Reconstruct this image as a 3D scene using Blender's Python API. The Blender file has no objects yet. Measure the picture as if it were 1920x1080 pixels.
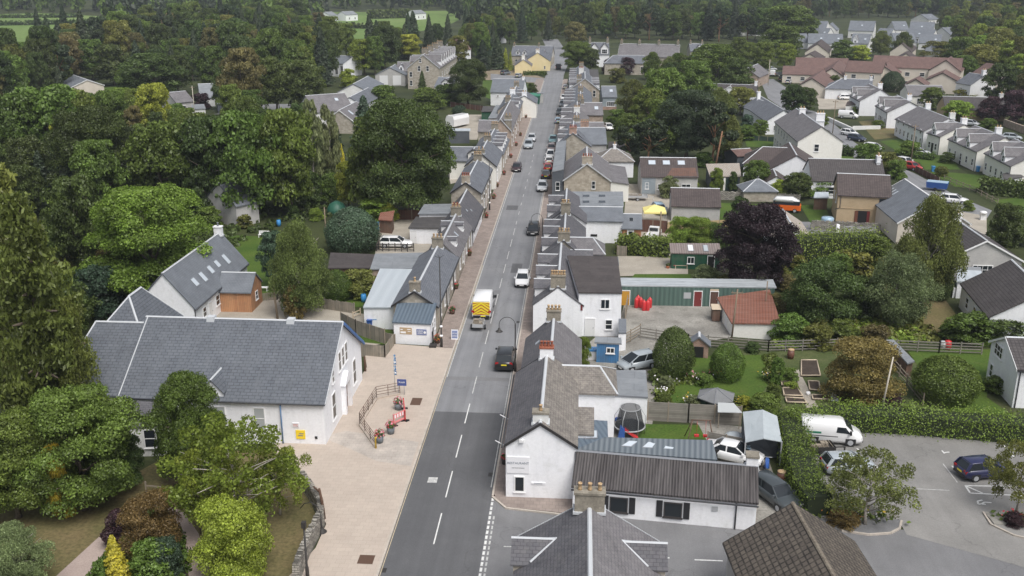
import bpy, math, random
import numpy as np
from mathutils import Vector
R=random.Random(7)
sc=bpy.context.scene
COL=sc.collection
PI=math.pi
# ---------------------------------------------------------------- camera model (metres; road runs along +Y)
F=1850.;PT=math.atan(607/F);HC=36.5
PSI=math.atan(133/(F*math.cos(PT)+607*math.sin(PT)))
def sstep(t): t=max(0.,min(1.,t)); return t*t*(3-2*t)
def terrain(x,y):
    z=0.
    r=math.hypot(x,y)
    z+=sstep((r-860)/700)*115
    if y>190: z+=sstep((x-(104+.3*(y-270)))/150)*36*sstep((y-190)/90)
    return z
def P(px,py,z=0.):
    dx=px-960;dy=py-540
    fwd=F*math.cos(PT)-dy*math.sin(PT);dn=F*math.sin(PT)+dy*math.cos(PT)
    t=(HC-z)/dn; r=dx*t;f=fwd*t
    return Vector((r*math.cos(PSI)-f*math.sin(PSI), r*math.sin(PSI)+f*math.cos(PSI), z))
def PG(px,py):
    z=0.
    for _ in range(25):
        p=P(px,py,z); z=z*.5+terrain(p.x,p.y)*.5
    return P(px,py,z)
def proj(X,Y,Z):
    r=X*math.cos(PSI)+Y*math.sin(PSI);f=-X*math.sin(PSI)+Y*math.cos(PSI);d=HC-Z
    zc=f*math.cos(PT)+d*math.sin(PT);yd=d*math.cos(PT)-f*math.sin(PT)
    return 960+F*r/zc,540+F*yd/zc,zc
def zat(px,py,Y):          # height of the point seen at (px,py) that stands in the plane y=Y
    lo,hi=-5.,34.
    for _ in range(50):
        m=(lo+hi)/2
        if P(px,py,m).y>Y: lo=m
        else: hi=m
    return lo
def htop(p,py):            # height at ground point p whose picture row is py
    lo,hi=0.,60.
    for _ in range(50):
        m=(lo+hi)/2
        if proj(p.x,p.y,p.z+m)[1]>py: lo=m
        else: hi=m
    return lo
# ---------------------------------------------------------------- materials
MATS={}
def newmat(n):
    m=bpy.data.materials.new(n); m.use_nodes=True; nt=m.node_tree
    return m,nt,nt.nodes['Principled BSDF']
def nd(nt,t,**k):
    n=nt.nodes.new(t)
    for a,v in k.items():
        if a in n.inputs.keys(): n.inputs[a].default_value=v
        else: setattr(n,a,v)
    return n
def c4(c): return (c[0],c[1],c[2],1)
def mixc(nt,fac,a,b,mode='MIX'):
    m=nt.nodes.new('ShaderNodeMix'); m.data_type='RGBA'; m.blend_type=mode
    for s,v in ((m.inputs[0],fac),(m.inputs[6],a),(m.inputs[7],b)):
        if hasattr(v,'is_linked'): nt.links.new(v,s)
        elif isinstance(v,(int,float)): s.default_value=v
        else: s.default_value=c4(v)
    return m.outputs[2]
def noise(nt,scale,detail=4,co=None,rough=.6):
    n=nd(nt,'ShaderNodeTexNoise'); n.inputs['Scale'].default_value=scale; n.inputs['Detail'].default_value=detail; n.inputs['Roughness'].default_value=rough
    if co is not None: nt.links.new(co,n.inputs['Vector'])
    return n.outputs['Fac']
def ramp(nt,fac,lo,hi):
    r=nt.nodes.new('ShaderNodeMapRange'); r.inputs[1].default_value=lo; r.inputs[2].default_value=hi; r.clamp=True
    nt.links.new(fac,r.inputs[0]); return r.outputs[0]
def pos(nt): return nd(nt,'ShaderNodeNewGeometry').outputs['Position']
def scaled(nt,v,s):
    m=nt.nodes.new('ShaderNodeVectorMath'); m.operation='MULTIPLY'; m.inputs[1].default_value=s
    nt.links.new(v,m.inputs[0]); return m.outputs[0]
def mplain(n,c,rough=.6,metal=0.,spec=.5):
    m,nt,b=newmat(n); b.inputs['Base Color'].default_value=c4(c); b.inputs['Roughness'].default_value=rough; b.inputs['Metallic'].default_value=metal
    b.inputs['Specular IOR Level'].default_value=spec
    MATS[n]=m; return m
def mnoise(n,c1,c2,s1=.3,s2=6.,c3=None,rough=.85,bump=0.,lo=.35,hi=.65,k3=.35,grain=.25,streak=0.,tracks=0.):
    """large blotches c1<->c2, third stain colour c3, fine grain"""
    m,nt,b=newmat(n); p=pos(nt)
    col=mixc(nt,ramp(nt,noise(nt,s1,5,p),lo,hi),c1,c2)
    if c3 is not None:
        f=ramp(nt,noise(nt,s1*3.1,6,scaled(nt,p,(1,1.1,1))),.55,.75)
        mm=nt.nodes.new('ShaderNodeMath'); mm.operation='MULTIPLY'; nt.links.new(f,mm.inputs[0]); mm.inputs[1].default_value=k3
        col=mixc(nt,mm.outputs[0],col,c3)
    if streak>0:
        f=ramp(nt,noise(nt,1.,4,scaled(nt,p,(2.6,2.6,.22))),.5,.78); mm=nt.nodes.new('ShaderNodeMath'); mm.operation='MULTIPLY'; nt.links.new(f,mm.inputs[0]); mm.inputs[1].default_value=streak
        col=mixc(nt,mm.outputs[0],col,tuple(x*.82 for x in c1))
    if tracks>0:
        f=ramp(nt,noise(nt,1.,5,scaled(nt,p,(1.5,.035,1))),.3,.7); col=mixc(nt,1.,col,mixc(nt,f,(1-tracks,)*3,(1+tracks*.7,)*3),'MULTIPLY')
        vo=nt.nodes.new('ShaderNodeTexVoronoi'); vo.feature='DISTANCE_TO_EDGE'; vo.inputs['Scale'].default_value=.07
        ad=nt.nodes.new('ShaderNodeVectorMath'); ad.operation='ADD'; nn=nt.nodes.new('ShaderNodeTexNoise'); nn.inputs['Scale'].default_value=.5; nn.inputs['Detail'].default_value=5; nt.links.new(p,nn.inputs['Vector']); nt.links.new(scaled(nt,nn.outputs['Color'],(4,4,4)),ad.inputs[0]); nt.links.new(p,ad.inputs[1]); nt.links.new(ad.outputs[0],vo.inputs['Vector'])
        cr=ramp(nt,vo.outputs['Distance'],.0,.005); col=mixc(nt,cr,mixc(nt,.3,col,(.05,.05,.05)),col)
    g=ramp(nt,noise(nt,s2,3,p),.3,.7)
    dark=mixc(nt,g,(1-grain,)*3,(1+grain*.6,)*3)
    col=mixc(nt,1.,col,dark,'MULTIPLY')
    nt.links.new(col,b.inputs['Base Color']); b.inputs['Roughness'].default_value=rough; b.inputs['Specular IOR Level'].default_value=.25
    if bump>0:
        bp=nd(nt,'ShaderNodeBump'); bp.inputs['Strength'].default_value=bump; bp.inputs['Distance'].default_value=.05
        nt.links.new(g,bp.inputs['Height']); nt.links.new(bp.outputs[0],b.inputs['Normal'])
    MATS[n]=m; return m
def mslate(n,c1,c2,mortar,stain=None,ks=.5,bw=.35,bh=.22,off=.5,rough=.75,streak=None,mort=.02,vv=.17):
    """courses from the roof UVs (metres along the eave, metres up the slope) plus weather stains"""
    m,nt,b=newmat(n); uv=nd(nt,'ShaderNodeUVMap').outputs[0]
    br=nd(nt,'ShaderNodeTexBrick'); br.offset=off
    for k,v in (('Scale',1.),('Mortar Size',mort),('Brick Width',bw),('Row Height',bh),('Mortar Smooth',.4),('Bias',0.)): br.inputs[k].default_value=v
    br.inputs['Color1'].default_value=c4(c1); br.inputs['Color2'].default_value=c4(c2); br.inputs['Mortar'].default_value=c4(mortar)
    nt.links.new(uv,br.inputs['Vector'])
    col=br.outputs['Color']; p=pos(nt)
    v=mixc(nt,ramp(nt,noise(nt,.7,5,p),.3,.7),(1-vv,1-vv,1-vv*.95),(1+vv*.9,)*3); col=mixc(nt,1.,col,v,'MULTIPLY')
    if stain is not None:
        f=ramp(nt,noise(nt,2.2,8,p,.7),.45,.68)
        mm=nt.nodes.new('ShaderNodeMath'); mm.operation='MULTIPLY'; nt.links.new(f,mm.inputs[0]); mm.inputs[1].default_value=ks
        col=mixc(nt,mm.outputs[0],col,stain)
    if streak is not None:
        f=ramp(nt,noise(nt,1.,4,scaled(nt,uv,(3.5,.35,1))),.45,.7)
        mm=nt.nodes.new('ShaderNodeMath'); mm.operation='MULTIPLY'; nt.links.new(f,mm.inputs[0]); mm.inputs[1].default_value=.6
        col=mixc(nt,mm.outputs[0],col,streak)
    nt.links.new(col,b.inputs['Base Color']); b.inputs['Roughness'].default_value=rough; b.inputs['Specular IOR Level'].default_value=.35
    bp=nd(nt,'ShaderNodeBump'); bp.inputs['Strength'].default_value=.35; bp.inputs['Distance'].default_value=.03; bp.invert=True
    nt.links.new(br.outputs['Fac'],bp.inputs['Height']); nt.links.new(bp.outputs[0],b.inputs['Normal'])
    MATS[n]=m; return m
def mribs(n,c1,c2,stain,period=.3,ks=.5,rough=.55,metal=0.,axis=0,bstr=.6,streak=(5,.3,1)):
    m,nt,b=newmat(n); uv=nd(nt,'ShaderNodeUVMap').outputs[0]
    sx=nt.nodes.new('ShaderNodeSeparateXYZ'); nt.links.new(uv,sx.inputs[0])
    a=nt.nodes.new('ShaderNodeMath'); a.operation='MULTIPLY'; a.inputs[1].default_value=2*PI/period; nt.links.new(sx.outputs[axis],a.inputs[0])
    s=nt.nodes.new('ShaderNodeMath'); s.operation='SINE'; nt.links.new(a.outputs[0],s.inputs[0])
    rb=ramp(nt,s.outputs[0],-1,1)
    col=mixc(nt,rb,c1,c2)
    f=ramp(nt,noise(nt,1.,6,scaled(nt,uv,streak),.7),.42,.7)
    mm=nt.nodes.new('ShaderNodeMath'); mm.operation='MULTIPLY'; nt.links.new(f,mm.inputs[0]); mm.inputs[1].default_value=ks
    col=mixc(nt,mm.outputs[0],col,stain)
    nt.links.new(col,b.inputs['Base Color']); b.inputs['Roughness'].default_value=rough; b.inputs['Metallic'].default_value=metal
    bp=nd(nt,'ShaderNodeBump'); bp.inputs['Strength'].default_value=bstr; bp.inputs['Distance'].default_value=.05
    nt.links.new(rb,bp.inputs['Height']); nt.links.new(bp.outputs[0],b.inputs['Normal'])
    MATS[n]=m; return m
def mstone(n,c1,c2,mortar,bw=.55,bh=.28,box=True):
    m,nt,b=newmat(n)
    tc=nd(nt,'ShaderNodeNewGeometry'); p=tc.outputs['Position']
    sx=nt.nodes.new('ShaderNodeSeparateXYZ'); nt.links.new(p,sx.inputs[0])
    ad=nt.nodes.new('ShaderNodeMath'); ad.operation='ADD'; nt.links.new(sx.outputs[0],ad.inputs[0]); nt.links.new(sx.outputs[1],ad.inputs[1])
    cx=nt.nodes.new('ShaderNodeCombineXYZ'); nt.links.new(ad.outputs[0],cx.inputs[0]); nt.links.new(sx.outputs[2],cx.inputs[1])
    br=nd(nt,'ShaderNodeTexBrick')
    for k,v in (('Scale',1.),('Mortar Size',.025),('Brick Width',bw),('Row Height',bh),('Mortar Smooth',.3)): br.inputs[k].default_value=v
    br.inputs['Color1'].default_value=c4(c1); br.inputs['Color2'].default_value=c4(c2); br.inputs['Mortar'].default_value=c4(mortar)
    nt.links.new(cx.outputs[0],br.inputs['Vector'])
    v=mixc(nt,ramp(nt,noise(nt,1.4,5,p),.3,.7),(.75,.73,.7),(1.2,1.2,1.2))
    nt.links.new(mixc(nt,1.,br.outputs['Color'],v,'MULTIPLY'),b.inputs['Base Color']); b.inputs['Roughness'].default_value=.9
    MATS[n]=m; return m
def mboards(n,c1,c2,period=.16,vert=True,stain=(.1,.1,.08)):
    m,nt,b=newmat(n); p=pos(nt)
    sx=nt.nodes.new('ShaderNodeSeparateXYZ'); nt.links.new(p,sx.inputs[0])
    if vert:
        ad=nt.nodes.new('ShaderNodeMath'); ad.operation='ADD'; nt.links.new(sx.outputs[0],ad.inputs[0]); nt.links.new(sx.outputs[1],ad.inputs[1]); v=ad.outputs[0]
    else: v=sx.outputs[2]
    a=nt.nodes.new('ShaderNodeMath'); a.operation='DIVIDE'; a.inputs[1].default_value=period; nt.links.new(v,a.inputs[0])
    fr=nt.nodes.new('ShaderNodeMath'); fr.operation='FRACT'; nt.links.new(a.outputs[0],fr.inputs[0])
    fl=nt.nodes.new('ShaderNodeMath'); fl.operation='FLOOR'; nt.links.new(a.outputs[0],fl.inputs[0])
    wn=nd(nt,'ShaderNodeTexWhiteNoise'); wn.noise_dimensions='1D'; nt.links.new(fl.outputs[0],wn.inputs['W'])
    col=mixc(nt,wn.outputs['Value'],c1,c2)
    gap=ramp(nt,fr.outputs[0],.0,.14)
    col=mixc(nt,gap,tuple(x*.4 for x in c1),col)
    f=ramp(nt,noise(nt,1.2,5,p),.45,.75)
    col=mixc(nt,f,col,mixc(nt,.5,col,stain))
    nt.links.new(col,b.inputs['Base Color']); b.inputs['Roughness'].default_value=.85
    MATS[n]=m; return m
def mleaf(n,c,var=.38,hue=.018,trans=.32):
    m,nt,b=newmat(n)
    nt.nodes.remove(b); out=nt.nodes['Material Output']
    g=nd(nt,'ShaderNodeNewGeometry'); oi=nd(nt,'ShaderNodeObjectInfo'); tc=nd(nt,'ShaderNodeTexCoord')
    hs=nt.nodes.new('ShaderNodeHueSaturation'); hs.inputs['Color'].default_value=c4(c)
    # hue per object, value per leaf and per clump
    h=nt.nodes.new('ShaderNodeMapRange'); h.inputs[3].default_value=.5-hue; h.inputs[4].default_value=.5+hue; nt.links.new(oi.outputs['Random'],h.inputs[0]); nt.links.new(h.outputs[0],hs.inputs['Hue'])
    v1=nt.nodes.new('ShaderNodeMapRange'); v1.inputs[3].default_value=1-var; v1.inputs[4].default_value=1+var; nt.links.new(g.outputs['Random Per Island'],v1.inputs[0])
    nz=noise(nt,3.2,3,tc.outputs['Object']); v2=nt.nodes.new('ShaderNodeMapRange'); v2.inputs[1].default_value=.3; v2.inputs[2].default_value=.7; v2.inputs[3].default_value=.55; v2.inputs[4].default_value=1.5; nt.links.new(nz,v2.inputs[0])
    r3=nd(nt,'ShaderNodeTexWhiteNoise'); r3.noise_dimensions='1D'; nt.links.new(oi.outputs['Random'],r3.inputs['W'])
    v3=nt.nodes.new('ShaderNodeMapRange'); v3.inputs[3].default_value=.78; v3.inputs[4].default_value=1.25; nt.links.new(r3.outputs['Value'],v3.inputs[0])
    m1=nt.nodes.new('ShaderNodeMath'); m1.operation='MULTIPLY'; nt.links.new(v1.outputs[0],m1.inputs[0]); nt.links.new(v2.outputs[0],m1.inputs[1])
    m2=nt.nodes.new('ShaderNodeMath'); m2.operation='MULTIPLY'; nt.links.new(m1.outputs[0],m2.inputs[0]); nt.links.new(v3.outputs[0],m2.inputs[1])
    nt.links.new(m2.outputs[0],hs.inputs['Value'])
    d=nt.nodes.new('ShaderNodeBsdfDiffuse'); t=nt.nodes.new('ShaderNodeBsdfTranslucent'); gl=nt.nodes.new('ShaderNodeBsdfGlossy'); gl.inputs['Roughness'].default_value=.45
    nt.links.new(hs.outputs[0],d.inputs[0]); nt.links.new(hs.outputs[0],t.inputs[0])
    mx=nt.nodes.new('ShaderNodeMixShader'); mx.inputs[0].default_value=trans; nt.links.new(d.outputs[0],mx.inputs[1]); nt.links.new(t.outputs[0],mx.inputs[2])
    mg=nt.nodes.new('ShaderNodeMixShader'); mg.inputs[0].default_value=.025; nt.links.new(mx.outputs[0],mg.inputs[1]); nt.links.new(gl.outputs[0],mg.inputs[2])
    nt.links.new(mg.outputs[0],out.inputs[0]); MATS[n]=m; return m
# ground
mnoise('grass_ground',(.028,.038,.014),(.058,.07,.024),.05,2.5,(.1,.085,.045),bump=.3)
mnoise('lawn',(.052,.1,.014),(.082,.13,.02),.25,5,(.125,.12,.04),grain=.35,k3=.5)
mnoise('dry_lawn',(.12,.115,.045),(.18,.14,.07),.2,4,(.085,.09,.03),grain=.35)
mnoise('field',(.12,.2,.045),(.17,.24,.07),.012,.3,(.2,.2,.1))
mnoise('old_asphalt',(.2,.203,.213),(.24,.243,.25),.18,12,(.165,.165,.17),grain=.12,rough=.8,tracks=.14)
mnoise('new_asphalt',(.107,.108,.113),(.128,.129,.134),.22,14,(.16,.16,.16),grain=.16,rough=.8,tracks=.1)
mnoise('side_asphalt',(.17,.17,.175),(.22,.22,.223),.15,12,(.13,.13,.13),grain=.15,tracks=.06)
mnoise('park_asphalt',(.2,.195,.185),(.27,.262,.25),.12,10,(.15,.145,.14),grain=.14,tracks=.06)
mnoise('concrete_yard',(.2,.19,.17),(.36,.345,.31),.22,5,(.11,.1,.085),grain=.25,k3=.7)
mnoise('gravel',(.33,.3,.25),(.42,.38,.32),.3,9,(.24,.21,.17),grain=.25)
mnoise('dirt',(.2,.16,.11),(.29,.24,.17),.3,5,(.12,.13,.06),grain=.3)
mnoise('soil',(.05,.038,.03),(.085,.065,.05),.8,8,None,grain=.35)
mslate('paving',(.455,.385,.325),(.485,.415,.35),(.385,.325,.27),(.37,.32,.275),.25,bw=.6,bh=.45,rough=.85,mort=.012,vv=.06)
mslate('brown_paving',(.25,.205,.18),(.3,.25,.22),(.2,.165,.145),None,bw=.45,bh=.45,rough=.85,mort=.015)
mslate('slab_patch',(.43,.385,.34),(.47,.42,.37),(.37,.33,.29),(.34,.31,.28),.45,bw=.5,bh=.4,mort=.02)
mnoise('kerb',(.42,.38,.33),(.52,.46,.4),.5,6,grain=.15)
mnoise('path_gravel',(.35,.28,.25),(.43,.35,.31),.4,10,grain=.15)
mnoise('line_paint',(.62,.62,.6),(.75,.75,.73),3,12,(.35,.35,.35),grain=.15,rough=.6)
mnoise('worn_paint',(.4,.4,.39),(.6,.6,.58),3,9,(.25,.25,.25),grain=.2,k3=.7)
mnoise('yellow_line',(.46,.39,.27),(.5,.43,.31),2,8,(.35,.3,.25),grain=.2)
mplain('iron',(.035,.032,.03),.6)
mplain('rust_iron',(.1,.055,.035),.8)
# walls
mnoise('white_wall',(.83,.835,.86),(.865,.87,.885),.5,6,(.64,.64,.62),grain=.05,k3=.5,streak=.5)
mnoise('white_dirty',(.68,.68,.66),(.78,.78,.77),.6,5,(.5,.49,.44),grain=.08,k3=.45)
mnoise('cream_wall',(.8,.785,.73),(.84,.825,.77),.5,6,(.64,.6,.5),grain=.06)
mnoise('pale_wall',(.62,.56,.48),(.68,.62,.54),.5,6,(.55,.5,.43),grain=.06)
mnoise('yellow_wall',(.72,.6,.34),(.78,.66,.4),.5,6,None,grain=.05)
mnoise('beige_wall',(.42,.32,.2),(.48,.37,.24),.5,6,(.36,.27,.17),grain=.07)
mnoise('grey_wall',(.42,.41,.4),(.5,.49,.47),.6,6,(.33,.32,.3),grain=.08)
mnoise('dark_cladding',(.09,.1,.115),(.12,.13,.145),.6,6,None,grain=.08)
mnoise('blue_grey_wall',(.25,.29,.32),(.3,.34,.37),.6,6,None,grain=.08)
mstone('stone_grey',(.33,.3,.25),(.45,.41,.35),(.36,.33,.28))
mstone('stone_tan',(.36,.315,.255),(.46,.41,.34),(.37,.33,.28))
mstone('stone_brown',(.33,.26,.21),(.43,.34,.28),(.36,.3,.25))
mstone('brick_red',(.3,.13,.09),(.38,.18,.12),(.35,.3,.26),.25,.09)
mstone('drystone',(.2,.19,.17),(.38,.36,.32),(.09,.085,.075),.4,.16)
mboards('timber_orange',(.42,.2,.1),(.5,.26,.13),.2)
mboards('timber_honey',(.5,.3,.14),(.58,.36,.18),.18,False)
mboards('fence_grey',(.24,.215,.175),(.33,.29,.235),.15)
mboards('fence_panel',(.19,.175,.15),(.27,.25,.22),.16,False)
mboards('fence_brown',(.1,.045,.035),(.14,.065,.045),.15)
mboards('fence_tan',(.45,.33,.17),(.52,.4,.22),.15)
mboards('shed_brown',(.12,.07,.05),(.17,.1,.07),.15)
mboards('shed_blue',(.05,.16,.33),(.065,.2,.4),.22)
mboards('shed_green',(.012,.075,.042),(.018,.1,.055),.2)
mboards('dark_green_board',(.02,.05,.04),(.03,.065,.05),.2)
# roofs
mslate('slate_grey',(.125,.135,.155),(.155,.165,.185),(.075,.08,.095),(.19,.2,.21),.3)
mslate('slate_hall',(.108,.12,.138),(.13,.142,.162),(.06,.067,.08),(.19,.2,.215),.22,bw=.5,bh=.3,mort=.035,streak=(.135,.145,.16))
mslate('slate_dark',(.095,.095,.105),(.125,.12,.13),(.06,.06,.068),(.17,.165,.165),.45)
mslate('slate_plain',(.15,.165,.185),(.165,.18,.2),(.12,.13,.15),(.2,.21,.225),.25)
mslate('slate_lichen',(.16,.145,.13),(.22,.2,.18),(.1,.09,.082),(.32,.29,.25),.65)
mslate('slate_purple',(.145,.138,.145),(.18,.17,.176),(.1,.095,.1),(.24,.235,.23),.4)
mslate('tile_brown',(.078,.062,.06),(.1,.078,.074),(.045,.036,.035),(.12,.1,.09),.3,bw=.33,bh=.32,off=0,mort=.04)
mslate('tile_dark',(.07,.062,.063),(.09,.08,.08),(.04,.036,.036),(.115,.105,.1),.35,bw=.33,bh=.34,off=0,mort=.05)
mslate('tile_weathered',(.085,.071,.06),(.13,.11,.09),(.03,.026,.022),(.17,.145,.115),.45,bw=.4,bh=.36,off=0,mort=.06)
mnoise('ridge_tile',(.15,.125,.1),(.22,.19,.15),2,8,(.1,.09,.06),grain=.3)
mslate('tile_rust',(.14,.075,.055),(.17,.09,.065),(.08,.05,.04),(.1,.08,.075),.6,bw=.33,bh=.34,off=0)
mslate('tile_maroon',(.135,.085,.075),(.165,.102,.09),(.095,.06,.053),(.23,.15,.13),.3,bw=.33,bh=.34,off=0)
mslate('felt_black',(.065,.062,.062),(.08,.076,.075),(.055,.053,.053),(.12,.11,.105),.4,bw=4,bh=1.,mort=.03)
mslate('felt_brown',(.062,.053,.052),(.075,.064,.062),(.048,.042,.04),(.1,.09,.085),.4,bw=5,bh=1.,mort=.03)
mslate('felt_grey',(.2,.215,.23),(.22,.235,.25),(.16,.17,.185),(.28,.29,.3),.4,bw=5,bh=1.2,mort=.03)
mribs('metal_blue_grey',(.085,.115,.15),(.12,.155,.19),(.15,.18,.21),.38,.35,.45)
mribs('metal_teal',(.075,.095,.115),(.12,.145,.165),(.15,.17,.185),.38,.3,.5)
mribs('corrugated_dark',(.02,.018,.018),(.062,.054,.054),(.22,.205,.2),.2,.42,.7,0,0,.8,(2.5,.22,1))
mribs('corrugated_rust',(.155,.052,.03),(.215,.075,.043),(.36,.27,.23),.3,.45,.75,0,0,.4,(.35,5,1))
mribs('corrugated_old',(.3,.27,.235),(.42,.385,.34),(.3,.19,.12),.3,.55,.7)
mribs('corrugated_brown',(.17,.135,.125),(.23,.185,.17),(.3,.28,.26),.3,.4,.7)
mribs('corrugated_silver',(.4,.43,.45),(.52,.55,.57),(.25,.27,.28),.5,.65,.45,.2,1,.3,(.5,2,1))
mribs('container_green',(.055,.1,.085),(.09,.15,.125),(.14,.19,.17),.5,.4,.6)
mribs('sheet_pale',(.42,.46,.49),(.46,.5,.53),(.35,.39,.42),1.2,.4,.5)
mplain('lead',(.52,.54,.56),.55); mplain('lead_dark',(.2,.21,.23),.6); mplain('verge_white',(.8,.8,.8),.5); mplain('verge_dark',(.03,.028,.028),.6)
mplain('verge_blue',(.05,.13,.33),.5); mplain('gutter',(.04,.042,.048),.5); mplain('gutter_blue',(.09,.17,.3),.5)
m=mplain('glass',(.02,.025,.03),.08); mplain('glass_pale',(.5,.55,.6),.15); mplain('glass_blind',(.4,.42,.42),.4)
mplain('frame_white',(.8,.8,.8),.5); mplain('frame_dark',(.05,.045,.045),.5); mplain('shutter_black',(.025,.025,.028),.5)
mnoise('pot_clay',(.45,.3,.17),(.56,.42,.26),3,9,None,grain=.2); mnoise('pot_red',(.3,.1,.06),(.36,.14,.09),3,9,None)
mnoise('chimney_stone',(.21,.19,.155),(.31,.28,.23),1.5,7,(.12,.1,.075),grain=.25)
mplain('door_brown',(.16,.06,.035),.5); mplain('door_blue',(.04,.13,.33),.5); mplain('door_red',(.18,.03,.03),.5); mplain('door_yellow',(.5,.26,.03),.6); mplain('door_black',(.015,.015,.016),.5); mplain('door_white',(.75,.75,.75),.5); mplain('door_green',(.03,.12,.08),.5)
# small things
for n,c,r in (('white_plastic',(.78,.78,.78),.4),('black_plastic',(.02,.02,.022),.5),('blue_plastic',(.05,.25,.55),.4),('navy_plastic',(.03,.09,.3),.4),('red_plastic',(.55,.035,.04),.4),('yellow_plastic',(.75,.5,.05),.45),
  ('green_plastic',(.03,.2,.12),.45),('brown_plastic',(.14,.06,.04),.5),('grey_plastic',(.16,.18,.2),.5),('net',(.04,.045,.05),.7),('steel',(.35,.36,.37),.4),('galv',(.42,.43,.44),.45),('sign_blue',(.06,.09,.27),.4),('sign_lilac',(.2,.24,.4),.45),
  ('sign_tan',(.45,.33,.2),.5),('sign_white',(.8,.8,.82),.4),('sign_yellow',(.85,.62,.03),.4),('ink_grey',(.17,.2,.24),.6),('ink_white',(.85,.85,.85),.5),('ink_red',(.42,.07,.04),.5),('wood_grey',(.26,.22,.17),.85),('wood_pale',(.52,.43,.32),.8),('wood_pole',(.22,.17,.12),.85),
  ('concrete_pole',(.55,.5,.42),.8),('terracotta',(.4,.13,.06),.8),('gazebo_yellow',(.78,.68,.25),.7),('canvas_grey',(.42,.46,.48),.6),('pink_barrier',(.7,.25,.25),.5),('tyre',(.02,.02,.021),.8),('rim',(.4,.41,.43),.35),('lamp_red',(.4,.012,.015),.25),('lamp_clear',(.7,.7,.68),.15),
  ('plate_yellow',(.8,.66,.035),.4),('plate_white',(.8,.8,.78),.4),('flag_blue',(.05,.2,.42),.7),('flag_white',(.75,.78,.82),.7),('flower_red',(.5,.05,.07),.7),('flower_white',(.75,.72,.72),.7),('flower_yellow',(.75,.5,.05),.7),('flower_orange',(.7,.25,.04),.7),('flower_pink',(.6,.25,.3),.7),('water',(.2,.25,.27),.05),('solar',(.02,.03,.06),.2)):
    mplain(n,c,r)
for n,c in (('paint_black',(.012,.012,.013)),('paint_maroon',(.03,.012,.014)),('paint_white',(.78,.78,.78)),('paint_silver',(.38,.42,.45)),('paint_palesilver',(.5,.52,.54)),('paint_grey',(.13,.15,.17)),('paint_red',(.42,.02,.02)),('paint_blue',(.014,.017,.07)),('paint_navy',(.025,.035,.065)),('paint_lightblue',(.32,.46,.58)),('paint_teal',(.16,.28,.3)),('paint_brown',(.2,.15,.14)),('paint_orange',(.75,.14,.02)),('paint_darkgrey',(.05,.06,.065))):
    mm=mplain(n,c,.28); mm.node_tree.nodes['Principled BSDF'].inputs['Coat Weight'].default_value=.6; mm.node_tree.nodes['Principled BSDF'].inputs['Coat Roughness'].default_value=.08
for n,c in (('leaf_dark',(.078,.112,.03)),('leaf_mid',(.12,.172,.034)),('leaf_bright',(.2,.265,.042)),('leaf_lime',(.28,.32,.045)),('leaf_yellow',(.46,.39,.045)),('leaf_olive',(.175,.182,.044)),('leaf_larch',(.175,.205,.048)),('leaf_orange',(.205,.15,.052)),('leaf_brown',(.165,.145,.055)),('leaf_purple',(.034,.021,.027)),('leaf_plum',(.065,.035,.042)),('leaf_pine',(.06,.085,.04)),('leaf_spruce',(.05,.076,.038)),('leaf_blue',(.072,.118,.07)),('leaf_grey',(.19,.225,.1)),('leaf_hedge',(.14,.205,.034)),('leaf_birch',(.14,.165,.048))):
    mleaf(n,c)
mnoise('bark',(.1,.08,.06),(.16,.13,.1),4,12,None,grain=.3); mnoise('bark_pale',(.32,.29,.25),(.45,.41,.36),4,12,(.1,.09,.08),grain=.3); mnoise('bark_red',(.22,.12,.07),(.3,.17,.1),4,12,None,grain=.3)
mplain('hedge_inner_shade',(.02,.03,.01),.9)
def M(n): return MATS[n]
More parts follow.
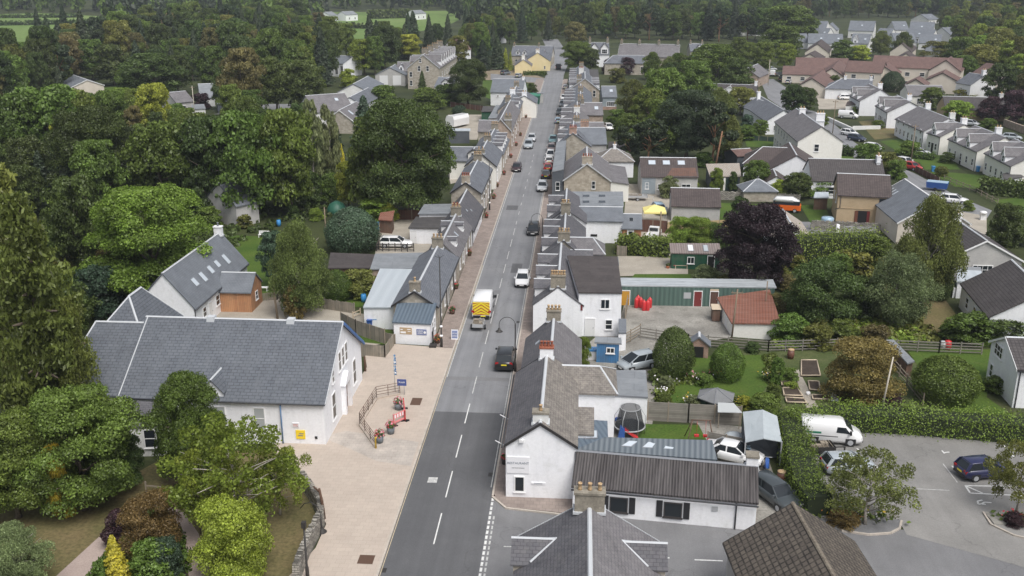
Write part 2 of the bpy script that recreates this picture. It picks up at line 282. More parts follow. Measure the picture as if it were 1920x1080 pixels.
# ---------------------------------------------------------------- mesh builder and objects
def tag(o,label=None,cat=None,group=None,kind=None):
    if label: o['label']=label
    if cat: o['category']=cat
    if group: o['group']=group
    if kind: o['kind']=kind
    return o
def empty(name,p,label,cat,group=None,rz=0.):
    o=bpy.data.objects.new(name,None); COL.objects.link(o); o.location=p; o.rotation_euler=(0,0,rz); o.empty_display_size=.2
    return tag(o,label,cat,group)
def link(name,mesh,parent=None,loc=(0,0,0),rz=0.,scale=None):
    o=bpy.data.objects.new(name,mesh); COL.objects.link(o)
    if parent is not None: o.parent=parent
    o.location=loc; o.rotation_euler=(0,0,rz)
    if scale is not None: o.scale=scale
    return o
class MB:
    def __init__(s): s.v=[];s.f=[];s.m=[];s.uv=[];s.sm=[]
    def face(s,pts,m=0,uv=None,sm=False):
        i=len(s.v); s.v+= [tuple(p) for p in pts]; s.f.append(tuple(range(i,i+len(pts)))); s.m.append(m); s.sm.append(sm)
        s.uv.append(uv if uv else [(p[0],p[1]) for p in pts])
    def box(s,x0,x1,y0,y1,z0,z1,m=0,T=None):
        c=[(x0,y0,z0),(x1,y0,z0),(x1,y1,z0),(x0,y1,z0),(x0,y0,z1),(x1,y0,z1),(x1,y1,z1),(x0,y1,z1)]
        if T: c=[T(*p) for p in c]
        for q in ((3,2,1,0),(4,5,6,7),(0,1,5,4),(1,2,6,5),(2,3,7,6),(3,0,4,7)): s.face([c[k] for k in q],m)
    def hexa(s,b,t,m=0):     # bottom ring, top ring (ccw seen from above)
        n=len(b)
        s.face(b[::-1],m); s.face(t,m)
        for k in range(n): s.face([b[k],b[(k+1)%n],t[(k+1)%n],t[k]],m)
    def rings(s,rs,m=0,caps=True,sm=True):
        n=len(rs[0]); i=len(s.v)
        for r in rs: s.v+=[tuple(p) for p in r]
        for a in range(len(rs)-1):
            for k in range(n):
                q=(i+a*n+k,i+a*n+(k+1)%n,i+(a+1)*n+(k+1)%n,i+(a+1)*n+k)
                s.f.append(q); s.m.append(m); s.sm.append(sm); s.uv.append([(0,0)]*4)
        if caps:
            s.f.append(tuple(i+k for k in range(n))[::-1]); s.m.append(m); s.sm.append(False); s.uv.append([(0,0)]*n)
            s.f.append(tuple(i+(len(rs)-1)*n+k for k in range(n))); s.m.append(m); s.sm.append(False); s.uv.append([(0,0)]*n)
    def tube(s,pts,rad,m=0,n=8,caps=True):
        pts=[Vector(p) for p in pts]; rs=[]
        if not hasattr(rad,'__len__'): rad=[rad]*len(pts)
        for k,p in enumerate(pts):
            d=(pts[min(k+1,len(pts)-1)]-pts[max(k-1,0)]).normalized()
            a=d.orthogonal().normalized() if abs(d.z)<.95 else Vector((1,0,0))
            if abs(d.z)<.95: a=d.cross(Vector((0,0,1))).normalized()
            b=d.cross(a).normalized()
            rs.append([p+(a*math.cos(2*PI*j/n)+b*math.sin(2*PI*j/n))*rad[k] for j in range(n)])
        s.rings(rs,m,caps)
    def lathe(s,c,prof,m=0,n=14):
        s.rings([[ (c[0]+r*math.cos(2*PI*j/n),c[1]+r*math.sin(2*PI*j/n),c[2]+z) for j in range(n)] for r,z in prof],m)
    def mesh(s,name,mats,off=(0,0,0)):
        me=bpy.data.meshes.new(name)
        v=[(p[0]-off[0],p[1]-off[1],p[2]-off[2]) for p in s.v]
        me.from_pydata(v,[],s.f)
        for k in (mats if isinstance(mats,(list,tuple)) else [mats]): me.materials.append(M(k))
        me.polygons.foreach_set('material_index',s.m); me.polygons.foreach_set('use_smooth',s.sm)
        ul=me.uv_layers.new(name='UVMap'); flat=[c for f in s.uv for p in f for c in p]; ul.data.foreach_set('uv',flat)
        me.update(); return me
    def build(s,name,mats,parent=None,off=None):
        if off is None:
            r=parent
            while r is not None and r.parent is not None: r=r.parent
            off=r.location if r is not None else (0,0,0)
        return link(name,s.mesh(name,mats,off),parent)
    def thing(s,name,mats,p,label,cat,group=None,rz=0.):   # single mesh thing, verts local to p
        o=link(name,s.mesh(name,mats),None,p,rz); return tag(o,label,cat,group)
def sheet(name,pts,mat,z,kind='structure',label=None,cat=None,px=True,ang=None,group=None):
    q=[PG(*p) if px else Vector((p[0],p[1],0)) for p in pts]
    mb=MB(); a=sum((q[(i+1)%len(q)].x-q[i].x)*(q[(i+1)%len(q)].y+q[i].y) for i in range(len(q)))
    if a>0: q=q[::-1]
    if ang is None: ang=0
    ca,sa=math.cos(ang),math.sin(ang)
    mb.face([(p.x,p.y,p.z+z) for p in q],0,[(p.x*ca+p.y*sa,-p.x*sa+p.y*ca) for p in q])
    o=mb.build(name,[mat]); tag(o,label,cat,group,kind); return o
def text(body,size,mat,parent,loc,rz,extr=.004,name='lettering',align='CENTER'):
    cu=bpy.data.curves.new(name,'FONT'); cu.body=body; cu.size=size; cu.extrude=extr; cu.align_x=align; cu.align_y='CENTER'
    cu.materials.append(M(mat)); cu.resolution_u=2
    tmp=bpy.data.objects.new('tmp',cu); COL.objects.link(tmp)
    dg=bpy.context.evaluated_depsgraph_get(); me=bpy.data.meshes.new_from_object(tmp.evaluated_get(dg))
    bpy.data.objects.remove(tmp); me.name=name
    o=link(name,me,parent,loc,0); o.rotation_euler=(PI/2,0,rz); return o
HAZE=0.0002; EXPO=0.62
# ---------------------------------------------------------------- windows (mesh data shared by size)
WC={}
def win_meshes(w,h,style):
    k=(round(w,2),round(h,2),style)
    if k in WC: return WC[k]
    fm={'dark':'frame_dark','shut':'frame_white'}.get(style,'frame_white')
    g=MB(); g.box(-w/2+.02,w/2-.02,-.035,.05,.02,h-.02)
    a=MB(); t=.075 if w>.7 else .06
    if w>1.5: t=.09
    for x0,x1,z0,z1 in ((-w/2,-w/2+t,0,h),(w/2-t,w/2,0,h),(-w/2+t,w/2-t,0,t),(-w/2+t,w/2-t,h-t,h)): a.box(x0,x1,-.07,.04,z0,z1)
    if style in('sash','blind'): a.box(-w/2+t,w/2-t,-.06,.04,h*.5-.03,h*.5+.03)
    if style=='grid':
        n=max(2,round(w/.6))
        for i in range(1,n): x=-w/2+w*i/n; a.box(x-.025,x+.025,-.06,.04,t,h-t)
        a.box(-w/2+t,w/2-t,-.063,.04,h*.5-.025,h*.5+.025)
    if style=='cross': a.box(-.03,.03,-.06,.04,t,h-t)
    a.box(-w/2-.06,w/2+.06,-.12,.03,-.07,-.003)
    gm={'pale':'glass_pale','blind':'glass_blind'}.get(style,'glass')
    WC[k]=(g.mesh('window',gm),a.mesh('frame',fm)); return WC[k]
def put_window(parent,p,rz,w,h,style='sash',near=True,name='window'):
    g,f=win_meshes(w,h,style)
    o=link(name,g,parent,p,rz); link('frame',f,o); return o
def put_door(parent,p,rz,w=.9,h=2.,mat='door_brown',glazed=False):
    mb=MB(); mb.box(-w/2,w/2,-.05,.04,0,h,0); mb.box(-w/2-.07,-w/2,-.08,.04,0,h+.08,1); mb.box(w/2,w/2+.07,-.08,.04,0,h+.08,1); mb.box(-w/2,w/2,-.08,.04,h,h+.08,1)
    if glazed: mb.box(-w*.3,w*.3,-.065,-.04,h*.5,h*.9,2)
    o=link('door',mb.mesh('door',[mat,'frame_white','glass']),parent,p,rz)
    hb=MB(); hb.box(w*.32,w*.4,-.1,-.05,h*.47,h*.52); link('handle',hb.mesh('handle','steel'),o); return o
# ---------------------------------------------------------------- roofs
def slab(mb,pts,th=.14,m=0,sidem=None):
    pts=[Vector(p) for p in pts]; e=pts[1]-pts[0]; e.z=0; e.normalize(); n=(pts[1]-pts[0]).cross(pts[2]-pts[1]).normalized()
    up=n.cross(e).normalized()
    o=pts[0]; uv=[((p.dot(e)),(p-o).dot(up)) for p in pts]
    mb.face(pts,m,uv); b=[p-Vector((0,0,th)) for p in pts]; mb.face(b[::-1],m)
    sm=m if sidem is None else sidem
    for k in range(len(pts)):
        j=(k+1)%len(pts); mb.face([b[k],b[j],pts[j],pts[k]],sm)
def strip(mb,a,b,w,h,m=0):      # a capping along the line a-b
    a=Vector(a);b=Vector(b); d=(b-a).normalized(); s=d.cross(Vector((0,0,1)))
    if s.length<1e-4: s=Vector((1,0,0))
    s.normalize(); u=s.cross(d).normalized()
    pa=[a-s*w-u*h*.8,a+s*w-u*h*.8,a+s*w*.45+u*h,a-s*w*.45+u*h]; pb=[p+(b-a) for p in pa]
    mb.rings([pa,pb],m,True,False)
class House:
    def __init__(s,name,label,cat,p,group=None,z=None):
        if z is None: z=terrain(p[0],p[1])
        s.z0=z; s.o=empty(name,(p[0],p[1],z),label,cat,group); s.near=p[1]<125
    def gable(s,a,b,w,eh,rh,wall='white_wall',roof='slate_grey',oh=.22,ov=.14,ext=(0,0),ridge='lead',verge=None,th=.14,zb=None,wallname='wall',roofname='roof',front=None,basecourse=None):
        a=Vector((a[0],a[1],0));b=Vector((b[0],b[1],0)); z0=s.z0
        L=(b-a).length;u=(b-a)/L;n=Vector((-u.y,u.x,0)); wl,wr=(w/2,w/2) if not hasattr(w,'__len__') else w
        s.a,s.b,s.L,s.u,s.n,s.wl,s.wr,s.eh,s.rh,s.ext=a,b,L,u,n,wl,wr,eh,rh,ext
        def pt(t,q,z): v=a+u*t+n*q; return Vector((v.x,v.y,z0+z))
        s.pt=pt; zb=-.3 if zb is None else zb
        A,Bt=-ext[0],L+ext[1]
        gp=min(.16,0.1+th*.4)
        mb=MB()
        e=eh-.04
        mb.face([pt(A,-wr,zb),pt(Bt,-wr,zb),pt(Bt,-wr,e),pt(A,-wr,e)]); mb.face([pt(Bt,wl,zb),pt(A,wl,zb),pt(A,wl,e),pt(Bt,wl,e)])
        rr=rh-.06
        if ext[0]<=0: mb.face([pt(A,wl,zb),pt(A,-wr,zb),pt(A,-wr,e),pt(A,0,rr),pt(A,wl,e)])
        else: mb.face([pt(A,wl,zb),pt(A,-wr,zb),pt(A,-wr,e),pt(A,wl,e)])
        if ext[1]<=0: mb.face([pt(Bt,-wr,zb),pt(Bt,wl,zb),pt(Bt,wl,e),pt(Bt,0,rr),pt(Bt,-wr,e)])
        else: mb.face([pt(Bt,-wr,zb),pt(Bt,wl,zb),pt(Bt,wl,e),pt(Bt,-wr,e)])
        s.wall=mb.build(wallname,[wall],s.o)
        sl=(rh-eh)/wl; sr=(rh-eh)/wr
        zl=eh-oh*sl; zr=eh-oh*sr
        lift=th*.9
        rb=MB()
        va=ov if ext[0]<=0 else 0; vb=ov if ext[1]<=0 else 0
        t0,t1=-va,L+vb
        rA=A-(va if ext[0]<=0 else oh); rB=Bt+(vb if ext[1]<=0 else oh)
        q=lambda t,y,z: pt(t,y,z+lift)
        if ext[0]<=0: rA=t0
        if ext[1]<=0: rB=t1
        slab(rb,[q(rA,-wr-oh,zr),q(rB,-wr-oh,zr),q(t1,0,rh),q(t0,0,rh)],th)
        slab(rb,[q(rB,wl+oh,zl),q(rA,wl+oh,zl),q(t0,0,rh),q(t1,0,rh)],th)
        zz=min(zl,zr)
        if ext[0]>0: slab(rb,[q(rA,wl+oh,zl),q(rA,-wr-oh,zr),q(t0,0,rh)],th)
        if ext[1]>0: slab(rb,[q(rB,-wr-oh,zr),q(rB,wl+oh,zl),q(t1,0,rh)],th)
        s.roof=rb.build(roofname,[roof],s.o); s.lift=lift; s.sl,s.sr=sl,sr
        if ridge:
            c=MB(); strip(c,q(t0,0,rh),q(t1,0,rh),.13,.04)
            if ext[0]>0:
                strip(c,q(rA,wl+oh,zl),q(t0,0,rh),.09,.03); strip(c,q(rA,-wr-oh,zr),q(t0,0,rh),.09,.03)
            if ext[1]>0:
                strip(c,q(rB,wl+oh,zl),q(t1,0,rh),.09,.03); strip(c,q(rB,-wr-oh,zr),q(t1,0,rh),.09,.03)
            c.build('ridge_cap',[ridge],s.roof)
        if verge:
            for side,T,on in ((-1,t0,ext[0]<=0),(1,t1,ext[1]<=0)):
                if not on: continue
                for y,z in ((-wr-oh,zr),(wl+oh,zl)):
                    k=.05*side
                    p0=q(T+k,y,z);p1=q(T+k,0,rh); d=Vector((0,0,-.2)); x=u*(.04*side)
                    ring=[p0+Vector((0,0,.02)),p1+Vector((0,0,.02)),p1+d,p0+d]
                    r2=[p+x for p in ring]; c=MB(); c.rings([ring,r2],0,True,False); c.build('bargeboard',[verge],s.roof)
        return s
    def gutters(s,mat='gutter',sides='LR',pipes=()):
        mb=MB()
        for sd in sides:
            w,sl,sg=(s.wl,s.sl,1) if sd=='L' else (s.wr,s.sr,-1)
            y=sg*(w+.27); z=s.eh-.25*sl+.0
            mb.tube([s.pt(-s.ext[0]-.1,y,z),s.pt(s.L+s.ext[1]+.1,y,z)],.06,0,6)
        mb.build('gutter',[mat],s.o)
        for sd,t in pipes:
            sg,w=(1,s.wl) if sd=='L' else (-1,s.wr)
            c=MB(); c.tube([s.pt(t,sg*(w+.07),0),s.pt(t,sg*(w+.07),s.eh-.1)],.05,0,6); c.build('downpipe',[mat],s.o)
        return s
    def face(s,side,t,z,out=.0):
        if side=='L': p=s.pt(t,s.wl+out,z);d=s.n
        elif side=='R': p=s.pt(t,-s.wr-out,z);d=-s.n
        elif side=='A': p=s.pt(-s.ext[0]-out,t,z);d=-s.u
        else: p=s.pt(s.L+s.ext[1]+out,t,z);d=s.u
        return p-Vector(s.o.location),math.atan2(d.x,-d.y)
    def far(s,side,t): return side in 'LR' and not (-s.ext[0]+.3<t<s.L+s.ext[1]-.3)
    def win(s,side,ts,z,w=.9,h=1.3,style='sash'):
        for t in (ts if hasattr(ts,'__len__') else [ts]):
            if s.far(side,t): continue
            p,rz=s.face(side,t,z); put_window(s.o,p,rz,w,h,style)
        return s
    def door(s,side,t,mat='door_brown',w=.9,h=2.,z=.02,glazed=False):
        if s.far(side,t): t=s.L*.6
        p,rz=s.face(side,t,z); put_door(s.o,p,rz,w,h,mat,glazed); return s
    def panel(s,name,side,t,z,w,h,mat,out=.03,d=.05):
        if s.far(side,t): t=max(.6,min(t,s.L-.6))
        p,rz=s.face(side,t,z); mb=MB(); mb.box(-w/2,w/2,-out-d+.02,.02,0,h); return link(name,mb.mesh(name,mat),s.o,p,rz)
    def chim(s,t,h=.9,wx=.55,wy=1.3,mat='chimney_stone',pots=3,pot='pot_clay',y=0.,cap=None,potoff=0):
        if t>s.L: t=s.L-.4
        zb=s.rh-.9-abs(y)*s.sl; z1=s.rh+h
        mb=MB(); T=lambda x,yy,z: s.pt(t+x,y+yy,z)
        mb.box(-wx/2,wx/2,-wy/2,wy/2,zb,z1,0,T)
        mb.box(-wx/2-.06,wx/2+.06,-wy/2-.06,wy/2+.06,z1,z1+.14,1,T)
        mb.box(-wx/2-.09,wx/2+.09,-wy/2-.09,wy/2+.09,s.rh-.28,s.rh-.12,2,T)
        c=mb.build('chimney',[mat,cap or mat,'lead'],s.o)
        for i in range(pots):
            yy=(i-(pots-1)/2)*(wy/max(pots,1))+potoff
            pb=MB(); b=s.pt(t,y+yy,z1+.14); pb.lathe(b,[(.13,0),(.11,.1),(.1,.35),(.13,.37),(.13,.44),(.09,.44),(.085,.3)],0,8)
            pb.build('chimney_pot',[pot],c)
        return s
    def sky(s,side,t,dn,w=.7,l=1.,pane='glass_pale',fr='lead_dark'):
        if not .2<t<s.L-.2: return s
        wd,sl,sg=(s.wl,s.sl,1) if side=='L' else (s.wr,s.sr,-1)
        c=1/math.sqrt(1+sl*sl)
        def q(dt,dd,h):
            y=dd*c; z=s.rh-y*sl+s.lift; v=s.pt(t+dt,sg*y,z); return v+(s.n*sg*sl+Vector((0,0,1))).normalized()*h
        mb=MB()
        def bx(x0,x1,d0,d1,h0,h1,m):
            b=[q(x0,d0,h0),q(x1,d0,h0),q(x1,d1,h0),q(x0,d1,h0)];tp=[q(x0,d0,h1),q(x1,d0,h1),q(x1,d1,h1),q(x0,d1,h1)]
            if sg>0: b=b[::-1];tp=tp[::-1]
            b=b[::-1];tp=tp[::-1]
            mb.hexa(b,tp,m)
        bx(-w/2-.07,w/2+.07,dn-.07,dn+l+.07,-.02,.05,0); bx(-w/2,w/2,dn,dn+l,.03,.065,1)
        mb.build('skylight',[fr,pane],s.o); return s
    def dormer(s,side,t,w=1.4,hw=1.1,at=.85,wall='white_wall',roof='slate_grey',pit=.75,style='sash',ww=.8,wh=1.,ridge='lead',verge=None,flat=False,valley=False):
        if not w*.4<t<s.L-w*.4: return s
        wd,sl,sg=(s.wl,s.sl,1) if side=='L' else (s.wr,s.sr,-1)
        y0=wd*at; zb=s.rh-y0*sl; zt=zb+hw; za=min(zt+w*.5*pit,s.rh+.05) if not flat else zt+.02
        yb=lambda z: max((s.rh-z)/sl,0.)
        P_=lambda dt,y,z: s.pt(t+dt,sg*y,z)
        mb=MB(); h=w/2
        f=[P_(-h,y0,zb-.1),P_(h,y0,zb-.1),P_(h,y0,zt),P_(0,y0,za),P_(-h,y0,zt)]
        mb.face(f if sg<0 else f[::-1])
        for x in (-h,h):
            g=[P_(x,y0,zb-.1),P_(x,y0,zt),P_(x,yb(zt),zt)]; mb.face(g)
        d=mb.build('dormer',[wall],s.o)
        rb=MB(); o=.12; k=(za-zt)/h
        yr=yb(za)-.05; 
        for sx in (-1,1):
            e0=P_(sx*(h+o),y0+.15,zt-o*k); e1=P_(sx*(h+o),yb(zt-o*k)-.05,zt-o*k); r1=P_(0,yr,za);r0=P_(0,y0+.15,za)
            up=Vector((0,0,.1)); pts=[e0+up,e1+up,r1+up,r0+up]
            nn=(pts[1]-pts[0]).cross(pts[2]-pts[1])
            slab(rb,pts if nn.z>0 else [pts[1],pts[0],pts[3],pts[2]],.09)
        rb.build('roof',[roof],d)
        if valley:
            c=MB()
            for sx in (-1,1): strip(c,P_(0,yr,za+.16),P_(sx*h,yb(zt)+.02,zt+.17),.07,.03)
            c.build('valley_flashing',['lead'],d)
        if ridge:
            c=MB(); strip(c,P_(0,y0+.18,za+.1),P_(0,yr,za+.1),.09,.035)
            c.build('ridge_cap',[ridge],d)
        if verge:
            for sx in (-1,1): c=MB(); strip(c,P_(sx*(h+o),y0+.17,zt-o*k+.06),P_(0,y0+.17,za+.06),.05,.07); c.build('bargeboard',[verge],d)
        if ww>0:
            p=P_(0,y0,zb+.12)-Vector(s.o.location); dd=s.n*sg
            put_window(d,p,math.atan2(dd.x,-dd.y),ww,wh,style)
        return s
    def mono(s,quad,zs,wall='white_wall',roof='felt_grey',oh=.18,th=.14,name='wall',rname='roof',fascia=None,zb=-.3):
        """walls under a single sloping roof; quad ccw from above; quad[0]-quad[1] is the eave that the courses follow"""
        z0=s.z0; q=[Vector((p[0],p[1],0)) for p in quad]
        cen=sum(q,Vector())/4
        mb=MB(); b=[Vector((p.x,p.y,z0+zb)) for p in q]; t=[Vector((p.x,p.y,z0+z-.02)) for p,z in zip(q,zs)]
        for k in range(4): j=(k+1)%4; mb.face([b[k],b[j],t[j],t[k]])
        w=mb.build(name,[wall],s.o)
        # plane through points for overhang
        d1=t[1]-t[0];d2=t[3]-t[0]; n=d1.cross(d2)
        rb=MB(); rp=[]
        for p in q:
            d=(p-cen); d=d/d.length*oh*1.4; x=p+d
            z=t[0].z-(n.x*(x.x-t[0].x)+n.y*(x.y-t[0].y))/n.z
            rp.append(Vector((x.x,x.y,z+th+.0)))
        slab(rb,rp,th,0,1 if fascia else None)
        r=rb.build(rname,[roof]+([fascia] if fascia else []),s.o)
        s.q,s.zs=q,zs; s.mroof=r
        return s
    def mwin(s,k,f,z,w,h,style='sash',door=None,glazed=False):       # on wall k of the last mono block at fraction f
        a,b=s.q[k],s.q[(k+1)%4]; p=a.lerp(b,f); d=(b-a).normalized(); out=Vector((d.y,-d.x,0))
        pp=Vector((p.x,p.y,s.z0+z))-Vector(s.o.location); rz=math.atan2(out.x,-out.y)
        if door: put_door(s.o,pp,rz,w,h,door,glazed)
        else: put_window(s.o,pp,rz,w,h,style)
        return s
    def mpanel(s,name,k,f,z,w,h,mat,out=.03):
        a,b=s.q[k],s.q[(k+1)%4]; p=a.lerp(b,f); d=(b-a).normalized(); o=Vector((d.y,-d.x,0))
        mb=MB(); mb.box(-w/2,w/2,-out,.02,0,h)
        return link(name,mb.mesh(name,mat),s.o,Vector((p.x,p.y,s.z0+z))-Vector(s.o.location),math.atan2(o.x,-o.y))
    def msky(s,f0,f1,w,l,pane='glass_pale',fr='lead_dark'):
        q=s.q;zs=s.zs
        def bl(u,v,h):
            p=q[0]*(1-u)*(1-v)+q[1]*u*(1-v)+q[2]*u*v+q[3]*(1-u)*v
            z=zs[0]*(1-u)*(1-v)+zs[1]*u*(1-v)+zs[2]*u*v+zs[3]*(1-u)*v
            return Vector((p.x,p.y,s.z0+z+.12+h))
        U=(q[1]-q[0]).length;V=(q[3]-q[0]).length; du=w/U/2;dv=l/V/2
        mb=MB()
        for e,h0,h1,m in ((.07,-.02,.05,0),(0,.03,.07,1)):
            a,c=du+e/U,dv+e/V
            pp=[(f0-a,f1-c),(f0+a,f1-c),(f0+a,f1+c),(f0-a,f1+c)]
            mb.hexa([bl(x,y,h0) for x,y in pp],[bl(x,y,h1) for x,y in pp],m)
        mb.build('skylight',[fr,pane],s.o); return s
def boxhouse(*a,**k): pass
# ---------------------------------------------------------------- trees
def leafquads(cent,nrm,size,rs,asp=1.35):
    n=len(cent); t=rs.normal(size=(n,3)); a=np.cross(nrm,t); a/=np.linalg.norm(a,axis=1)[:,None]+1e-9; b=np.cross(nrm,a); b/=np.linalg.norm(b,axis=1)[:,None]+1e-9
    sz=size*rs.uniform(.6,1.35,n)[:,None] if not hasattr(size,'__len__') else (size*rs.uniform(.6,1.35,n))[:,None]
    a=a*sz*.5*asp; b=b*sz*.5
    # diamond-ish leaf sprays
    v=np.stack([cent-a, cent-b*.9+a*.15, cent+a, cent+b*.9+a*.1],1).reshape(-1,3)
    return v
def quadmesh(name,v,mats):
    me=bpy.data.meshes.new(name); n=len(v)//4
    me.vertices.add(len(v)); me.vertices.foreach_set('co',v.astype(np.float32).ravel())
    me.loops.add(n*4); me.loops.foreach_set('vertex_index',np.arange(n*4,dtype=np.int32))
    me.polygons.add(n); me.polygons.foreach_set('loop_start',np.arange(0,n*4,4,dtype=np.int32)); me.polygons.foreach_set('loop_total',np.full(n,4,dtype=np.int32))
    for k in mats: me.materials.append(M(k))
    me.update(calc_edges=True); return me
def unit(rs,n):
    d=rs.normal(size=(n,3)); return d/np.linalg.norm(d,axis=1)[:,None]
def crown_v(kind,seed,n,ls):
    """leaf sprays in a unit tree: height 1, crown radius .5"""
    rs=np.random.RandomState(seed)
    def prof(kind,t):      # radius at relative crown height t
        if kind=='round': return .5*np.sqrt(np.clip(1-((t-.42)/.6)**2,0,1))
        if kind=='birch': return .5*np.clip(np.sin(PI*np.clip(t*.86+.14,0,1))**.7,0,1)
        if kind=='tall': return .5*np.sqrt(np.clip(1-((t-.45)/.58)**2,0,1))
        if kind=='poplar': return .5*np.clip(np.sin(PI*np.clip(t*.85+.13,0,1))**.5,0,1)
        return .5*(1-t)
    if kind in('round','tall','birch','poplar','bush','shrub','airy'):
        z0={'round':.13,'tall':.16,'birch':.14,'poplar':.06,'bush':.0,'shrub':0.,'airy':.3}[kind]
        nb={'round':80,'tall':80,'birch':85,'poplar':60,'bush':46,'shrub':30,'airy':54}[kind]; md={'bush':.1,'shrub':.12,'airy':.1}.get(kind,.082)
        pk='round' if kind in('bush','shrub','airy') else kind
        t=rs.uniform(.03,.97,nb*4); ang=rs.uniform(0,2*PI,nb*4); rr=prof(pk,t)*np.sqrt(rs.uniform(.12,1.,nb*4))
        keep=[];pts=np.stack([rr*np.cos(ang),rr*np.sin(ang),z0+(1-z0)*t],1)
        for i in range(len(pts)):
            if all(np.linalg.norm((pts[i]-pts[j])*np.array([1,1,.8]))>md for j in keep): keep.append(i)
            if len(keep)>=nb: break
        pts=pts[keep]; nb=len(pts)
        br=rs.uniform(.08,.14,nb)*{'round':1.1,'tall':1.1,'bush':1.5,'shrub':1.5,'airy':.62}.get(kind,.95)
        lob=rs.uniform(.82,1.12,(nb,)); pts[:,:2]*=lob[:,None]*(.8 if kind in('bush','shrub') else .87)
        w=br**2; idx=rs.choice(nb,n,p=w/w.sum())
        d=unit(rs,n); d[:,2]=np.where(d[:,2]<-.25,-d[:,2]*.6,d[:,2]); 
        r=br[idx]*rs.uniform(.55,1.08,n)**.6
        c=pts[idx]+d*r[:,None]*np.array([1,1,.85])
        if kind in('birch','airy'):
            hang=rs.uniform(0,1,n)**2*.1; c[:,2]-=hang
            nr=d*.5+unit(rs,n); nr[:,2]*=.4
        else: nr=d*.9+unit(rs,n)*.75
        nr/=np.linalg.norm(nr,axis=1)[:,None]; c[:,2]=np.clip(c[:,2],.0 if kind in('bush','shrub') else z0*.7,1.02)
        return leafquads(c,nr,ls,rs)
    if kind=='dome':
        d=unit(rs,n); t=rs.uniform(.82,1.02,n)+.05*np.sin(d[:,0]*7+seed)*np.sin(d[:,2]*8); d[:,2]=np.where(d[:,2]<-.75,-d[:,2],d[:,2])
        c=np.stack([.49*d[:,0]*t,.49*d[:,1]*t,.47+.52*d[:,2]*t],1); c[:,:2]*=(1.06-.25*np.clip(c[:,2:3]-.45,0,1))
        nr=d+unit(rs,n)*.7; nr/=np.linalg.norm(nr,axis=1)[:,None]; return leafquads(c,nr,ls,rs)
    if kind in('spruce','cone'):
        z0=.03 if kind=='cone' else .07
        nt=26; out=[]
        tz=rs.uniform(0,1,n)**1.15; tier=np.floor(tz*nt)/nt
        ang=rs.uniform(0,2*PI,n); rad=.5*(1-tier)**.7*(.72+.28*np.sin(ang*4+tier*37+seed)*np.sin(tier*61+seed))
        u=np.sqrt(rs.uniform(.1,1,n)); z=z0+(1-z0)*(tier+.035-.05*u*(1-tier))+rs.normal(0,.008,n)
        c=np.stack([rad*u*np.cos(ang),rad*u*np.sin(ang),z],1)
        nr=np.stack([np.cos(ang)*.5,np.sin(ang)*.5,np.full(n,.9)],1)+unit(rs,n)*.5; nr/=np.linalg.norm(nr,axis=1)[:,None]
        return leafquads(c,nr,ls,rs,1.6)
    if kind=='larch':
        nbz=60; bz=np.linspace(.1,.97,nbz); ba=rs.uniform(0,2*PI,nbz); bl=.5*(1-bz)**.6*rs.uniform(.55,1.05,nbz)
        w=bl+.03; i=rs.choice(nbz,n,p=w/w.sum()); u=rs.uniform(.08,1,n)
        sp=rs.normal(0,.05,n)*(1-.4*u); a=ba[i]
        c=np.stack([bl[i]*u*np.cos(a)-sp*np.sin(a),bl[i]*u*np.sin(a)+sp*np.cos(a),bz[i]+.05*u*bl[i]*2-rs.uniform(0,1,n)**2*.09],1)
        nr=unit(rs,n); return leafquads(c,nr,ls,rs,1.9)
    if kind=='pine':
        nb=26; t=rs.uniform(.35,1,nb); a=rs.uniform(0,2*PI,nb); r=.44*np.sqrt(np.clip(1-((t-.66)/.42)**2,0.02,1))*np.sqrt(rs.uniform(.1,1,nb))
        pts=np.stack([r*np.cos(a),r*np.sin(a),t*.95],1); br=rs.uniform(.08,.16,nb)
        idx=rs.randint(0,nb,n); d=unit(rs,n); c=pts[idx]+d*(br[idx]*rs.uniform(.4,1,n)**.5)[:,None]*np.array([1,1,.45])
        nr=d*.5+unit(rs,n)*.8; nr[:,2]+=.4; nr/=np.linalg.norm(nr,axis=1)[:,None]
        return leafquads(c,nr,ls,rs,1.5)
def trunk_mesh(kind,seed,mat):
    rs=random.Random(seed); mb=MB()
    top={'airy':.8,'round':.6,'tall':.72,'birch':.85,'poplar':.85,'spruce':.92,'cone':.9,'larch':.96,'pine':.9}[kind]
    r0={'airy':.018,'round':.03,'tall':.03,'birch':.02,'poplar':.04,'spruce':.022,'cone':.03,'larch':.026,'pine':.026}[kind]
    pts=[(rs.uniform(-.012,.012)*k,rs.uniform(-.012,.012)*k,top*k/5) for k in range(6)]
    mb.tube(pts,[r0*1.25]+[r0*(1-.16*k) for k in range(1,6)],0,7)
    if kind in('round','tall','birch','pine','larch','airy'):
        for k in range(20 if kind=='airy' else 9 if kind!='larch' else 14):
            z=rs.uniform(.2,.62) if kind!='larch' else rs.uniform(.15,.85)
            a=rs.uniform(0,2*PI); l=rs.uniform(.22,.4)*(1 if kind!='larch' else (1.05-z)); up=rs.uniform(.1,.28) if kind!='larch' else .02
            mb.tube([(0,0,z),(l*.5*math.cos(a),l*.5*math.sin(a),z+up*.6),(l*math.cos(a),l*math.sin(a),min(z+up,.95))],[r0*.42,r0*.28,r0*.1],0,5)
    return mb.mesh('trunk',[mat])
TREE={}
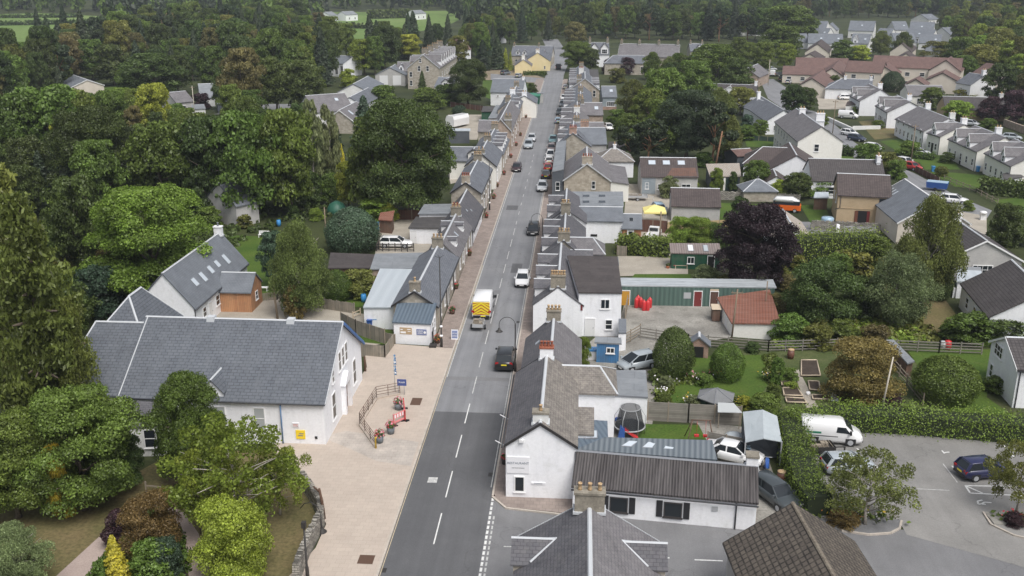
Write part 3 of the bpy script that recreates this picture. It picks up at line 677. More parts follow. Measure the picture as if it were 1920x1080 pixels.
KN={'round':(3,17000,.029),'tall':(3,17000,.028),'birch':(3,16000,.025),'poplar':(2,7000,.045),'spruce':(3,9000,.036),'cone':(1,5000,.05),'larch':(2,8000,.032),'pine':(3,6000,.042),'bush':(3,8000,.042),'shrub':(2,2000,.09),'dome':(2,16000,.024),'airy':(2,11000,.0175),
    'round_hi':(3,70000,.0145),'birch_hi':(2,42000,.0145),'larch_hi':(2,22000,.015),'bush_hi':(3,36000,.019),'tall_hi':(1,50000,.015),'cone_hi':(1,10000,.036)}
def tree_data(kind,var):
    k=(kind,var)
    if k not in TREE:
        nv,n,ls=KN[kind]; base=kind.replace('_hi','')
        sd=(sum(ord(ch) for ch in kind)*7+var*131)%9973
        v=crown_v(base,sd,n,ls)
        cm=quadmesh('crown',v,['leaf_mid'])
        bk={'birch':'bark_pale','airy':'bark_pale','pine':'bark_red','poplar':'bark_pale'}.get(base,'bark')
        TREE[k]=(cm,trunk_mesh(base,sd,bk) if base not in('bush','shrub','dome') else None)
    return TREE[k]
TN={'round':'sycamore_tree','tall':'ash_tree','birch':'birch_tree','poplar':'poplar_tree','spruce':'spruce_tree','cone':'conifer','larch':'larch_tree','pine':'pine_tree','bush':'bush','shrub':'shrub','dome':'clipped_bush','airy':'rowan_tree'}
def plant_at(p,w,h,kind,leaf,label,cat=None,group=None,name=None):
    base=kind.replace('_hi',''); nv=KN[kind][0]; cm,tm=tree_data(kind,R.randrange(nv))
    rz=R.uniform(0,2*PI)
    def setm(o):
        o.material_slots[0].link='OBJECT'; o.material_slots[0].material=M(leaf)
    if tm is None:
        o=link(name or TN[base],cm,None,p,rz,(w,w,h)); setm(o); return tag(o,label,cat or 'bush',group)
    r=empty(name or TN[base],p,label,cat or 'tree',group,rz); r.scale=(w,w,h)
    t=link('trunk',tm,r); c=link('crown',cm,r); setm(c); return r
def plant(kind,leaf,cx,top,base,wpx,label,cat=None,group=None,name=None):
    p=PG(cx,base); zc=proj(p.x,p.y,p.z)[2]; h=htop(p,top); w=wpx*zc/F
    return plant_at(p-Vector((0,0,.1)),w,max(h,.4),kind,leaf,label,cat,group,name)
def hedge(name,pts,w,h,leaf,label,dens=40,ls=.22,cat='hedge',px=True,rough=.18,core='hedge_inner_shade'):
    q=[PG(*p) if px else Vector((p[0],p[1],terrain(p[0],p[1]))) for p in pts]; rs=np.random.RandomState(len(pts)*17+int(abs(q[0].x)*10))
    root=empty(name,q[0],label,cat)
    mb=MB(); V=[]
    for a,b in zip(q[:-1],q[1:]):
        d=b-a; d.z=0; L=d.length; d/=L; n=Vector((-d.y,d.x,0)); i=.16
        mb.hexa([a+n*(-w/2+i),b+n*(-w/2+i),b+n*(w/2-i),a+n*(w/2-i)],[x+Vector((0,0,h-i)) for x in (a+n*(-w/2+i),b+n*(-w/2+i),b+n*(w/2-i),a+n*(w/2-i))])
        A=L*(2*h+w); N=int(A*dens)
        f=rs.uniform(0,1,N); t=rs.uniform(-.02,1.02,N)*L
        hs=h/(2*h+w); y=np.where(f<hs,-w/2,np.where(f<2*hs,w/2,rs.uniform(-w/2,w/2,N))); z=np.where(f<2*hs,rs.uniform(0,h,N),h)
        j=rs.normal(0,rough,(N,3)); bump=.16*np.sin(t*1.3+y)+.12*np.sin(t*3.1+2)
        c=np.stack([a.x+d.x*t+n.x*y,a.y+d.y*t+n.y*y,a.z+z+np.where(f>=2*hs,bump,0)],1)+j
        on=np.where((f<hs)[:,None],-np.array(n),np.where((f<2*hs)[:,None],np.array(n),np.array([0,0,1.])))
        nr=on+unit(rs,N)*.8; nr/=np.linalg.norm(nr,axis=1)[:,None]
        V.append(leafquads(c,nr,ls,rs))
    mb.build('stems',[core],root)  # solid inner box, no stalks; shade within the hedge put into its dark colour
    v=np.concatenate(V)-np.array(root.location); o=link('foliage',quadmesh('foliage',v,[leaf]),root); return root
def cover(name,polys,leaf,dens,h,ls,seed,label,core=None):
    rs=np.random.RandomState(seed); V=[]
    for poly in polys:
        def fn(x,y,rr):
            p=PG(x,y); n=26; r=rr.uniform(.25,.6); hh=h*rr.uniform(.4,1.2); d=unit(rs,n); d[:,2]=abs(d[:,2]); c=d*np.array([r,r,hh])+np.array([p.x,p.y,p.z]); V.append(leafquads(c,d*.7+unit(rs,n)*.4,ls,rs))
        scatter(poly,dens,fn,1.5,seed)
    v=np.concatenate(V); p0=v[0].copy(); o=link(name,quadmesh(name,v-p0,[leaf]),None,tuple(p0)); return tag(o,label,'undergrowth',None,'stuff')
def scatter(poly,n,fn,mind=8,seed=1):
    rr=random.Random(seed); xs=[p[0] for p in poly]; ys=[p[1] for p in poly]; got=[]
    def inside(x,y):
        c=False
        for i in range(len(poly)):
            x1,y1=poly[i];x2,y2=poly[i-1]
            if (y1>y)!=(y2>y) and x<(x2-x1)*(y-y1)/(y2-y1)+x1: c=not c
        return c
    tries=0
    while len(got)<n and tries<n*60:
        tries+=1; x=rr.uniform(min(xs),max(xs)); y=rr.uniform(min(ys),max(ys))
        if not inside(x,y): continue
        if any(abs(x-a)<mind and abs(y-b)<mind*.45 for a,b in got): continue
        got.append((x,y)); fn(x,y,rr)
# ---------------------------------------------------------------- vehicles (x forward, z up, local)
def sect(y,z0,z1,z2):    # half section points -> full ring (seen along +x)
    return [(y*.82,z0),(y,z0+.16),(y*1.0,z1*.55+z0*.45),(y*.985,z1),(y*.9,z2)]
CARS={}
def car_parts(kind):
    if kind in CARS: return CARS[kind]
    S={'hatch':dict(L=4.0,W=1.74,H=1.47,hood=.93,belt=.95,cab=(-1.92,1.05,-1.55,.35),tail=.95),
       'suv':dict(L=4.55,W=1.88,H=1.68,hood=1.05,belt=1.08,cab=(-2.18,1.15,-1.8,.4),tail=1.08),
       'mpv':dict(L=3.95,W=1.72,H=1.56,hood=.98,belt=.97,cab=(-1.9,1.45,-1.6,.35),tail=.97),
       'estate':dict(L=4.6,W=1.8,H=1.5,hood=.95,belt=.97,cab=(-2.22,1.15,-1.8,.4),tail=.97),
       'saloon':dict(L=4.6,W=1.8,H=1.45,hood=.93,belt=.96,cab=(-1.7,1.15,-1.0,.35),tail=1.0)}[kind]
    L,W,H=S['L'],S['W'],S['H']; hw=W/2; b=MB(); zb=.22
    st=[(-L/2,.84,.42,S['tail']-.22),(-L/2+.08,.93,.3,S['tail']-.04),(-L/2+.5,1.,zb,S['tail']),(-.3,1.,zb,S['belt']),(S['cab'][1]-.05,1.,zb,S['hood']+.0),(L/2-.5,.97,zb,S['hood']-.1),(L/2-.12,.88,.28,S['hood']-.24),(L/2,.74,.38,S['hood']-.38)]
    rs=[]
    for x,k,z0,z1 in st:
        y=hw*k; h=z1-z0
        r=[(x,-y*.85,z0),(x,-y,z0+h*.2),(x,-y,z0+h*.62),(x,-y*.97,z0+h*.86),(x,-y*.86,z1),(x,y*.86,z1),(x,y*.97,z0+h*.86),(x,y,z0+h*.62),(x,y,z0+h*.2),(x,y*.85,z0)]
        rs.append(r)
    b.rings(rs,0,True,True)
    xb0,xf0,xb1,xf1=S['cab']; z0=min(S['belt'],S['hood'])-.03; z1=H-.05; wb=hw*.9; wt=hw*.74
    # roof panel and pillars
    rr=[]
    for x,k,dz in ((xb1-.05,.9,-.03),(xb1+.15,1,.03),((xb1+xf1)/2,1.02,.05),(xf1-.1,1,.02),(xf1+.05,.94,-.03)):
        y=wt*k; rr.append([(x,-y,z1-.02),(x,-y*.9,z1+dz),(x,y*.9,z1+dz),(x,y,z1-.02),(x,y*.9,z1-.05),(x,-y*.9,z1-.05)])
    b.rings(rr,0,True,True)
    for sy in (-1,1):
        for (xa,xc,wd) in ((xb0,xb1,.13),(xf0,xf1,.05),((xb0+xf0)/2-.1,(xb1+xf1)/2-.05,.05)):
            b.rings([[(xa-wd,sy*wb,z0),(xa+wd,sy*wb,z0),(xa+wd,sy*(wb-.07),z0),(xa-wd,sy*(wb-.07),z0)],[(xc-wd,sy*(wt+.012),z1),(xc+wd,sy*(wt+.012),z1),(xc+wd,sy*(wt-.06),z1),(xc-wd,sy*(wt-.06),z1)]],0,True,False)
        b.box(xf0-.28,xf0-.1,sy*(wb+.02)-.0 if sy>0 else -wb-.2,wb+.2 if sy>0 else -wb-.02,z0+.05,z0+.2,0)
    b.box(-L/2-.03,-L/2+.1,-hw*.8,hw*.8,.34,.52,1); b.box(L/2-.1,L/2+.02,-hw*.68,hw*.68,.32,.5,1)
    for xw in (-L*.29,L*.305):
        for sy in (-1,1): b.box(xw-.36,xw+.36,sy*hw-.02 if sy>0 else -hw-.006,hw+.006 if sy>0 else -hw+.02,.2,.62,1)
    g=MB()
    q0=[(xb0,-wb+.01,z0),(xf0,-wb+.01,z0),(xf0,wb-.01,z0),(xb0,wb-.01,z0)]; q1=[(xb1,-wt+.01,z1),(xf1,-wt+.01,z1),(xf1,wt-.01,z1),(xb1,wt-.01,z1)]
    g.hexa(q0,q1)
    w=MB(); r=.32 if kind!='suv' else .36
    ring=lambda y,rad:[(rad*math.cos(2*PI*j/14),y,rad+ (r-rad)+rad*math.sin(2*PI*j/14)) for j in range(14)]
    cw=lambda y,rad:[(rad*math.cos(2*PI*j/14),y,r+rad*math.sin(2*PI*j/14)) for j in range(14)]
    w.rings([cw(-.1,r*.9),cw(-.09,r),cw(.09,r),cw(.1,r*.9)],0,True,True); w.rings([cw(-.112,r*.62),cw(.112,r*.62)],1,True,False)
    hl=MB(); hl.box(-.14,.05,-.17,.17,-.08,.08); tl=MB(); tl.box(-.05,.12,-.15,.15,-.09,.12); pl=MB(); pl.box(-.02,.02,-.26,.26,-.06,.06)
    CARS[kind]=dict(S=S,body=b.mesh('body',['paint_black','black_plastic']),glass=g.mesh('windows','glass'),wheel=w.mesh('wheel',['tyre','rim']),hl=hl.mesh('headlight','lamp_clear'),tl=tl.mesh('tail_light','lamp_red'),pf=pl.mesh('number_plate','plate_white'),pr=pl.mesh('number_plate','plate_yellow'))
    return CARS[kind]
def car(kind,px,py,ang,paint,label,group=None,name='parked_car',cat='car',z=0.012,sc_=1.):
    """ang: degrees, 90 = facing up the street (away from the camera)"""
    D=car_parts(kind); S=D['S']; p=PG(px,py)
    r=empty(name,(p.x,p.y,p.z+z),label,cat,group,math.radians(ang)); r.scale=(sc_,)*3
    b=link('body',D['body'],r); b.material_slots[0].link='OBJECT'; b.material_slots[0].material=M(paint)
    link('windows',D['glass'],r); L,hw=S['L'],S['W']/2
    for xw in (-L*.29,L*.305):
        for sy in (-1,1): link('wheel',D['wheel'],r,(xw,sy*(hw-.09),0))
    for sy in (-1,1):
        link('headlight',D['hl'],r,(L/2-.14,sy*hw*.64,S['hood']-.33)); link('tail_light',D['tl'],r,(-L/2+.06,sy*hw*.72,S['tail']-.16))
    link('number_plate',D['pf'],r,(L/2+.02,0,.42)); link('number_plate',D['pr'],r,(-L/2-.0,0,.66 if kind!='suv' else .78))
    return r
def van(px,py,ang,label,L=5.0,W=1.9,H=1.97,rearchev=False,name='van',stripe=None,z=.012,nose=1.15,paint='paint_white'):
    p=PG(px,py); r=empty(name,(p.x,p.y,p.z+z),label,'van',None,math.radians(ang)); hw=W/2
    b=MB(); xr=-L/2;xw=L/2-nose
    def ring(x,k,z0,zs,zt,kt): y=hw*k; return [(x,-y*.92,z0),(x,-y,z0+.2),(x,-y,zs),(x,-y*kt,zt-.08),(x,-y*kt*.9,zt),(x,y*kt*.9,zt),(x,y*kt,zt-.08),(x,y,zs),(x,y,z0+.2),(x,y*.92,z0)]
    b.rings([ring(xr,.97,.32,1.15,H-.06,.9),ring(xr+.12,1,.28,1.15,H,.92),ring(0,1,.26,1.15,H,.92),ring(xw-.55,1,.26,1.12,H,.92),ring(xw-.3,1,.26,1.1,H-.1,.9),ring(xw+.35,.99,.26,1.02,1.22,.92),ring(L/2-.35,.96,.28,.9,1.02,.9),ring(L/2-.08,.88,.32,.7,.86,.86),ring(L/2,.78,.38,.6,.74,.84)],0,True,True)
    b.box(xr-.05,xr+.05,-hw*.9,hw*.9,.34,.55,1); b.box(L/2-.1,L/2+.03,-hw*.75,hw*.75,.34,.55,1)
    for x in (xr+.95,L/2-.95):
        for sy in (-1,1): b.box(x-.4,x+.4,hw-.02 if sy>0 else -hw-.008,hw+.008 if sy>0 else -hw+.02,.2,.68,1)
    for sy in (-1,1): b.box(xr+.5,xw-.8,hw-.01 if sy>0 else -hw-.012,hw+.012 if sy>0 else -hw+.01,.78,.84,1)
    body=link('body',b.mesh('body',[paint,'black_plastic']),r)
    g=MB(); y=hw*.86
    x0,z0_,x1,z1_=xw-.22,H-.13,xw+.36,1.25
    n=Vector((z0_-z1_,0,x1-x0)).normalized()*.015
    g.face([(x1+n.x,-y*.98,z1_+n.z),(x1+n.x,y*.98,z1_+n.z),(x0+n.x,y*.9,z0_+n.z),(x0+n.x,-y*.9,z0_+n.z)])
    link('windscreen',g.mesh('windscreen','glass'),r)
    for sy in (-1,1):
        g=MB(); Y0=sy*(hw*1.008); Y1=sy*(hw*.935)
        pts=[(xw-.95,Y0,1.17),(xw+.12,Y0*.995,1.13),(xw-.25,Y1,H-.27),(xw-.9,Y1,H-.25)]
        k=.03*sy; pts2=[(a,b_+k*.4,c) for a,b_,c in pts]
        g.hexa(pts if sy<0 else pts[::-1],pts2 if sy<0 else pts2[::-1]) ; link('side_window',g.mesh('side_window','glass'),r)
        m=MB(); m.box(xw+.05,xw+.2,sy*(hw+.02) if sy>0 else -hw-.28,hw+.28 if sy>0 else -hw-.02,1.12,1.4); link('wing_mirror',m.mesh('wing_mirror','black_plastic'),r)
        link('headlight',car_parts('hatch')['hl'],r,(L/2-.16,sy*hw*.72,.72)); link('tail_light',car_parts('hatch')['tl'],r,(xr+.02,sy*hw*.9,1.0))
    for x in (xr+.95,L/2-.95):
        for sy in (-1,1): link('wheel',car_parts('suv')['wheel'],r,(x,sy*(hw-.1),0))
    if rearchev:
        c=MB(); c.box(xr-.022,xr-.002,-hw*.92,hw*.92,.62,H-.22,0); link('hazard_panel',c.mesh('hazard_panel','plate_yellow'),r)
        c=MB()
        zc=[.5+.36*k for k in range(-2,6)]
        for zz in zc:
            for sy in (-1,1):
                a=[(0,zz+.62),(0,zz+.5),(hw*.92,zz-.12),(hw*.92,zz)]
                q=[]
                for yy,z_ in a: q.append((xr-.026,sy*yy,min(max(z_,.62),H-.22)))
                if abs(q[0][2]-q[1][2])+abs(q[2][2]-q[3][2])>.02: c.face(q if sy>0 else q[::-1])
        link('chevrons',c.mesh('chevrons','ink_red'),r); link('number_plate',car_parts('hatch')['pr'],r,(xr-.06,-.2,.5))
    if stripe:
        for sy in (-1,1):
            c=MB(); c.box(xr+.25,xr+1.5,hw*.99 if sy>0 else -hw-.014,hw+.014 if sy>0 else -hw*.99,1.0,1.16); link('stripe',c.mesh('stripe',stripe),r)
    return r
def box_trailer(px,py,ang,label,L=1.9,W=1.2,load='galv',mesh=True):
    p=PG(px,py); r=empty('car_trailer',(p.x,p.y,p.z+.012),label,'trailer',None,math.radians(ang)); b=MB()
    b.box(-L/2,L/2,-W/2,W/2,.5,.56,0)
    for x0,x1,y0,y1 in ((-L/2,L/2,-W/2,-W/2+.04),(-L/2,L/2,W/2-.04,W/2),(-L/2,-L/2+.04,-W/2,W/2),(L/2-.04,L/2,-W/2,W/2)): b.box(x0,x1,y0,y1,.56,.85,0)
    b.box(L/2,L/2+1.0,-.05,.05,.5,.56,0); b.box(L/2+.9,L/2+1.0,-.04,.04,.02,.5,0)
    link('bed',b.mesh('bed',load),r)
    for sy in (-1,1): link('wheel',car_parts('hatch')['wheel'],r,(0,sy*(W/2+.12),0),0,(.8,.9,.8))
    if mesh:
        c=MB()
        for k in range(6): c.box(-L/2+.1+k*L/6,-L/2+.14+k*L/6,-W/2,W/2,.85,.9)
        c.box(-L/2+.2,0,-.4,-.1,.56,.95); c.box(.1,.7,0,.45,.56,.9); link('load',c.mesh('load','wood_grey'),r)
    return r
# ---------------------------------------------------------------- fences, walls, poles
def fence(pts,h,mat,label,name='wooden_fence',th=.05,posts=1.9,cat='fence',rails=0,px=True,gap=None,group=None):
    q=[PG(*p) if px else Vector((p[0],p[1],terrain(p[0],p[1]))) for p in pts]
    root=empty(name,q[0],label,cat,group); mb=MB(); pb=MB()
    for a,b in zip(q[:-1],q[1:]):
        d=b-a; L=d.length; dn=d/L; n=Vector((-dn.y,dn.x,0)).normalized()*th/2; Z=Vector((0,0,1))
        if rails:
            for k in range(rails):
                z=h*(k+.7)/rails
                mb.hexa([a+n+Z*(z-.05),a-n+Z*(z-.05),b-n+Z*(z-.05),b+n+Z*(z-.05)][::-1],[a+n+Z*(z+.05),a-n+Z*(z+.05),b-n+Z*(z+.05),b+n+Z*(z+.05)][::-1])
        elif gap:
            N=max(1,int(L/gap))
            for i in range(N):
                c=a+dn*(i+.5)*L/N; e=dn*gap*.4; hh=h+R.uniform(-.05,.05)
                mb.hexa([c-e-n,c+e-n,c+e+n,c-e+n],[x+Z*hh for x in (c-e-n,c+e-n,c+e+n,c-e+n)])
        else:
            mb.hexa([a+n+Z*-.1,a-n+Z*-.1,b-n+Z*-.1,b+n+Z*-.1],[a+n+Z*h,a-n+Z*h,b-n+Z*h,b+n+Z*h])
        N=max(1,round(L/posts))
        for i in range(N+1):
            c=a+dn*L*i/N; s=.05; o=n*1.6
            pb=MB(); pb.hexa([c+Vector((x,y,-.2)) for x,y in ((-s,-s),(s,-s),(s,s),(-s,s))],[c+Vector((x,y,h+.08)) for x,y in ((-s,-s),(s,-s),(s,s),(-s,s))]); pb.build('post',[mat if rails or gap else 'wood_grey'],root)
    mb.build('panel',[mat],root); return root
def stone_wall(pts,h,label,th=.45,mat='drystone',px=True,name='stone_wall',cap=True):
    q=[PG(*p) if px else Vector((p[0],p[1],0)) for p in pts]; root=empty(name,q[0],label,'wall'); mb=MB(); cb=MB(); rr=random.Random(3)
    for a,b in zip(q[:-1],q[1:]):
        d=(b-a); L=d.length; dn=d/L; n=Vector((-dn.y,dn.x,0))*th/2; Z=Vector((0,0,1))
        mb.hexa([a-n-Z*.2,b-n-Z*.2,b+n-Z*.2,a+n-Z*.2],[a-n*.85+Z*h,b-n*.85+Z*h,b+n*.85+Z*h,a+n*.85+Z*h])
        if cap:
            N=int(L/.22)
            for i in range(N):
                c=a+dn*(i+.5)*L/N+Z*h; e=dn*.085*rr.uniform(.7,1.2); hh=Z*rr.uniform(.14,.3); m=n*rr.uniform(.75,1.05)
                cb.hexa([c-e-m,c+e-m,c+e+m,c-e+m],[c-e-m*.8+hh,c+e-m*.8+hh,c+e+m*.8+hh,c-e+m*.8+hh])
    mb.build('wall',[mat],root)
    if cap: cb.build('cope_stones',[mat],root)
    return root
def pole(px,py,h,label,mat='wood_pole',r=.1,lean=(0,0),name='utility_pole',cat='pole',bar=True,rt=None):
    p=PG(px,py); root=empty(name,p,label,cat); mb=MB(); t=(lean[0],lean[1],h)
    mb.tube([(0,0,-.3),t],[r,rt or r*.75],0,8); link('shaft',mb.mesh('shaft',mat),root)
    if bar:
        b=MB(); b.box(-.6+t[0],.6+t[0],-.05,.05,h-.45,h-.35); b.box(-.5+t[0],-.44+t[0],-.03,.03,h-.35,h-.2); b.box(.44+t[0],.5+t[0],-.03,.03,h-.35,h-.2); link('crossarm',b.mesh('crossarm','wood_pole'),root)
    return root
def street_lamp(px,py,h,side,label,px_mode=True,p=None,arm=True):
    p=PG(px,py) if p is None else p
    r=empty('street_lamp',p,label,'street lamp',None); mb=MB()
    mb.lathe((0,0,0),[(.13,0),(.13,.8),(.09,.9),(.065,1.1),(.05,h-.3),(.06,h-.28),(.055,h)],0,10); link('pole',mb.mesh('pole','iron'),r)
    if arm:
        a=MB(); pts=[(0,0,h-.25)]
        for k in range(9):
            t=PI*k/8; pts.append((side*(.75-.75*math.cos(t)),0,h-.15+.75*math.sin(t)))
        pts.append((side*1.5,0,h-.55)); a.tube(pts,.028,0,6); link('arm',a.mesh('arm','iron'),r)
        l=MB(); l.lathe((side*1.5,0,h-.85),[(.34,0),(.32,.05),(.14,.16),(.1,.34),(.03,.4)],0,12); link('lamp_shade',l.mesh('lamp_shade','iron'),r)
    return r
def simple(name,p,label,cat,parts,rz=0.,group=None):
    """parts: list of (name, MB, mats); local coordinates"""
    if len(parts)==1:
        n,mb,mt=parts[0]; o=link(name,mb.mesh(name,mt),None,p,rz); return tag(o,label,cat,group)
    r=empty(name,p,label,cat,group,rz)
    for n,mb,mt in parts: link(n,mb.mesh(n,mt),r)
    return r
def wheelie(px,py,col,label,rz=0.,group=None,h=1.05):
    b=MB(); b.hexa([(-.22,-.25,.05),(.22,-.25,.05),(.22,.25,.05),(-.22,.25,.05)],[(-.28,-.32,h-.08),(.28,-.32,h-.08),(.28,.32,h-.08),(-.28,.32,h-.08)])
    l=MB(); l.box(-.3,.3,-.36,.34,h-.08,h); w=MB(); w.tube([(-.25,.27,.1),(.25,.27,.1)],.1,0,8)
    return simple('wheelie_bin',PG(px,py),label,'bin',[('body',b,col),('lid',l,col),('wheels',w,'tyre')],rz,group)
def tub(px,py,label,cols,pot='grey_plastic',h=.45,r=.28,group=None,z=0.,p=None,bush='leaf_dark'):
    p=(PG(px,py) if p is None else p)+Vector((0,0,z)); o=empty('planter',p,label,'planter',group); b=MB(); b.lathe((0,0,0),[(r*.75,0),(r,h),(r*.9,h),(r*.88,h-.06)],0,12); link('pot',b.mesh('pot',pot),o)
    rs=np.random.RandomState(int(abs(p.x*31+p.y*7))%9999); n=70; d=unit(rs,n); d[:,2]=abs(d[:,2]); c=d*np.array([r*1.25,r*1.25,r*1.5])*rs.uniform(.4,1,n)[:,None]+np.array([0,0,h])
    link('leaves',quadmesh('leaves',leafquads(c,d,.16,rs),[bush]),o)
    for col in cols:
        n=26; d=unit(rs,n); d[:,2]=abs(d[:,2]); c=d*np.array([r*1.3,r*1.3,r*1.7])+np.array([0,0,h])
        link('blossom',quadmesh('blossom',leafquads(c,d,.12,rs),[col]),o)
    return o
# ================================================================ SETTING
gm=MB()
xs=[-900,-600,-400,-300,-220,-160,-120,-90,-60,-30,0,30,60,80,100,120,140,160,180,200,225,250,280,320,380,460,560,700,900,1200]
ys=[-20,20,60,100,150,190,210,230,250,270,290,310,340,380,420,460,500,560,620,700,780,860,900,950,1000,1060,1120,1200,1300,1450,1700,2100]
for i in range(len(xs)-1):
    for j in range(len(ys)-1):
        gm.face([(x,y,terrain(x,y)-.03) for x,y in ((xs[i],ys[j]),(xs[i+1],ys[j]),(xs[i+1],ys[j+1]),(xs[i],ys[j+1]))],0,None,True)
tag(gm.build('ground',['grass_ground']),kind='structure')
RL,RR=-12.0,-5.75
def rect(n,x0,x1,y0,y1,mat,z): return sheet(n,[(x0,y0),(x1,y0),(x1,y1),(x0,y1)],mat,z,px=False)
# the street: nearest surface is newer and darker
rect('road',RL,RR,76.6,350,'old_asphalt',.012); rect('road',RL,RR,30,76.6,'new_asphalt',.012)
sheet('road',[(-12,350),(-5.75,350),(-4.6,400),(-6,440),(-12,520),(-20,520),(-14,440),(-12,400)],'old_asphalt',.012,px=False)
rect('road',-11.8,-6,83.4,84.2,'side_asphalt',.016); rect('road',-9.6,-8.8,93,110,'side_asphalt',.016); rect('road',-8.2,-6.9,117,121,'new_asphalt',.016); rect('road',-11.2,-9.4,150,153,'new_asphalt',.016)
sheet('side_street',[(-5.75,40),(62,40),(62,60),(12.4,60.3),(2.4,60.7),(-4.6,61.3),(-5.75,62.6)],'side_asphalt',.012,px=False)
sheet('car_park',[(1487,972),(1500,800),(1560,785),(1960,815),(1960,1075),(1700,1003),(1690,985)],'park_asphalt',.02)
def kerb(n,pts,w=.14,h=.12,mat='kerb',px=False):
    q=[PG(*p) if px else Vector((p[0],p[1],0)) for p in pts]; mb=MB()
    for a,b in zip(q[:-1],q[1:]):
        d=(b-a).normalized(); s=Vector((-d.y,d.x,0))*w/2; Z=Vector((0,0,h))
        mb.hexa([a-s,b-s,b+s,a+s],[a-s+Z,b-s+Z,b+s+Z,a+s+Z])
    return tag(mb.build(n,[mat]),kind='structure')
kerb('kerb',[(RL-.07,30),(RL-.07,330)]); kerb('kerb',[(RR+.07,62.7),(RR+.07,332)])
kerb('kerb',[(-5.7,62.6),(-4.6,61.1),(.2,60.4)])
def raised(n,pts,mat,h=.115,px=False,ang=0):
    q=[PG(*p) if px else Vector((p[0],p[1],0)) for p in pts]
    a=sum((q[(i+1)%len(q)].x-q[i].x)*(q[(i+1)%len(q)].y+q[i].y) for i in range(len(q)))
    if a>0: q=q[::-1]
    mb=MB(); mb.face([(p.x,p.y,h) for p in q],0)
    for i in range(len(q)):
        p,r=q[i],q[(i+1)%len(q)]; mb.face([(p.x,p.y,-.1),(r.x,r.y,-.1),(r.x,r.y,h),(p.x,p.y,h)])
    return tag(mb.build(n,[mat]),kind='structure')
pl=[P(742,647),P(683,655),P(688,690),P(598,832),P(515,822),P(520,870),P(568,905),P(592,945),P(612,985),P(592,1030),P(540,1085)]
raised('plaza',[(RL-.14,35),(RL-.14,91)]+[(p.x,p.y) for p in pl]+[(-17,35)],'paving')
raised('pavement',[(RL-.14,91.),(RL-.14,335),(-14.6,335),(-15.2,250),(-14.3,180),(-14.2,92.2),(-14.5,91.6)],'brown_paving',.118)
raised('pavement',[(-5.6,62.6),(-4.6,61.2),(.3,60.6),(.4,62.7),(-4.8,62.8)],'brown_paving',.11)
raised('pavement',[(RR+.14,62.9),(-4.7,61.4),(-4.5,75),(-4.3,96),(-4.2,130),(-4.2,335),(RR+.14,335)],'brown_paving')
sheet('paving_patch',[(RL-.3,66.6),(RL-.3,70.6),(-18.6,72.2),(-20,71.2),(-20,70.7),(-18,69.4),(-15,67.2)],'slab_patch',.122,px=False)
sheet('manhole_cover',[(-14.2,77.5),(-13.3,77.5),(-13.3,79),(-14.2,79)],'rust_iron',.122,px=False); sheet('manhole_cover',[(-13.6,53.6),(-12.6,53.6),(-12.6,54.6),(-13.6,54.6)],'rust_iron',.122,px=False)
sheet('manhole_cover',[(-10.7,64.4),(-10,64.4),(-10,65.2),(-10.7,65.2)],'worn_paint',.016,px=False); sheet('manhole_cover',[(-6.3,65.6),(-5.9,65.6),(-5.9,66.2),(-6.3,66.2)],'iron',.016,px=False)
sheet('manhole_cover',[(-11.9,52.9),(-11.6,52.9),(-11.6,53.4),(-11.9,53.4)],'iron',.016,px=False); sheet('manhole_cover',[(-6.3,99),(-5.9,99),(-5.9,99.6),(-6.3,99.6)],'iron',.016,px=False)
# painted lines
for k in range(24):
    y=56.3+6.05*k
    mt='line_paint' if k<4 else 'worn_paint'
    rect('centre_line',-9.09,-9.0,y,y+(3.9 if k<14 else 2.),mt,.02)
for k in range(18):
    y=57.3-.62*k+ (6.2 if False else 4.8)
    rect('give_way_line',-5.72,-5.56,y,y+.42,'line_paint',.02)
    if k>3: rect('give_way_line',-5.42,-5.3,y,y+.42,'worn_paint',.02)
rect('road_edge_line',RL+.16,RL+.24,84,330,'worn_paint',.02); rect('road_edge_line',RL+.05,RL+.11,30,120,'yellow_line',.02)
rect('road_edge_line',RR-.2,RR-.13,64,230,'worn_paint',.02)
rect('centre_line',-4.4,-3.4,56.3,56.4,'worn_paint',.02); rect('centre_line',5.2,6.4,55.7,55.82,'line_paint',.02); rect('centre_line',8.,9.8,55.6,55.72,'line_paint',.02)
# car park marks
def pxline(a,b,w,mat='line_paint',z=.026,name='bay_line'):
    a=P(*a);b=P(*b); d=(b-a).normalized(); s=Vector((-d.y,d.x,0))*w/2; sheet(name,[tuple(v)[:2] for v in (a-s,b-s,b+s,a+s)],mat,z,px=False)
for a,b in (((1810,911),(1960,914)),((1810,911),(1819,925)),((1819,925),(1960,932)),((1812,912),(1842,925))): pxline(a,b,.14)
for a,b in (((1766,845),(1771,851)),((1770,849),(1780,848)),((1785,874),(1790,880)),((1788,878),(1800,878)),((1881,835),(1901,857)),((1606,841),(1612,846))): pxline(a,b,.12)
for a,b in (((1768,870),(1795,905)),((1720,917),(1780,920))): pxline(a,b,.08,'worn_paint')
for a,b in (((1842,938),(1833,940)),((1833,940),(1834,946)),((1834,946),(1841,945)),((1841,945),(1846,942)),((1846,942),(1859,943)),((1841,946),(1848,946))): pxline(a,b,.13,'line_paint',.026,'bay_symbol')
raised('pavement',[(1560,972),(1690,976),(1687,992),(1672,1000),(1630,1003),(1580,996),(1500,985)],'side_asphalt',.1,True)
kerb('kerb',[(1690,978),(1687,992),(1670,1001),(1630,1004),(1578,997)],.14,.13,'kerb',True)
kerb('kerb',[(1843,962),(1858,985),(1900,1005),(1960,1020)],.12,.13,'kerb',True)
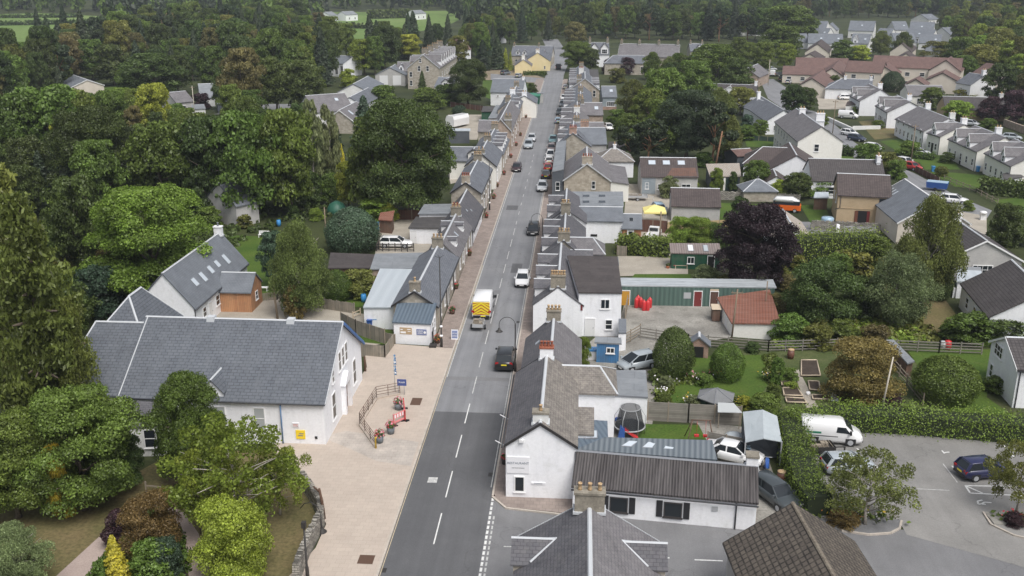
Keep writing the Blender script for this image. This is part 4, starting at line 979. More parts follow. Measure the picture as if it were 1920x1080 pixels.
raised('gravel_bed',[(1845,962),(1864,984),(1960,988),(1960,960)],'concrete_yard',.1,True); raised('gravel_bed',[(1620,950),(1680,953),(1683,972),(1600,968)],'concrete_yard',.11,True)
mnoise('rough_grass',(.06,.085,.025),(.1,.115,.045),.5,5,(.13,.11,.06),grain=.35)
# left park
sheet('park_lawn',[(0,930),(250,890),(330,845),(530,845),(572,915),(600,985),(560,1090),(0,1090)],'dry_lawn',.008)
sheet('path',[(95,1090),(190,1003),(245,978),(262,985),(215,1030),(165,1090)],'path_gravel',.02)
sheet('path',[(318,950),(345,960),(372,1000),(392,1060),(395,1090),(355,1090),(348,1030),(330,985),(310,962)],'path_gravel',.02)
sheet('yard',[(1053,262),(1100,262),(1100,180),(1062,180)],'side_asphalt',.009)
sheet('planting_bed',[(160,1090),(215,1032),(255,975),(300,952),(328,985),(346,1030),(354,1090)],'soil',.014)
# left yards
sheet('yard',[(382,602),(415,575),(470,572),(545,545),(560,500),(620,548),(600,575),(690,590),(740,640),(690,650),(640,610)],'gravel',.01)
sheet('lawn',[(420,440),(520,445),(525,470),(500,520),(470,560),(455,500)],'lawn',.008); sheet('lawn',[(560,560),(625,555),(690,530),(680,575),(600,580)],'lawn',.009)
sheet('lawn',[(455,510),(530,525),(540,560),(470,570)],'lawn',.009); sheet('lawn',[(640,600),(735,620),(742,648),(680,642)],'lawn',.013)
sheet('yard',[(706,462),(715,405),(800,400),(798,440),(850,470),(800,490),(700,490)],'gravel',.01)
sheet('yard',[(830,285),(905,285),(900,330),(845,345)],'gravel',.01); sheet('yard',[(840,215),(905,215),(895,262),(840,262)],'gravel',.01)
sheet('lawn',[(905,150),(930,150),(930,190),(905,180)],'lawn',.009); sheet('yard',[(905,125),(980,132),(1025,148),(1010,156),(905,150)],'dirt',.009); sheet('road',[(920,138),(1030,148),(1027,156),(920,150)],'old_asphalt',.013); sheet('lawn',[(985,158),(1020,155),(1012,180),(990,182)],'lawn',.009)
sheet('lane',[(400,215),(470,205),(560,215),(580,200),(545,195),(470,195)],'side_asphalt',.01)
sheet('lawn',[(190,165),(235,160),(230,180),(195,185)],'lawn',.009)
# right yards
sheet('yard',[(1088,700),(1090,655),(1165,590),(1170,572),(1345,575),(1372,632),(1300,645),(1230,700),(1225,780),(1215,860),(1140,860),(1080,800)],'concrete_yard',.01)
sheet('yard',[(1158,480),(1290,482),(1290,515),(1160,518)],'gravel',.011); sheet('lawn',[(1190,514),(1300,514),(1345,520),(1345,528),(1180,526)],'lawn',.014)
sheet('yard',[(1175,345),(1260,345),(1262,480),(1165,470)],'gravel',.009)
sheet('garden_lawn',[(1232,712),(1290,690),(1300,668),(1440,665),(1440,720),(1425,745),(1390,775),(1240,765)],'lawn',.012)
sheet('lawn',[(1200,795),(1310,797),(1330,835),(1190,828)],'lawn',.014); sheet('yard',[(1305,790),(1390,800),(1430,830),(1480,975),(1400,985),(1330,835)],'concrete_yard',.012)
sheet('garden_ground',[(1440,655),(1700,660),(1790,770),(1475,770),(1445,720)],'rough_grass',.01); sheet('lawn',[(1700,655),(1860,655),(1850,745),(1900,780),(1780,775)],'lawn',.012)
sheet('garden_path',[(1487,695),(1497,693),(1535,765),(1512,765)],'gravel',.024)
for q in ([(1502,678),(1531,678),(1538,707),(1502,707)],[(1463,712),(1488,713),(1494,725),(1466,725)],[(1467,730),(1494,730),(1505,745),(1470,744)],[(1515,717),(1535,718),(1538,735),(1518,733)],[(1522,743),(1560,744),(1562,752),(1524,751)],[(1472,748),(1507,750),(1512,758),(1475,757)]):
    c=MB(); pp=[PG(*x) for x in q]; 
    r=empty('raised_bed',pp[0],'timber edged bed of dark soil in the allotment garden','raised bed','allotment beds beside the hedge')
    b=MB(); b.hexa([p-Vector((0,0,.1)) for p in (pp[3],pp[2],pp[1],pp[0])],[p+Vector((0,0,.16)) for p in (pp[3],pp[2],pp[1],pp[0])]); b.build('soil',['soil'],r)
    b=MB()
    for i in range(4): 
        a_,b_=pp[i]+Vector((0,0,.17)),pp[(i+1)%4]+Vector((0,0,.17)); b.tube([a_,b_],.07,0,4)
    b.build('edging',['wood_pale'],r)
sheet('garden_ground',[(1380,655),(1480,655),(1480,775),(1390,780)],'rough_grass',.009)
sheet('garden_ground',[(1455,590),(1700,600),(1760,640),(1450,650)],'grass_ground',.01)
sheet('lawn',[(1690,545),(1760,545),(1800,600),(1730,640)],'dry_lawn',.012)
sheet('garden_lawn',[(1500,385),(1545,383),(1560,415),(1520,418)],'lawn',.014); sheet('yard',[(1480,415),(1640,420),(1640,450),(1540,450)],'side_asphalt',.012); sheet('lawn',[(1345,380),(1460,385),(1440,420),(1350,420)],'lawn',.01)
sheet('lawn',[(1395,255),(1500,262),(1500,280),(1400,275)],'lawn',.012)
sheet('street',[(1425,150),(1450,148),(1475,165),(1500,200),(1545,215),(1600,265),(1640,295),(1715,325),(1795,368),(1860,395),(1840,425),(1750,385),(1690,335),(1590,290),(1555,245),(1500,225),(1440,185)],'old_asphalt',.014)
sheet('yard',[(1530,172),(1600,180),(1600,205),(1535,205)],'gravel',.01); sheet('street',[(1860,222),(1960,240),(1960,262),(1890,240)],'old_asphalt',.013)
sheet('lawn',[(1610,228),(1665,222),(1700,255),(1640,262)],'dry_lawn',.01); sheet('lawn',[(1650,265),(1740,255),(1790,300),(1720,305)],'lawn',.01); sheet('lawn',[(1740,320),(1860,330),(1880,360),(1790,350)],'lawn',.01); sheet('lawn',[(1720,300),(1790,303),(1800,318),(1735,318)],'lawn',.012)
sheet('lawn',[(1865,375),(1960,365),(1960,400),(1880,405)],'lawn',.01); sheet('lawn',[(1820,220),(1905,218),(1900,232),(1825,232)],'lawn',.011); sheet('lawn',[(1540,290),(1600,293),(1600,300),(1540,299)],'lawn',.011)
sheet('yard',[(1790,395),(1850,405),(1850,440),(1800,430)],'gravel',.016)
# far fields
sheet('field',[(-120,78),(-120,25),(60,24),(200,31),(190,45),(100,60),(50,80)],'field',.03); sheet('field',[(560,78),(610,22),(870,20),(860,38),(830,52),(700,72)],'field',.03); sheet('field',[(1030,18),(1120,16),(1120,22),(1030,24)],'field',.03)
sheet('farm_track',[(-120,44),(62,41),(62,38),(-120,40)],'dirt',.04)
# ================================================================ BUILDINGS
def PR(px,py,h):
    z=h
    for _ in range(12): p=P(px,py,z); z=h+terrain(p.x,p.y)
    return p
def rhouse(name,label,p1,p2,rh,eh,w,wall,roof,cat='house',group=None,**k):
    a=PR(*p1,rh);b=PR(*p2,rh); h=House(name,label,cat,((a.x+b.x)/2,(a.y+b.y)/2),group); h.gable(a,b,w,eh,rh,wall,roof,**k); return h
def row(name,label,apex,Y0,Y1,xs,eh,wall,roof,right=False,wl=None,wr=None,cat='house',rh=None,**k):
    z=rh or zat(apex[0],apex[1],Y0); X=P(apex[0],apex[1],z).x; w=abs(xs-X)
    if right: l,r=w,(wr or w)
    else: l,r=(wl or w),w
    h=House(name,label,cat,(X,Y0)); h.gable((X,Y0),(X,Y1),(l,r),eh,z,wall,roof,**k); return h
def fb(name,label,q,zs,wall,roof,cat='building',h=None,**k):
    pts=[P(p[0],p[1],z) for p,z in zip(q,zs)]
    if h is None: h=House(name,label,cat,(pts[0].x,pts[0].y))
    return h.mono(pts,zs,wall,roof,**k)
# ---- community hall
h=House('community_hall','big white community hall under a long blue-grey slate roof','hall',(-28,76.4))
h.gable((-36.1,76.4),(-19.55,76.2),13.,3.8,8.05,'white_wall','slate_hall',oh=.3,ov=.2)
c=MB(); q=lambda t,y,z: h.pt(t,y,z+h.lift)
for y0,z0,y1,z1 in ((6.8,3.62,0,8.05),):
    for k in range(2): a=q(16.78+.06*k,y0,z0-.05-.16*k);b=q(16.78+.06*k,y1,z1-.05-.16*k); strip(c,a,b,.07,.09)
c.build('bargeboard',['verge_blue'],h.roof); c=MB(); strip(c,q(16.78,-6.8,3.6),q(16.78,0,8.05),.05,.06); strip(c,q(-.02,-6.8,3.6),q(-.02,0,8.05),.06,.05); c.build('verge_trim',['lead'],h.roof)
h.gutters('gutter','R',[]); 
for t,hh in ((11.4,1.9),(8.2,1.9)): h.win('R',t-.1,1.25,.95,1.9,'blind')
c=MB(); c.tube([h.pt(13.1,-6.62,.0),h.pt(13.1,-6.62,3.6)],.06,0,6); c.build('downpipe',['gutter_blue'],h.o)
h.dormer('R',7.6,1.8,.5,.99,'white_wall','slate_hall',1.1,ww=0)
h.door('B',.1,'door_brown',1.3,2.5); h.win('B',[-3.6,3.6],1.0,1.1,2.3,'sash'); h.win('B',[-1.1,0,1.1],4.2,.8,1.7,'sash'); h.win('B',[-3.4],4.1,.6,1.1,'sash')
p,rz=h.face('B',.1,0); mb=MB(); mb.box(-1.1,-.72,-.35,.02,0,2.8); mb.box(.72,1.1,-.35,.02,0,2.8); mb.hexa([(-1.25,-.42,2.8),(1.25,-.42,2.8),(1.25,.02,2.8),(-1.25,.02,2.8)],[(-.1,-.42,3.7),(.1,-.42,3.7),(.1,.02,3.7),(-.1,.02,3.7)]); link('porch',mb.mesh('porch','white_wall'),h.o,p,rz)
for side,mats,(t,z) in (('R',('sign_white','ink_red'),(14.2,1.55)),): 
    o=h.panel('notice',side,t,z,.55,.4,'sign_white'); mb=MB(); mb.box(-.2,.2,-.065,-.05,.22,.27); mb.box(-.2,.2,-.065,-.05,.1,.15); link('lettering',mb.mesh('lettering','ink_red'),o)
o=h.panel('notice','R',14.55,.55,.75,.75,'sign_yellow'); mb=MB(); mb.box(-.2,.2,-.065,-.05,.25,.33); mb.box(-.1,.25,-.065,-.05,.42,.5); link('lettering',mb.mesh('lettering','ink_grey'),o)
h.panel('vent','R',15.8,.6,.2,.2,'black_plastic')
for t in (12.35,5.5): 
    mb=MB(); mb.hexa([h.pt(t+x,y,7.7) for x,y in ((-.35,-.4),(.35,-.4),(.35,.4),(-.35,.4))],[h.pt(t+x,y,8.35) for x,y in ((-.3,-.3),(.3,-.3),(.3,.3),(-.3,.3))]); mb.build('roof_vent',['lead'],h.o)
h.gable((-40.6,76.1),(-36.2,76.1),12.2,3.8,7.6,'white_wall','slate_hall',ext=(1.,0),ov=0.)
a=P(242,557,8.6); h.gable((a.x,a.y),(a.x,a.y+2.5),5.0,5.4,8.6,'white_wall','slate_hall',ext=(3.4,2.))
a=[P(226,800,2.6),P(303,797,2.6),P(312,757,3.5),P(236,755,3.5)]
h.mono(a,[2.6,2.6,3.5,3.5],'white_dirty','slate_dark'); h.mwin(0,.68,.7,.95,1.6,'sash'); h.mwin(1,.45,0,1.,2.,door='door_blue')
# ---- barn house with skylights
h=House('long_house','long white house with five skylights in its slate roof and timber porch','house',(-42,101.5))
h.gable((-42.1,93.4),(-41.9,109.6),(3.3,2.9),3.0,6.5,'white_wall','slate_plain',ridge='lead',oh=.25); h.chim(15.8,.8,.6,.9,'white_wall',1,'lead_dark')
for t,l in ((3.6,.9),(5.7,1.1),(8.1,.9),(10.2,.8),(12.6,1.2)): h.sky('R',t,2.3,.75,l)
h.win('R',[2.6],1.0,.9,1.1); h.door('R',4.3,'door_white'); h.win('R',[6.4],1.,1.1,1.2)
h.gutters('gutter','LR',[('R',.1)])
a=P(420,535,3.2)
h.gable((-39.2,102.3),(-35.6,102.3),3.8,2.4,3.9,'timber_orange','slate_plain',oh=.2); h.win('B',0,.9,.8,1.); 
# ---- cafe and cottages on the left of the street
h=row('stone_cottage','first stone cottage on the left, behind the white cafe with the blue roof',(777,547),95.5,113.3,-14.35,2.95,'stone_grey','slate_grey',verge='verge_dark')
h.chim(.45,.85,.55,1.1,'chimney_stone',1); h.chim(17.2,1.,.6,1.3,'chimney_stone',3,'pot_clay'); h.win('R',[3,6.2,12.2,15],.9,.8,1.4); h.door('R',9.2,'door_black'); h.gutters('gutter','R',[('R',7.6),('R',13.7)])
cafe=House('cafe','white cafe with blue-grey lean-to roof and two sign boards on its front','cafe',(-16.4,93.5))
cafe.mono([(-18.25,92.25),(-14.5,91.95),(-14.42,95.35),(-18.3,95.4)],[2.25,2.25,3.1,3.1],'white_wall','metal_blue_grey',oh=.12)
cafe.mwin(1,.35,.9,.7,1.2); cafe.mwin(1,.72,.9,.7,1.2)
o=cafe.mpanel('sign_board',0,.33,1.05,1.25,.72,'sign_tan'); mb=MB(); mb.box(-.55,-.3,-.045,-.03,.45,.55); mb.box(.15,.5,-.045,-.03,.5,.58); mb.box(.2,.5,-.045,-.03,.3,.36); mb.box(-.55,0,-.045,-.03,.1,.3); link('lettering',mb.mesh('lettering','ink_white'),o)
o=cafe.mpanel('sign_board',0,.76,1.05,1.05,.62,'sign_lilac'); text('CAFE',.24,'ink_white',o,(-.15,-.04,.42),0); text('OPEN',.2,'ink_white',o,(-.15,-.04,.2),0); mb=MB(); mb.rings([[(.34+.13*math.cos(k*PI/8),-.045,.3+.13*math.sin(k*PI/8)) for k in range(16)],[(.34+.13*math.cos(k*PI/8),-.03,.3+.13*math.sin(k*PI/8)) for k in range(16)]],0,True,False); link('roundel',mb.mesh('roundel','ink_white'),o)
fb('flat_annexe','white annexe with a streaked pale sheet roof behind the cafe',[(682,577),(739,577),(783,506),(713,506)],[2.3,2.4,3.,2.8],'white_wall','sheet_pale',oh=.1)
fb('flat_annexe','low stone annexe with grey felt roof beside the brown shed',[(697,505),(778,504),(800,476),(706,478)],[2.3,2.3,2.6,2.6],'stone_brown','felt_grey')
fb('garden_shed','long low shed with flat brown felt roof beside the garden',[(618,503),(696,503),(703,479),(622,476)],[2.,2.,2.2,2.2],'shed_brown','felt_brown',cat='shed')
h=row('stone_cottage','stone cottage with two white-edged dormers beside the white gable',(828,455),113.4,128.3,-14.3,2.9,'stone_grey','slate_purple',rh=4.75)
h.dormer('R',3.2,1.7,.95,.7,'frame_white','slate_dark',.2,ww=1.1,wh=.75); h.dormer('R',10.4,1.7,.95,.7,'frame_white','slate_dark',.2,ww=1.1,wh=.75); h.dormer('L',3.,1.6,.9,.7,'frame_white','slate_dark',.3); h.dormer('L',10.5,2.2,.9,.7,'frame_white','slate_dark',.3)
h.sky('R',6.8,.9,.4,.7); h.chim(14.2,.9,.6,1.3,'chimney_stone',3); h.win('R',[2,5,9,12.5],.9,.8,1.3); h.door('R',7,'door_brown')
fb('garage','flat-roofed white garage with dark roof beside the parked white car',[(768,428),(836,428),(842,407),(782,408)],[2.2,2.2,2.4,2.4],'white_wall','felt_black').mwin(0,.1,.1,.8,1.7,door='door_white')
fb('flat_annexe','white annexe with pale flat roof behind the dark-roofed garage',[(786,402),(846,401),(852,384),(797,385)],[2.9,2.9,3.,3.],'white_wall','felt_grey')
h=row('white_house','low house with a bright white gable facing down the street',(853,399),128.5,142.4,-14.2,2.3,'white_wall','slate_dark',rh=4.8); h.chim(.4,.7,.5,.9,'chimney_stone',2,'pot_red'); h.sky('R',5,1.3,.3,.3); h.sky('R',7,1.9,.3,.3); h.win('R',[3,7,11],.8,.8,1.2); h.gutters('gutter','R',[('R',.2)])
h=row('stone_house','two-storey stone house with red pots and black verges',(873,343),142.6,161.,-14.45,4.3,'stone_grey','slate_grey',verge='verge_dark'); h.chim(.4,.9,.6,1.2,'stone_tan',4,'pot_red'); h.chim(17.8,.9,.6,1.3,'chimney_stone',4,'pot_clay'); h.win('R',[2,5.5,9,12.5,16],3.,.8,1.1); h.win('R',[2,5.5,12.5,16],.8,.8,1.4); h.door('R',9); h.gutters('gutter','R',[('R',6),('R',14)])
h=row('cream_house','cream gabled house with black verges and a rear wing',(901,287),164.7,178.,-14.,4.,'cream_wall','slate_grey',verge='verge_dark'); h.chim(.6,.4,.6,1.3,'chimney_stone',2); h.chim(12.6,.8,.6,1.2,'chimney_stone',3,'pot_clay'); h.win('R',[3,7,10],2.7,.7,1.); h.win('R',[3,10],.8,.8,1.3)
a=P(846,276,5.3);b=P(899,278,5.3); h.gable((a.x,a.y),(b.x,a.y),5.2,3.4,5.3,'cream_wall','slate_grey'); h.dormer('R',4.3,2.,1.2,.95,'cream_wall','slate_dark',1.2,'cross',1.,1.2,verge='verge_dark'); h.sky('R',4.4,.9,.8,.9)
h=row('terraced_house','stone terrace with four lead-topped dormers over the left pavement',(909,276),178.1,194.,-13.9,3.6,'stone_tan','slate_grey',rh=5.7)
for t in (2,5.6,9.3,13): h.dormer('R',t,1.5,1.2,.92,'frame_white','slate_dark',.45,ww=.9,wh=1.)
h.chim(15.6,.9,.6,1.3,'chimney_stone',4,'pot_clay'); h.chim(.4,.9,.6,1.3,'chimney_stone',2,'pot_clay'); h.win('R',[2,6,10,14],.9,.8,1.4)
h=row('stone_house','tall grey stone house with a slate wing on its left',(937,226),200.,229.,-13.9,4.4,'stone_brown','slate_purple',rh=6.7,verge='lead'); h.chim(.5,.6,.6,1.4,'chimney_stone',2,'pot_clay',-1.5); h.win('R',[3,8,13,18,23],3.,.8,1.2); h.win('R',[3,8,13,18,23],.8,.8,1.5)
a=P(899,226,5.6);b=P(937,227,5.6); h.gable((a.x,a.y),(b.x,a.y),5.6,3.8,5.6,'stone_grey','slate_purple')
h=row('shop','stone shop row with low dormers toward the far end of the street',(948,199),230,262.,-14.3,4.2,'stone_tan','slate_grey',rh=6.2); h.chim(.5,.9,.6,1.3,'chimney_stone',3); h.chim(16,.9,.6,1.3,'white_wall',3); h.chim(31,.9,.6,1.3,'chimney_stone',3); h.win('R',[3,8,13,18,23,28],.8,.9,1.5)
for t in (4,10,20,26): h.dormer('R',t,1.4,1.,.9,'frame_white','slate_dark',.6)
fb('flat_annexe','flat grey-roofed stone block behind the far left shops',[(916,222),(958,222),(962,198),(930,198)],[3.2,3.2,3.4,3.4],'stone_brown','felt_grey')
fb('garden_store','green flat-topped store behind the far shops',[(903,210),(925,209),(928,200),(906,200)],[2.5,2.5,2.6,2.6],'shed_green','felt_black',cat='shed')
fb('car_port','open yard shelter with a pale flat roof behind the terrace',[(836,246),(880,246),(880,242),(842,242)],[2.6,2.6,2.7,2.7],'dark_cladding','sheet_pale',cat='shelter')
h=rhouse('white_house','wide white house with slate roof set back on the left of the street',(925,148),(984,149),6.6,3.6,9,'white_wall','slate_plain'); h.chim(14,.6,.6,.8,'white_wall',2); h.win('R',[4,9],1.,.9,1.3); h.win('R',[2,6,10,14],2.3,.5,.5)
h=rhouse('gable_shop','white gabled shop with a ring ornament near the green skip',(983,180),(986,171),5.4,3.6,6,'cream_wall','slate_grey'); h.chim(.5,.8,.6,1.2,'white_wall',2)
p=PG(1003,193); mb=MB(); mb.hexa([(-1.3,-2.6,0),(1.3,-2.6,0),(1.3,2.6,0),(-1.3,2.6,0)],[(-1.5,-3.1,2.2),(1.5,-3.1,2.2),(1.5,3.1,2.2),(-1.5,3.1,2.2)]); m2=MB(); m2.box(-1.55,1.55,-3.1,3.1,2.2,2.4); simple('skip',p,'bright green covered skip standing on the far left pavement','skip',[('body',mb,'door_green'),('cover',m2,'green_plastic')])
p=PG(1013,192); mb=MB(); mb.box(-.8,.8,-.8,.8,0,2.5); m2=MB(); m2.box(-.9,.9,-.9,.9,2.5,2.62); simple('kiosk',p,'plain grey box kiosk on the pavement beside the green skip','kiosk',[('body',mb,'grey_wall'),('roof',m2,'lead_dark')])
h=rhouse('yellow_house','pale yellow gabled house with two chimneys beside the far road',(1008,99),(1011,91),6.3,3.4,9,'yellow_wall','slate_grey'); h.chim(.5,.9,.7,1.3,'cream_wall',3); h.win('A',[-2.6,2.6],.6,.6,1.1); 
h=rhouse('yellow_cottage','small cream cottage left of the pale yellow gabled house',(981,112),(983,105),4.6,2.5,6.,'yellow_wall','slate_purple'); h.chim(.4,1.3,.6,1.1,'cream_wall',1)
h=rhouse('hotel','long slate-roofed hotel closing the view left of the far road',(962,86),(1037,87),6.8,3.6,9,'stone_grey','slate_grey'); h.chim(.5,.8,.7,1.3,'chimney_stone',3); h.chim(10,.8,.7,1.3,'chimney_stone',3); h.win('R',[2,5,8,11,14],.8,.9,1.4); h.win('B',[-2,2],3,.9,1.4)
for t in (2.5,5.,12.5): h.dormer('R',t,1.5,.9,.9,'white_wall','slate_dark',.9)
# ---- buildings behind on the left
h=House('grand_hotel','large grey stone hotel with a tall gable and a row of dormers','hotel',(-48,315)); h.gable((-48,305),(-47.5,345),(4.9,4.9),6.4,10.3,'stone_grey','slate_purple',verge='lead'); h.win('A',[-1.3,1.3],5.4,.9,1.6); h.win('A',[3.9],3.6,.9,1.6); h.win('A',[3.9],1,.9,1.6); h.win('A',[.9],8.0,.8,1.2)
for t in (6,11,16,21,26,31,36): h.dormer('R',t,2.4,1.6,.97,'white_wall','slate_purple',1.5,verge='verge_white')
h.win('R',[6,11,16,21,26,31,36],3.2,1.,1.6); h.win('R',[6,11,16,21,26,31,36],.9,1.,1.6)
for t in (4,14,24,34): h.chim(t,1.4,.8,2.,'chimney_stone',4)
for t in (5,9): h.dormer('L',t,2.2,1.4,.95,'stone_grey','slate_purple',1.3,verge='verge_white')
a=PR(745,117,6.5);b=PR(768,117,6.5); h.gable((a.x,a.y+1),(b.x,a.y+1),7,4.,6.5,'stone_grey','slate_purple'); h.win('R',[1.2,3],.8,1.2,2.2,'grid'); h.dormer('R',1.6,1.6,1.,.95,'white_wall','slate_dark',1.3)
h=rhouse('lodge','slate lodge with a pointed porch dormer below the big stone hotel',(823,145),(856,146),5.2,2.9,8,'white_dirty','slate_plain'); h.dormer('R',3.4,2.4,1.3,.99,'white_dirty','slate_dark',1.3,'cross',1.3,1.1,verge='verge_dark'); h.win('R',[6.6],.9,1.,1.1)
h=rhouse('grey_house','grey gabled garage block with two white doors among the trees',(731,127),(741,121),5.6,3.3,9.5,'grey_wall','slate_plain'); h.panel('garage_door','A',-2.1,.3,2.6,2.9,'door_white'); h.panel('garage_door','A',2.1,.3,2.6,2.9,'door_white')
h=rhouse('low_house','low grey-roofed house stepping down beside the grey garage block',(662,158),(690,143),5,2.8,9,'white_dirty','slate_plain'); h.win('A',[0],.8,1.2,1.2)
h=rhouse('low_house','white gabled bungalow tucked beside the barn-like hall',(655,183),(690,165),4.6,2.6,7,'white_wall','slate_grey'); h.win('A',[0],.8,1.2,1.2)
h=rhouse('village_hall','barn-like hall with a big plain purple-grey roof',(573,180),(645,175),6.5,3.2,11,'white_dirty','slate_purple',cat='hall'); h.sky('R',7,1.8,.8,1.); h.win('R',[3,6,9,12],1.,1.,1.2); h.door('A',-1.5,'door_black',1.6,2)
h=rhouse('stone_house','small stone house with white-edged gable beside the poplars',(636,207),(668,191),5.2,2.8,6.3,'stone_grey','slate_purple',verge='verge_white'); h.win('A',[1.2],.7,.9,1.3); h.sky('R',4,1.2,1.,1.4,'glass_pale')
h=rhouse('bungalow','pale bungalow with white framed gable in the far left wood',(138,141),(163,150),4.3,2.5,9,'pale_wall','slate_plain',verge='verge_white',group=None); h.win('A',[-1.6,1.6],.6,1.6,1.5,'cross'); h.win('R',[2.5,6],.8,1.2,1.1)
h=rhouse('cottage','grey-roofed cottage half hidden by the yellowing tree',(315,174),(347,171),5,2.8,8,'grey_wall','slate_purple'); h.win('R',[2,5],.8,1.,1.1); h.win('A',[0],.8,1,1)
h=rhouse('cottage','dark green-roofed cottage beneath the tall brown beech',(372,158),(398,157),5.5,2.4,9,'white_dirty','felt_grey'); h.win('R',[1,4],.7,.8,1.)
fb('garden_shed','shed with pale sheet roof beneath the tall brown beech',[(408,195),(433,194),(429,187),(406,187)],[2.4,2.4,2.7,2.7],'dark_cladding','corrugated_silver',cat='shed')
fb('garden_shed','low grey flat roofed shed below the grey-roofed cottage',[(360,205),(385,204),(382,196),(360,197)],[2.2,2.2,2.4,2.4],'white_dirty','felt_grey',cat='shed')
h=rhouse('bungalow','long bungalow with white gable ends in the left wood',(258,100),(318,97),5,2.9,10,'white_wall','tile_brown'); h.win('R',[3,8,14],.8,1.4,1.2); h.win('B',[0],.9,1.2,1.2)
h=rhouse('white_house','white upright house glimpsed between the pines on the left',(320,72),(342,72),7.5,5,8,'white_wall','slate_grey'); h.win('R',[1.2,3.6,6],1,.9,1.2); h.win('R',[1.2,3.6,6],3.4,.9,1.2)
h=rhouse('white_house','white house with a tall window wall behind the bright sycamore',(632,104),(660,106),6.5,4.4,9,'white_wall','slate_plain'); h.win('R',[4,6.5,9],.7,1.3,3.,'grid')
h=rhouse('white_house','small white far house high in the left skyline trees',(387,34),(400,34),6.5,4.2,7,'white_wall','slate_plain'); h.win('R',[1,4],1,1,1.4)
h=rhouse('white_house','house with steep twin white gables behind the big stone hotel',(845,74),(866,72),8,4,9,'white_wall','tile_maroon'); h.dormer('R',3,3,2,.95,'white_wall','tile_maroon',1.5,verge='verge_white'); h.dormer('R',7,3,2,.95,'white_wall','tile_maroon',1.5,verge='verge_white')
h=rhouse('barn_house','pale gabled house half buried in the left trees beyond the long house',(410,344),(452,336),6,3.2,7.5,'grey_wall','slate_grey'); h.win('R',[4],.8,.7,1.)
for lab,q in (('far white farmhouse at the near edge of the centre field',((608,23),(622,22))),('far white farmhouse with a pale roof behind the centre field',((640,22),(662,21))),('far white farm shed on the right of the centre field',((770,20),(790,19)))):
    h=rhouse('farmhouse',lab,q[0],q[1],6,4,9,'white_wall','felt_grey'); h.win('R',[3,8],1,1.,1.3)
for lab,q in (('tiny white house on the far hillside above the left wood',((366,6),(380,6))),('tiny pale house on the far hillside right of the tiny white one',((410,6),(426,6))),('far white house among trees right of the centre field',((986,14),(996,14))),('far roof between the dark trees above the hotel',((918,53),(938,52)))):
    h=rhouse('far_house',lab,q[0],q[1],7,4,9,'white_wall','felt_grey'); h.win('R',[3,8],1,1.,1.3)
# ================================================================ RIGHT ROW
h=row('corner_house','white gable-ended corner house with a restaurant sign board',(1013,796),62.6,75.4,-4.72,4.25,'white_wall','slate_dark',right=True,wr=2.55,rh=5.95,oh=.12,ov=.06,verge='verge_dark')
# the right hand slope of this roof is weathered and lichened
h.chim(.75,.55,.75,1.1,'white_dirty',1,'pot_clay',cap='chimney_stone'); h.chim(12.6,.75,.6,1.1,'white_wall',4,'pot_red',cap='pot_red')
h.win('A',[1.45],.55,.75,1.25,'plain'); h.gutters('gutter','L',[]); 
c=MB(); c.tube([h.pt(-.07,-2.5,0),h.pt(-.07,-2.5,3.9)],.05,0,6); c.build('downpipe',['gutter'],h.o)
o=h.panel('sign_board','A',1.55,2.05,1.6,1.3,'sign_white'); text('RESTAURANT',.25,'ink_grey',o,(0,-.068,.8),0); mb=MB(); mb.box(-.45,.45,-.06,-.05,.4,.44); link('underline',mb.mesh('underline','ink_grey'),o)
o=h.panel('lettering_strip','A',.1,1.2,1.,.16,'white_wall',.02); text('PARKING',.14,'ink_grey',o,(0,-.055,.08),0)
h.panel('floodlight','A',1.3,4.55,.35,.2,'white_plastic',.2)
# lichened slope as its own roof sheet
sl=MB(); q=lambda t,y,z: h.pt(t,y,z+h.lift+.022)
slab(sl,[q(-.06,-2.55-.12,h.eh-.12*h.sr),q(12.9,-2.55-.12,h.eh-.12*h.sr),q(12.9,-.05,h.rh-.05*h.sr),q(-.06,-.05,h.rh-.05*h.sr)],.02); sl.build('roof',['slate_lichen'],h.o)
a=P(1062,687,5.1); b=P(1108,690,5.1)
h.gable((-1.5,a.y),(2.1,a.y),4.8,3.9,5.1,'white_wall','slate_lichen',ext=(0,1.2)); 
h.mono([(.35,66.6),(1.55,66.6),(1.55,69.4),(.35,69.4)],[3.2,3.2,4.,4.],'white_wall','slate_lichen',oh=.06)
a=[P(1085,840,2.4),P(1137,824,2.4),P(1131,770,3.2),P(1085,778,3.2)]
h.mono([(.35,63.2),(2.6,64.1),(2.6,69.2),(.35,69.2)],[2.5,2.5,3.1,3.1],'white_wall','metal_blue_grey',oh=.05); h.msky(.45,.62,.9,1.)
h=row('terraced_house','slate-roofed house with a red-potted chimney joined to the corner house',(1034,650),75.6,86.6,-4.55,3.0,'white_dirty','slate_dark',right=True,wr=2.55,rh=5.3,oh=.1,ov=.06); h.chim(10.5,.75,.7,1.3,'chimney_stone',4,'pot_clay'); h.sky('L',7,1.6,.35,.4)
sl=MB(); q=lambda t,y,z: h.pt(t,y,z+h.lift+.022)
slab(sl,[q(-.05,-2.65,h.eh-.1*h.sr),q(11.,-2.65,h.eh-.1*h.sr),q(11.,-.05,h.rh-.05*h.sr),q(-.05,-.05,h.rh-.05*h.sr)],.02); sl.build('roof',['slate_purple'],h.o)
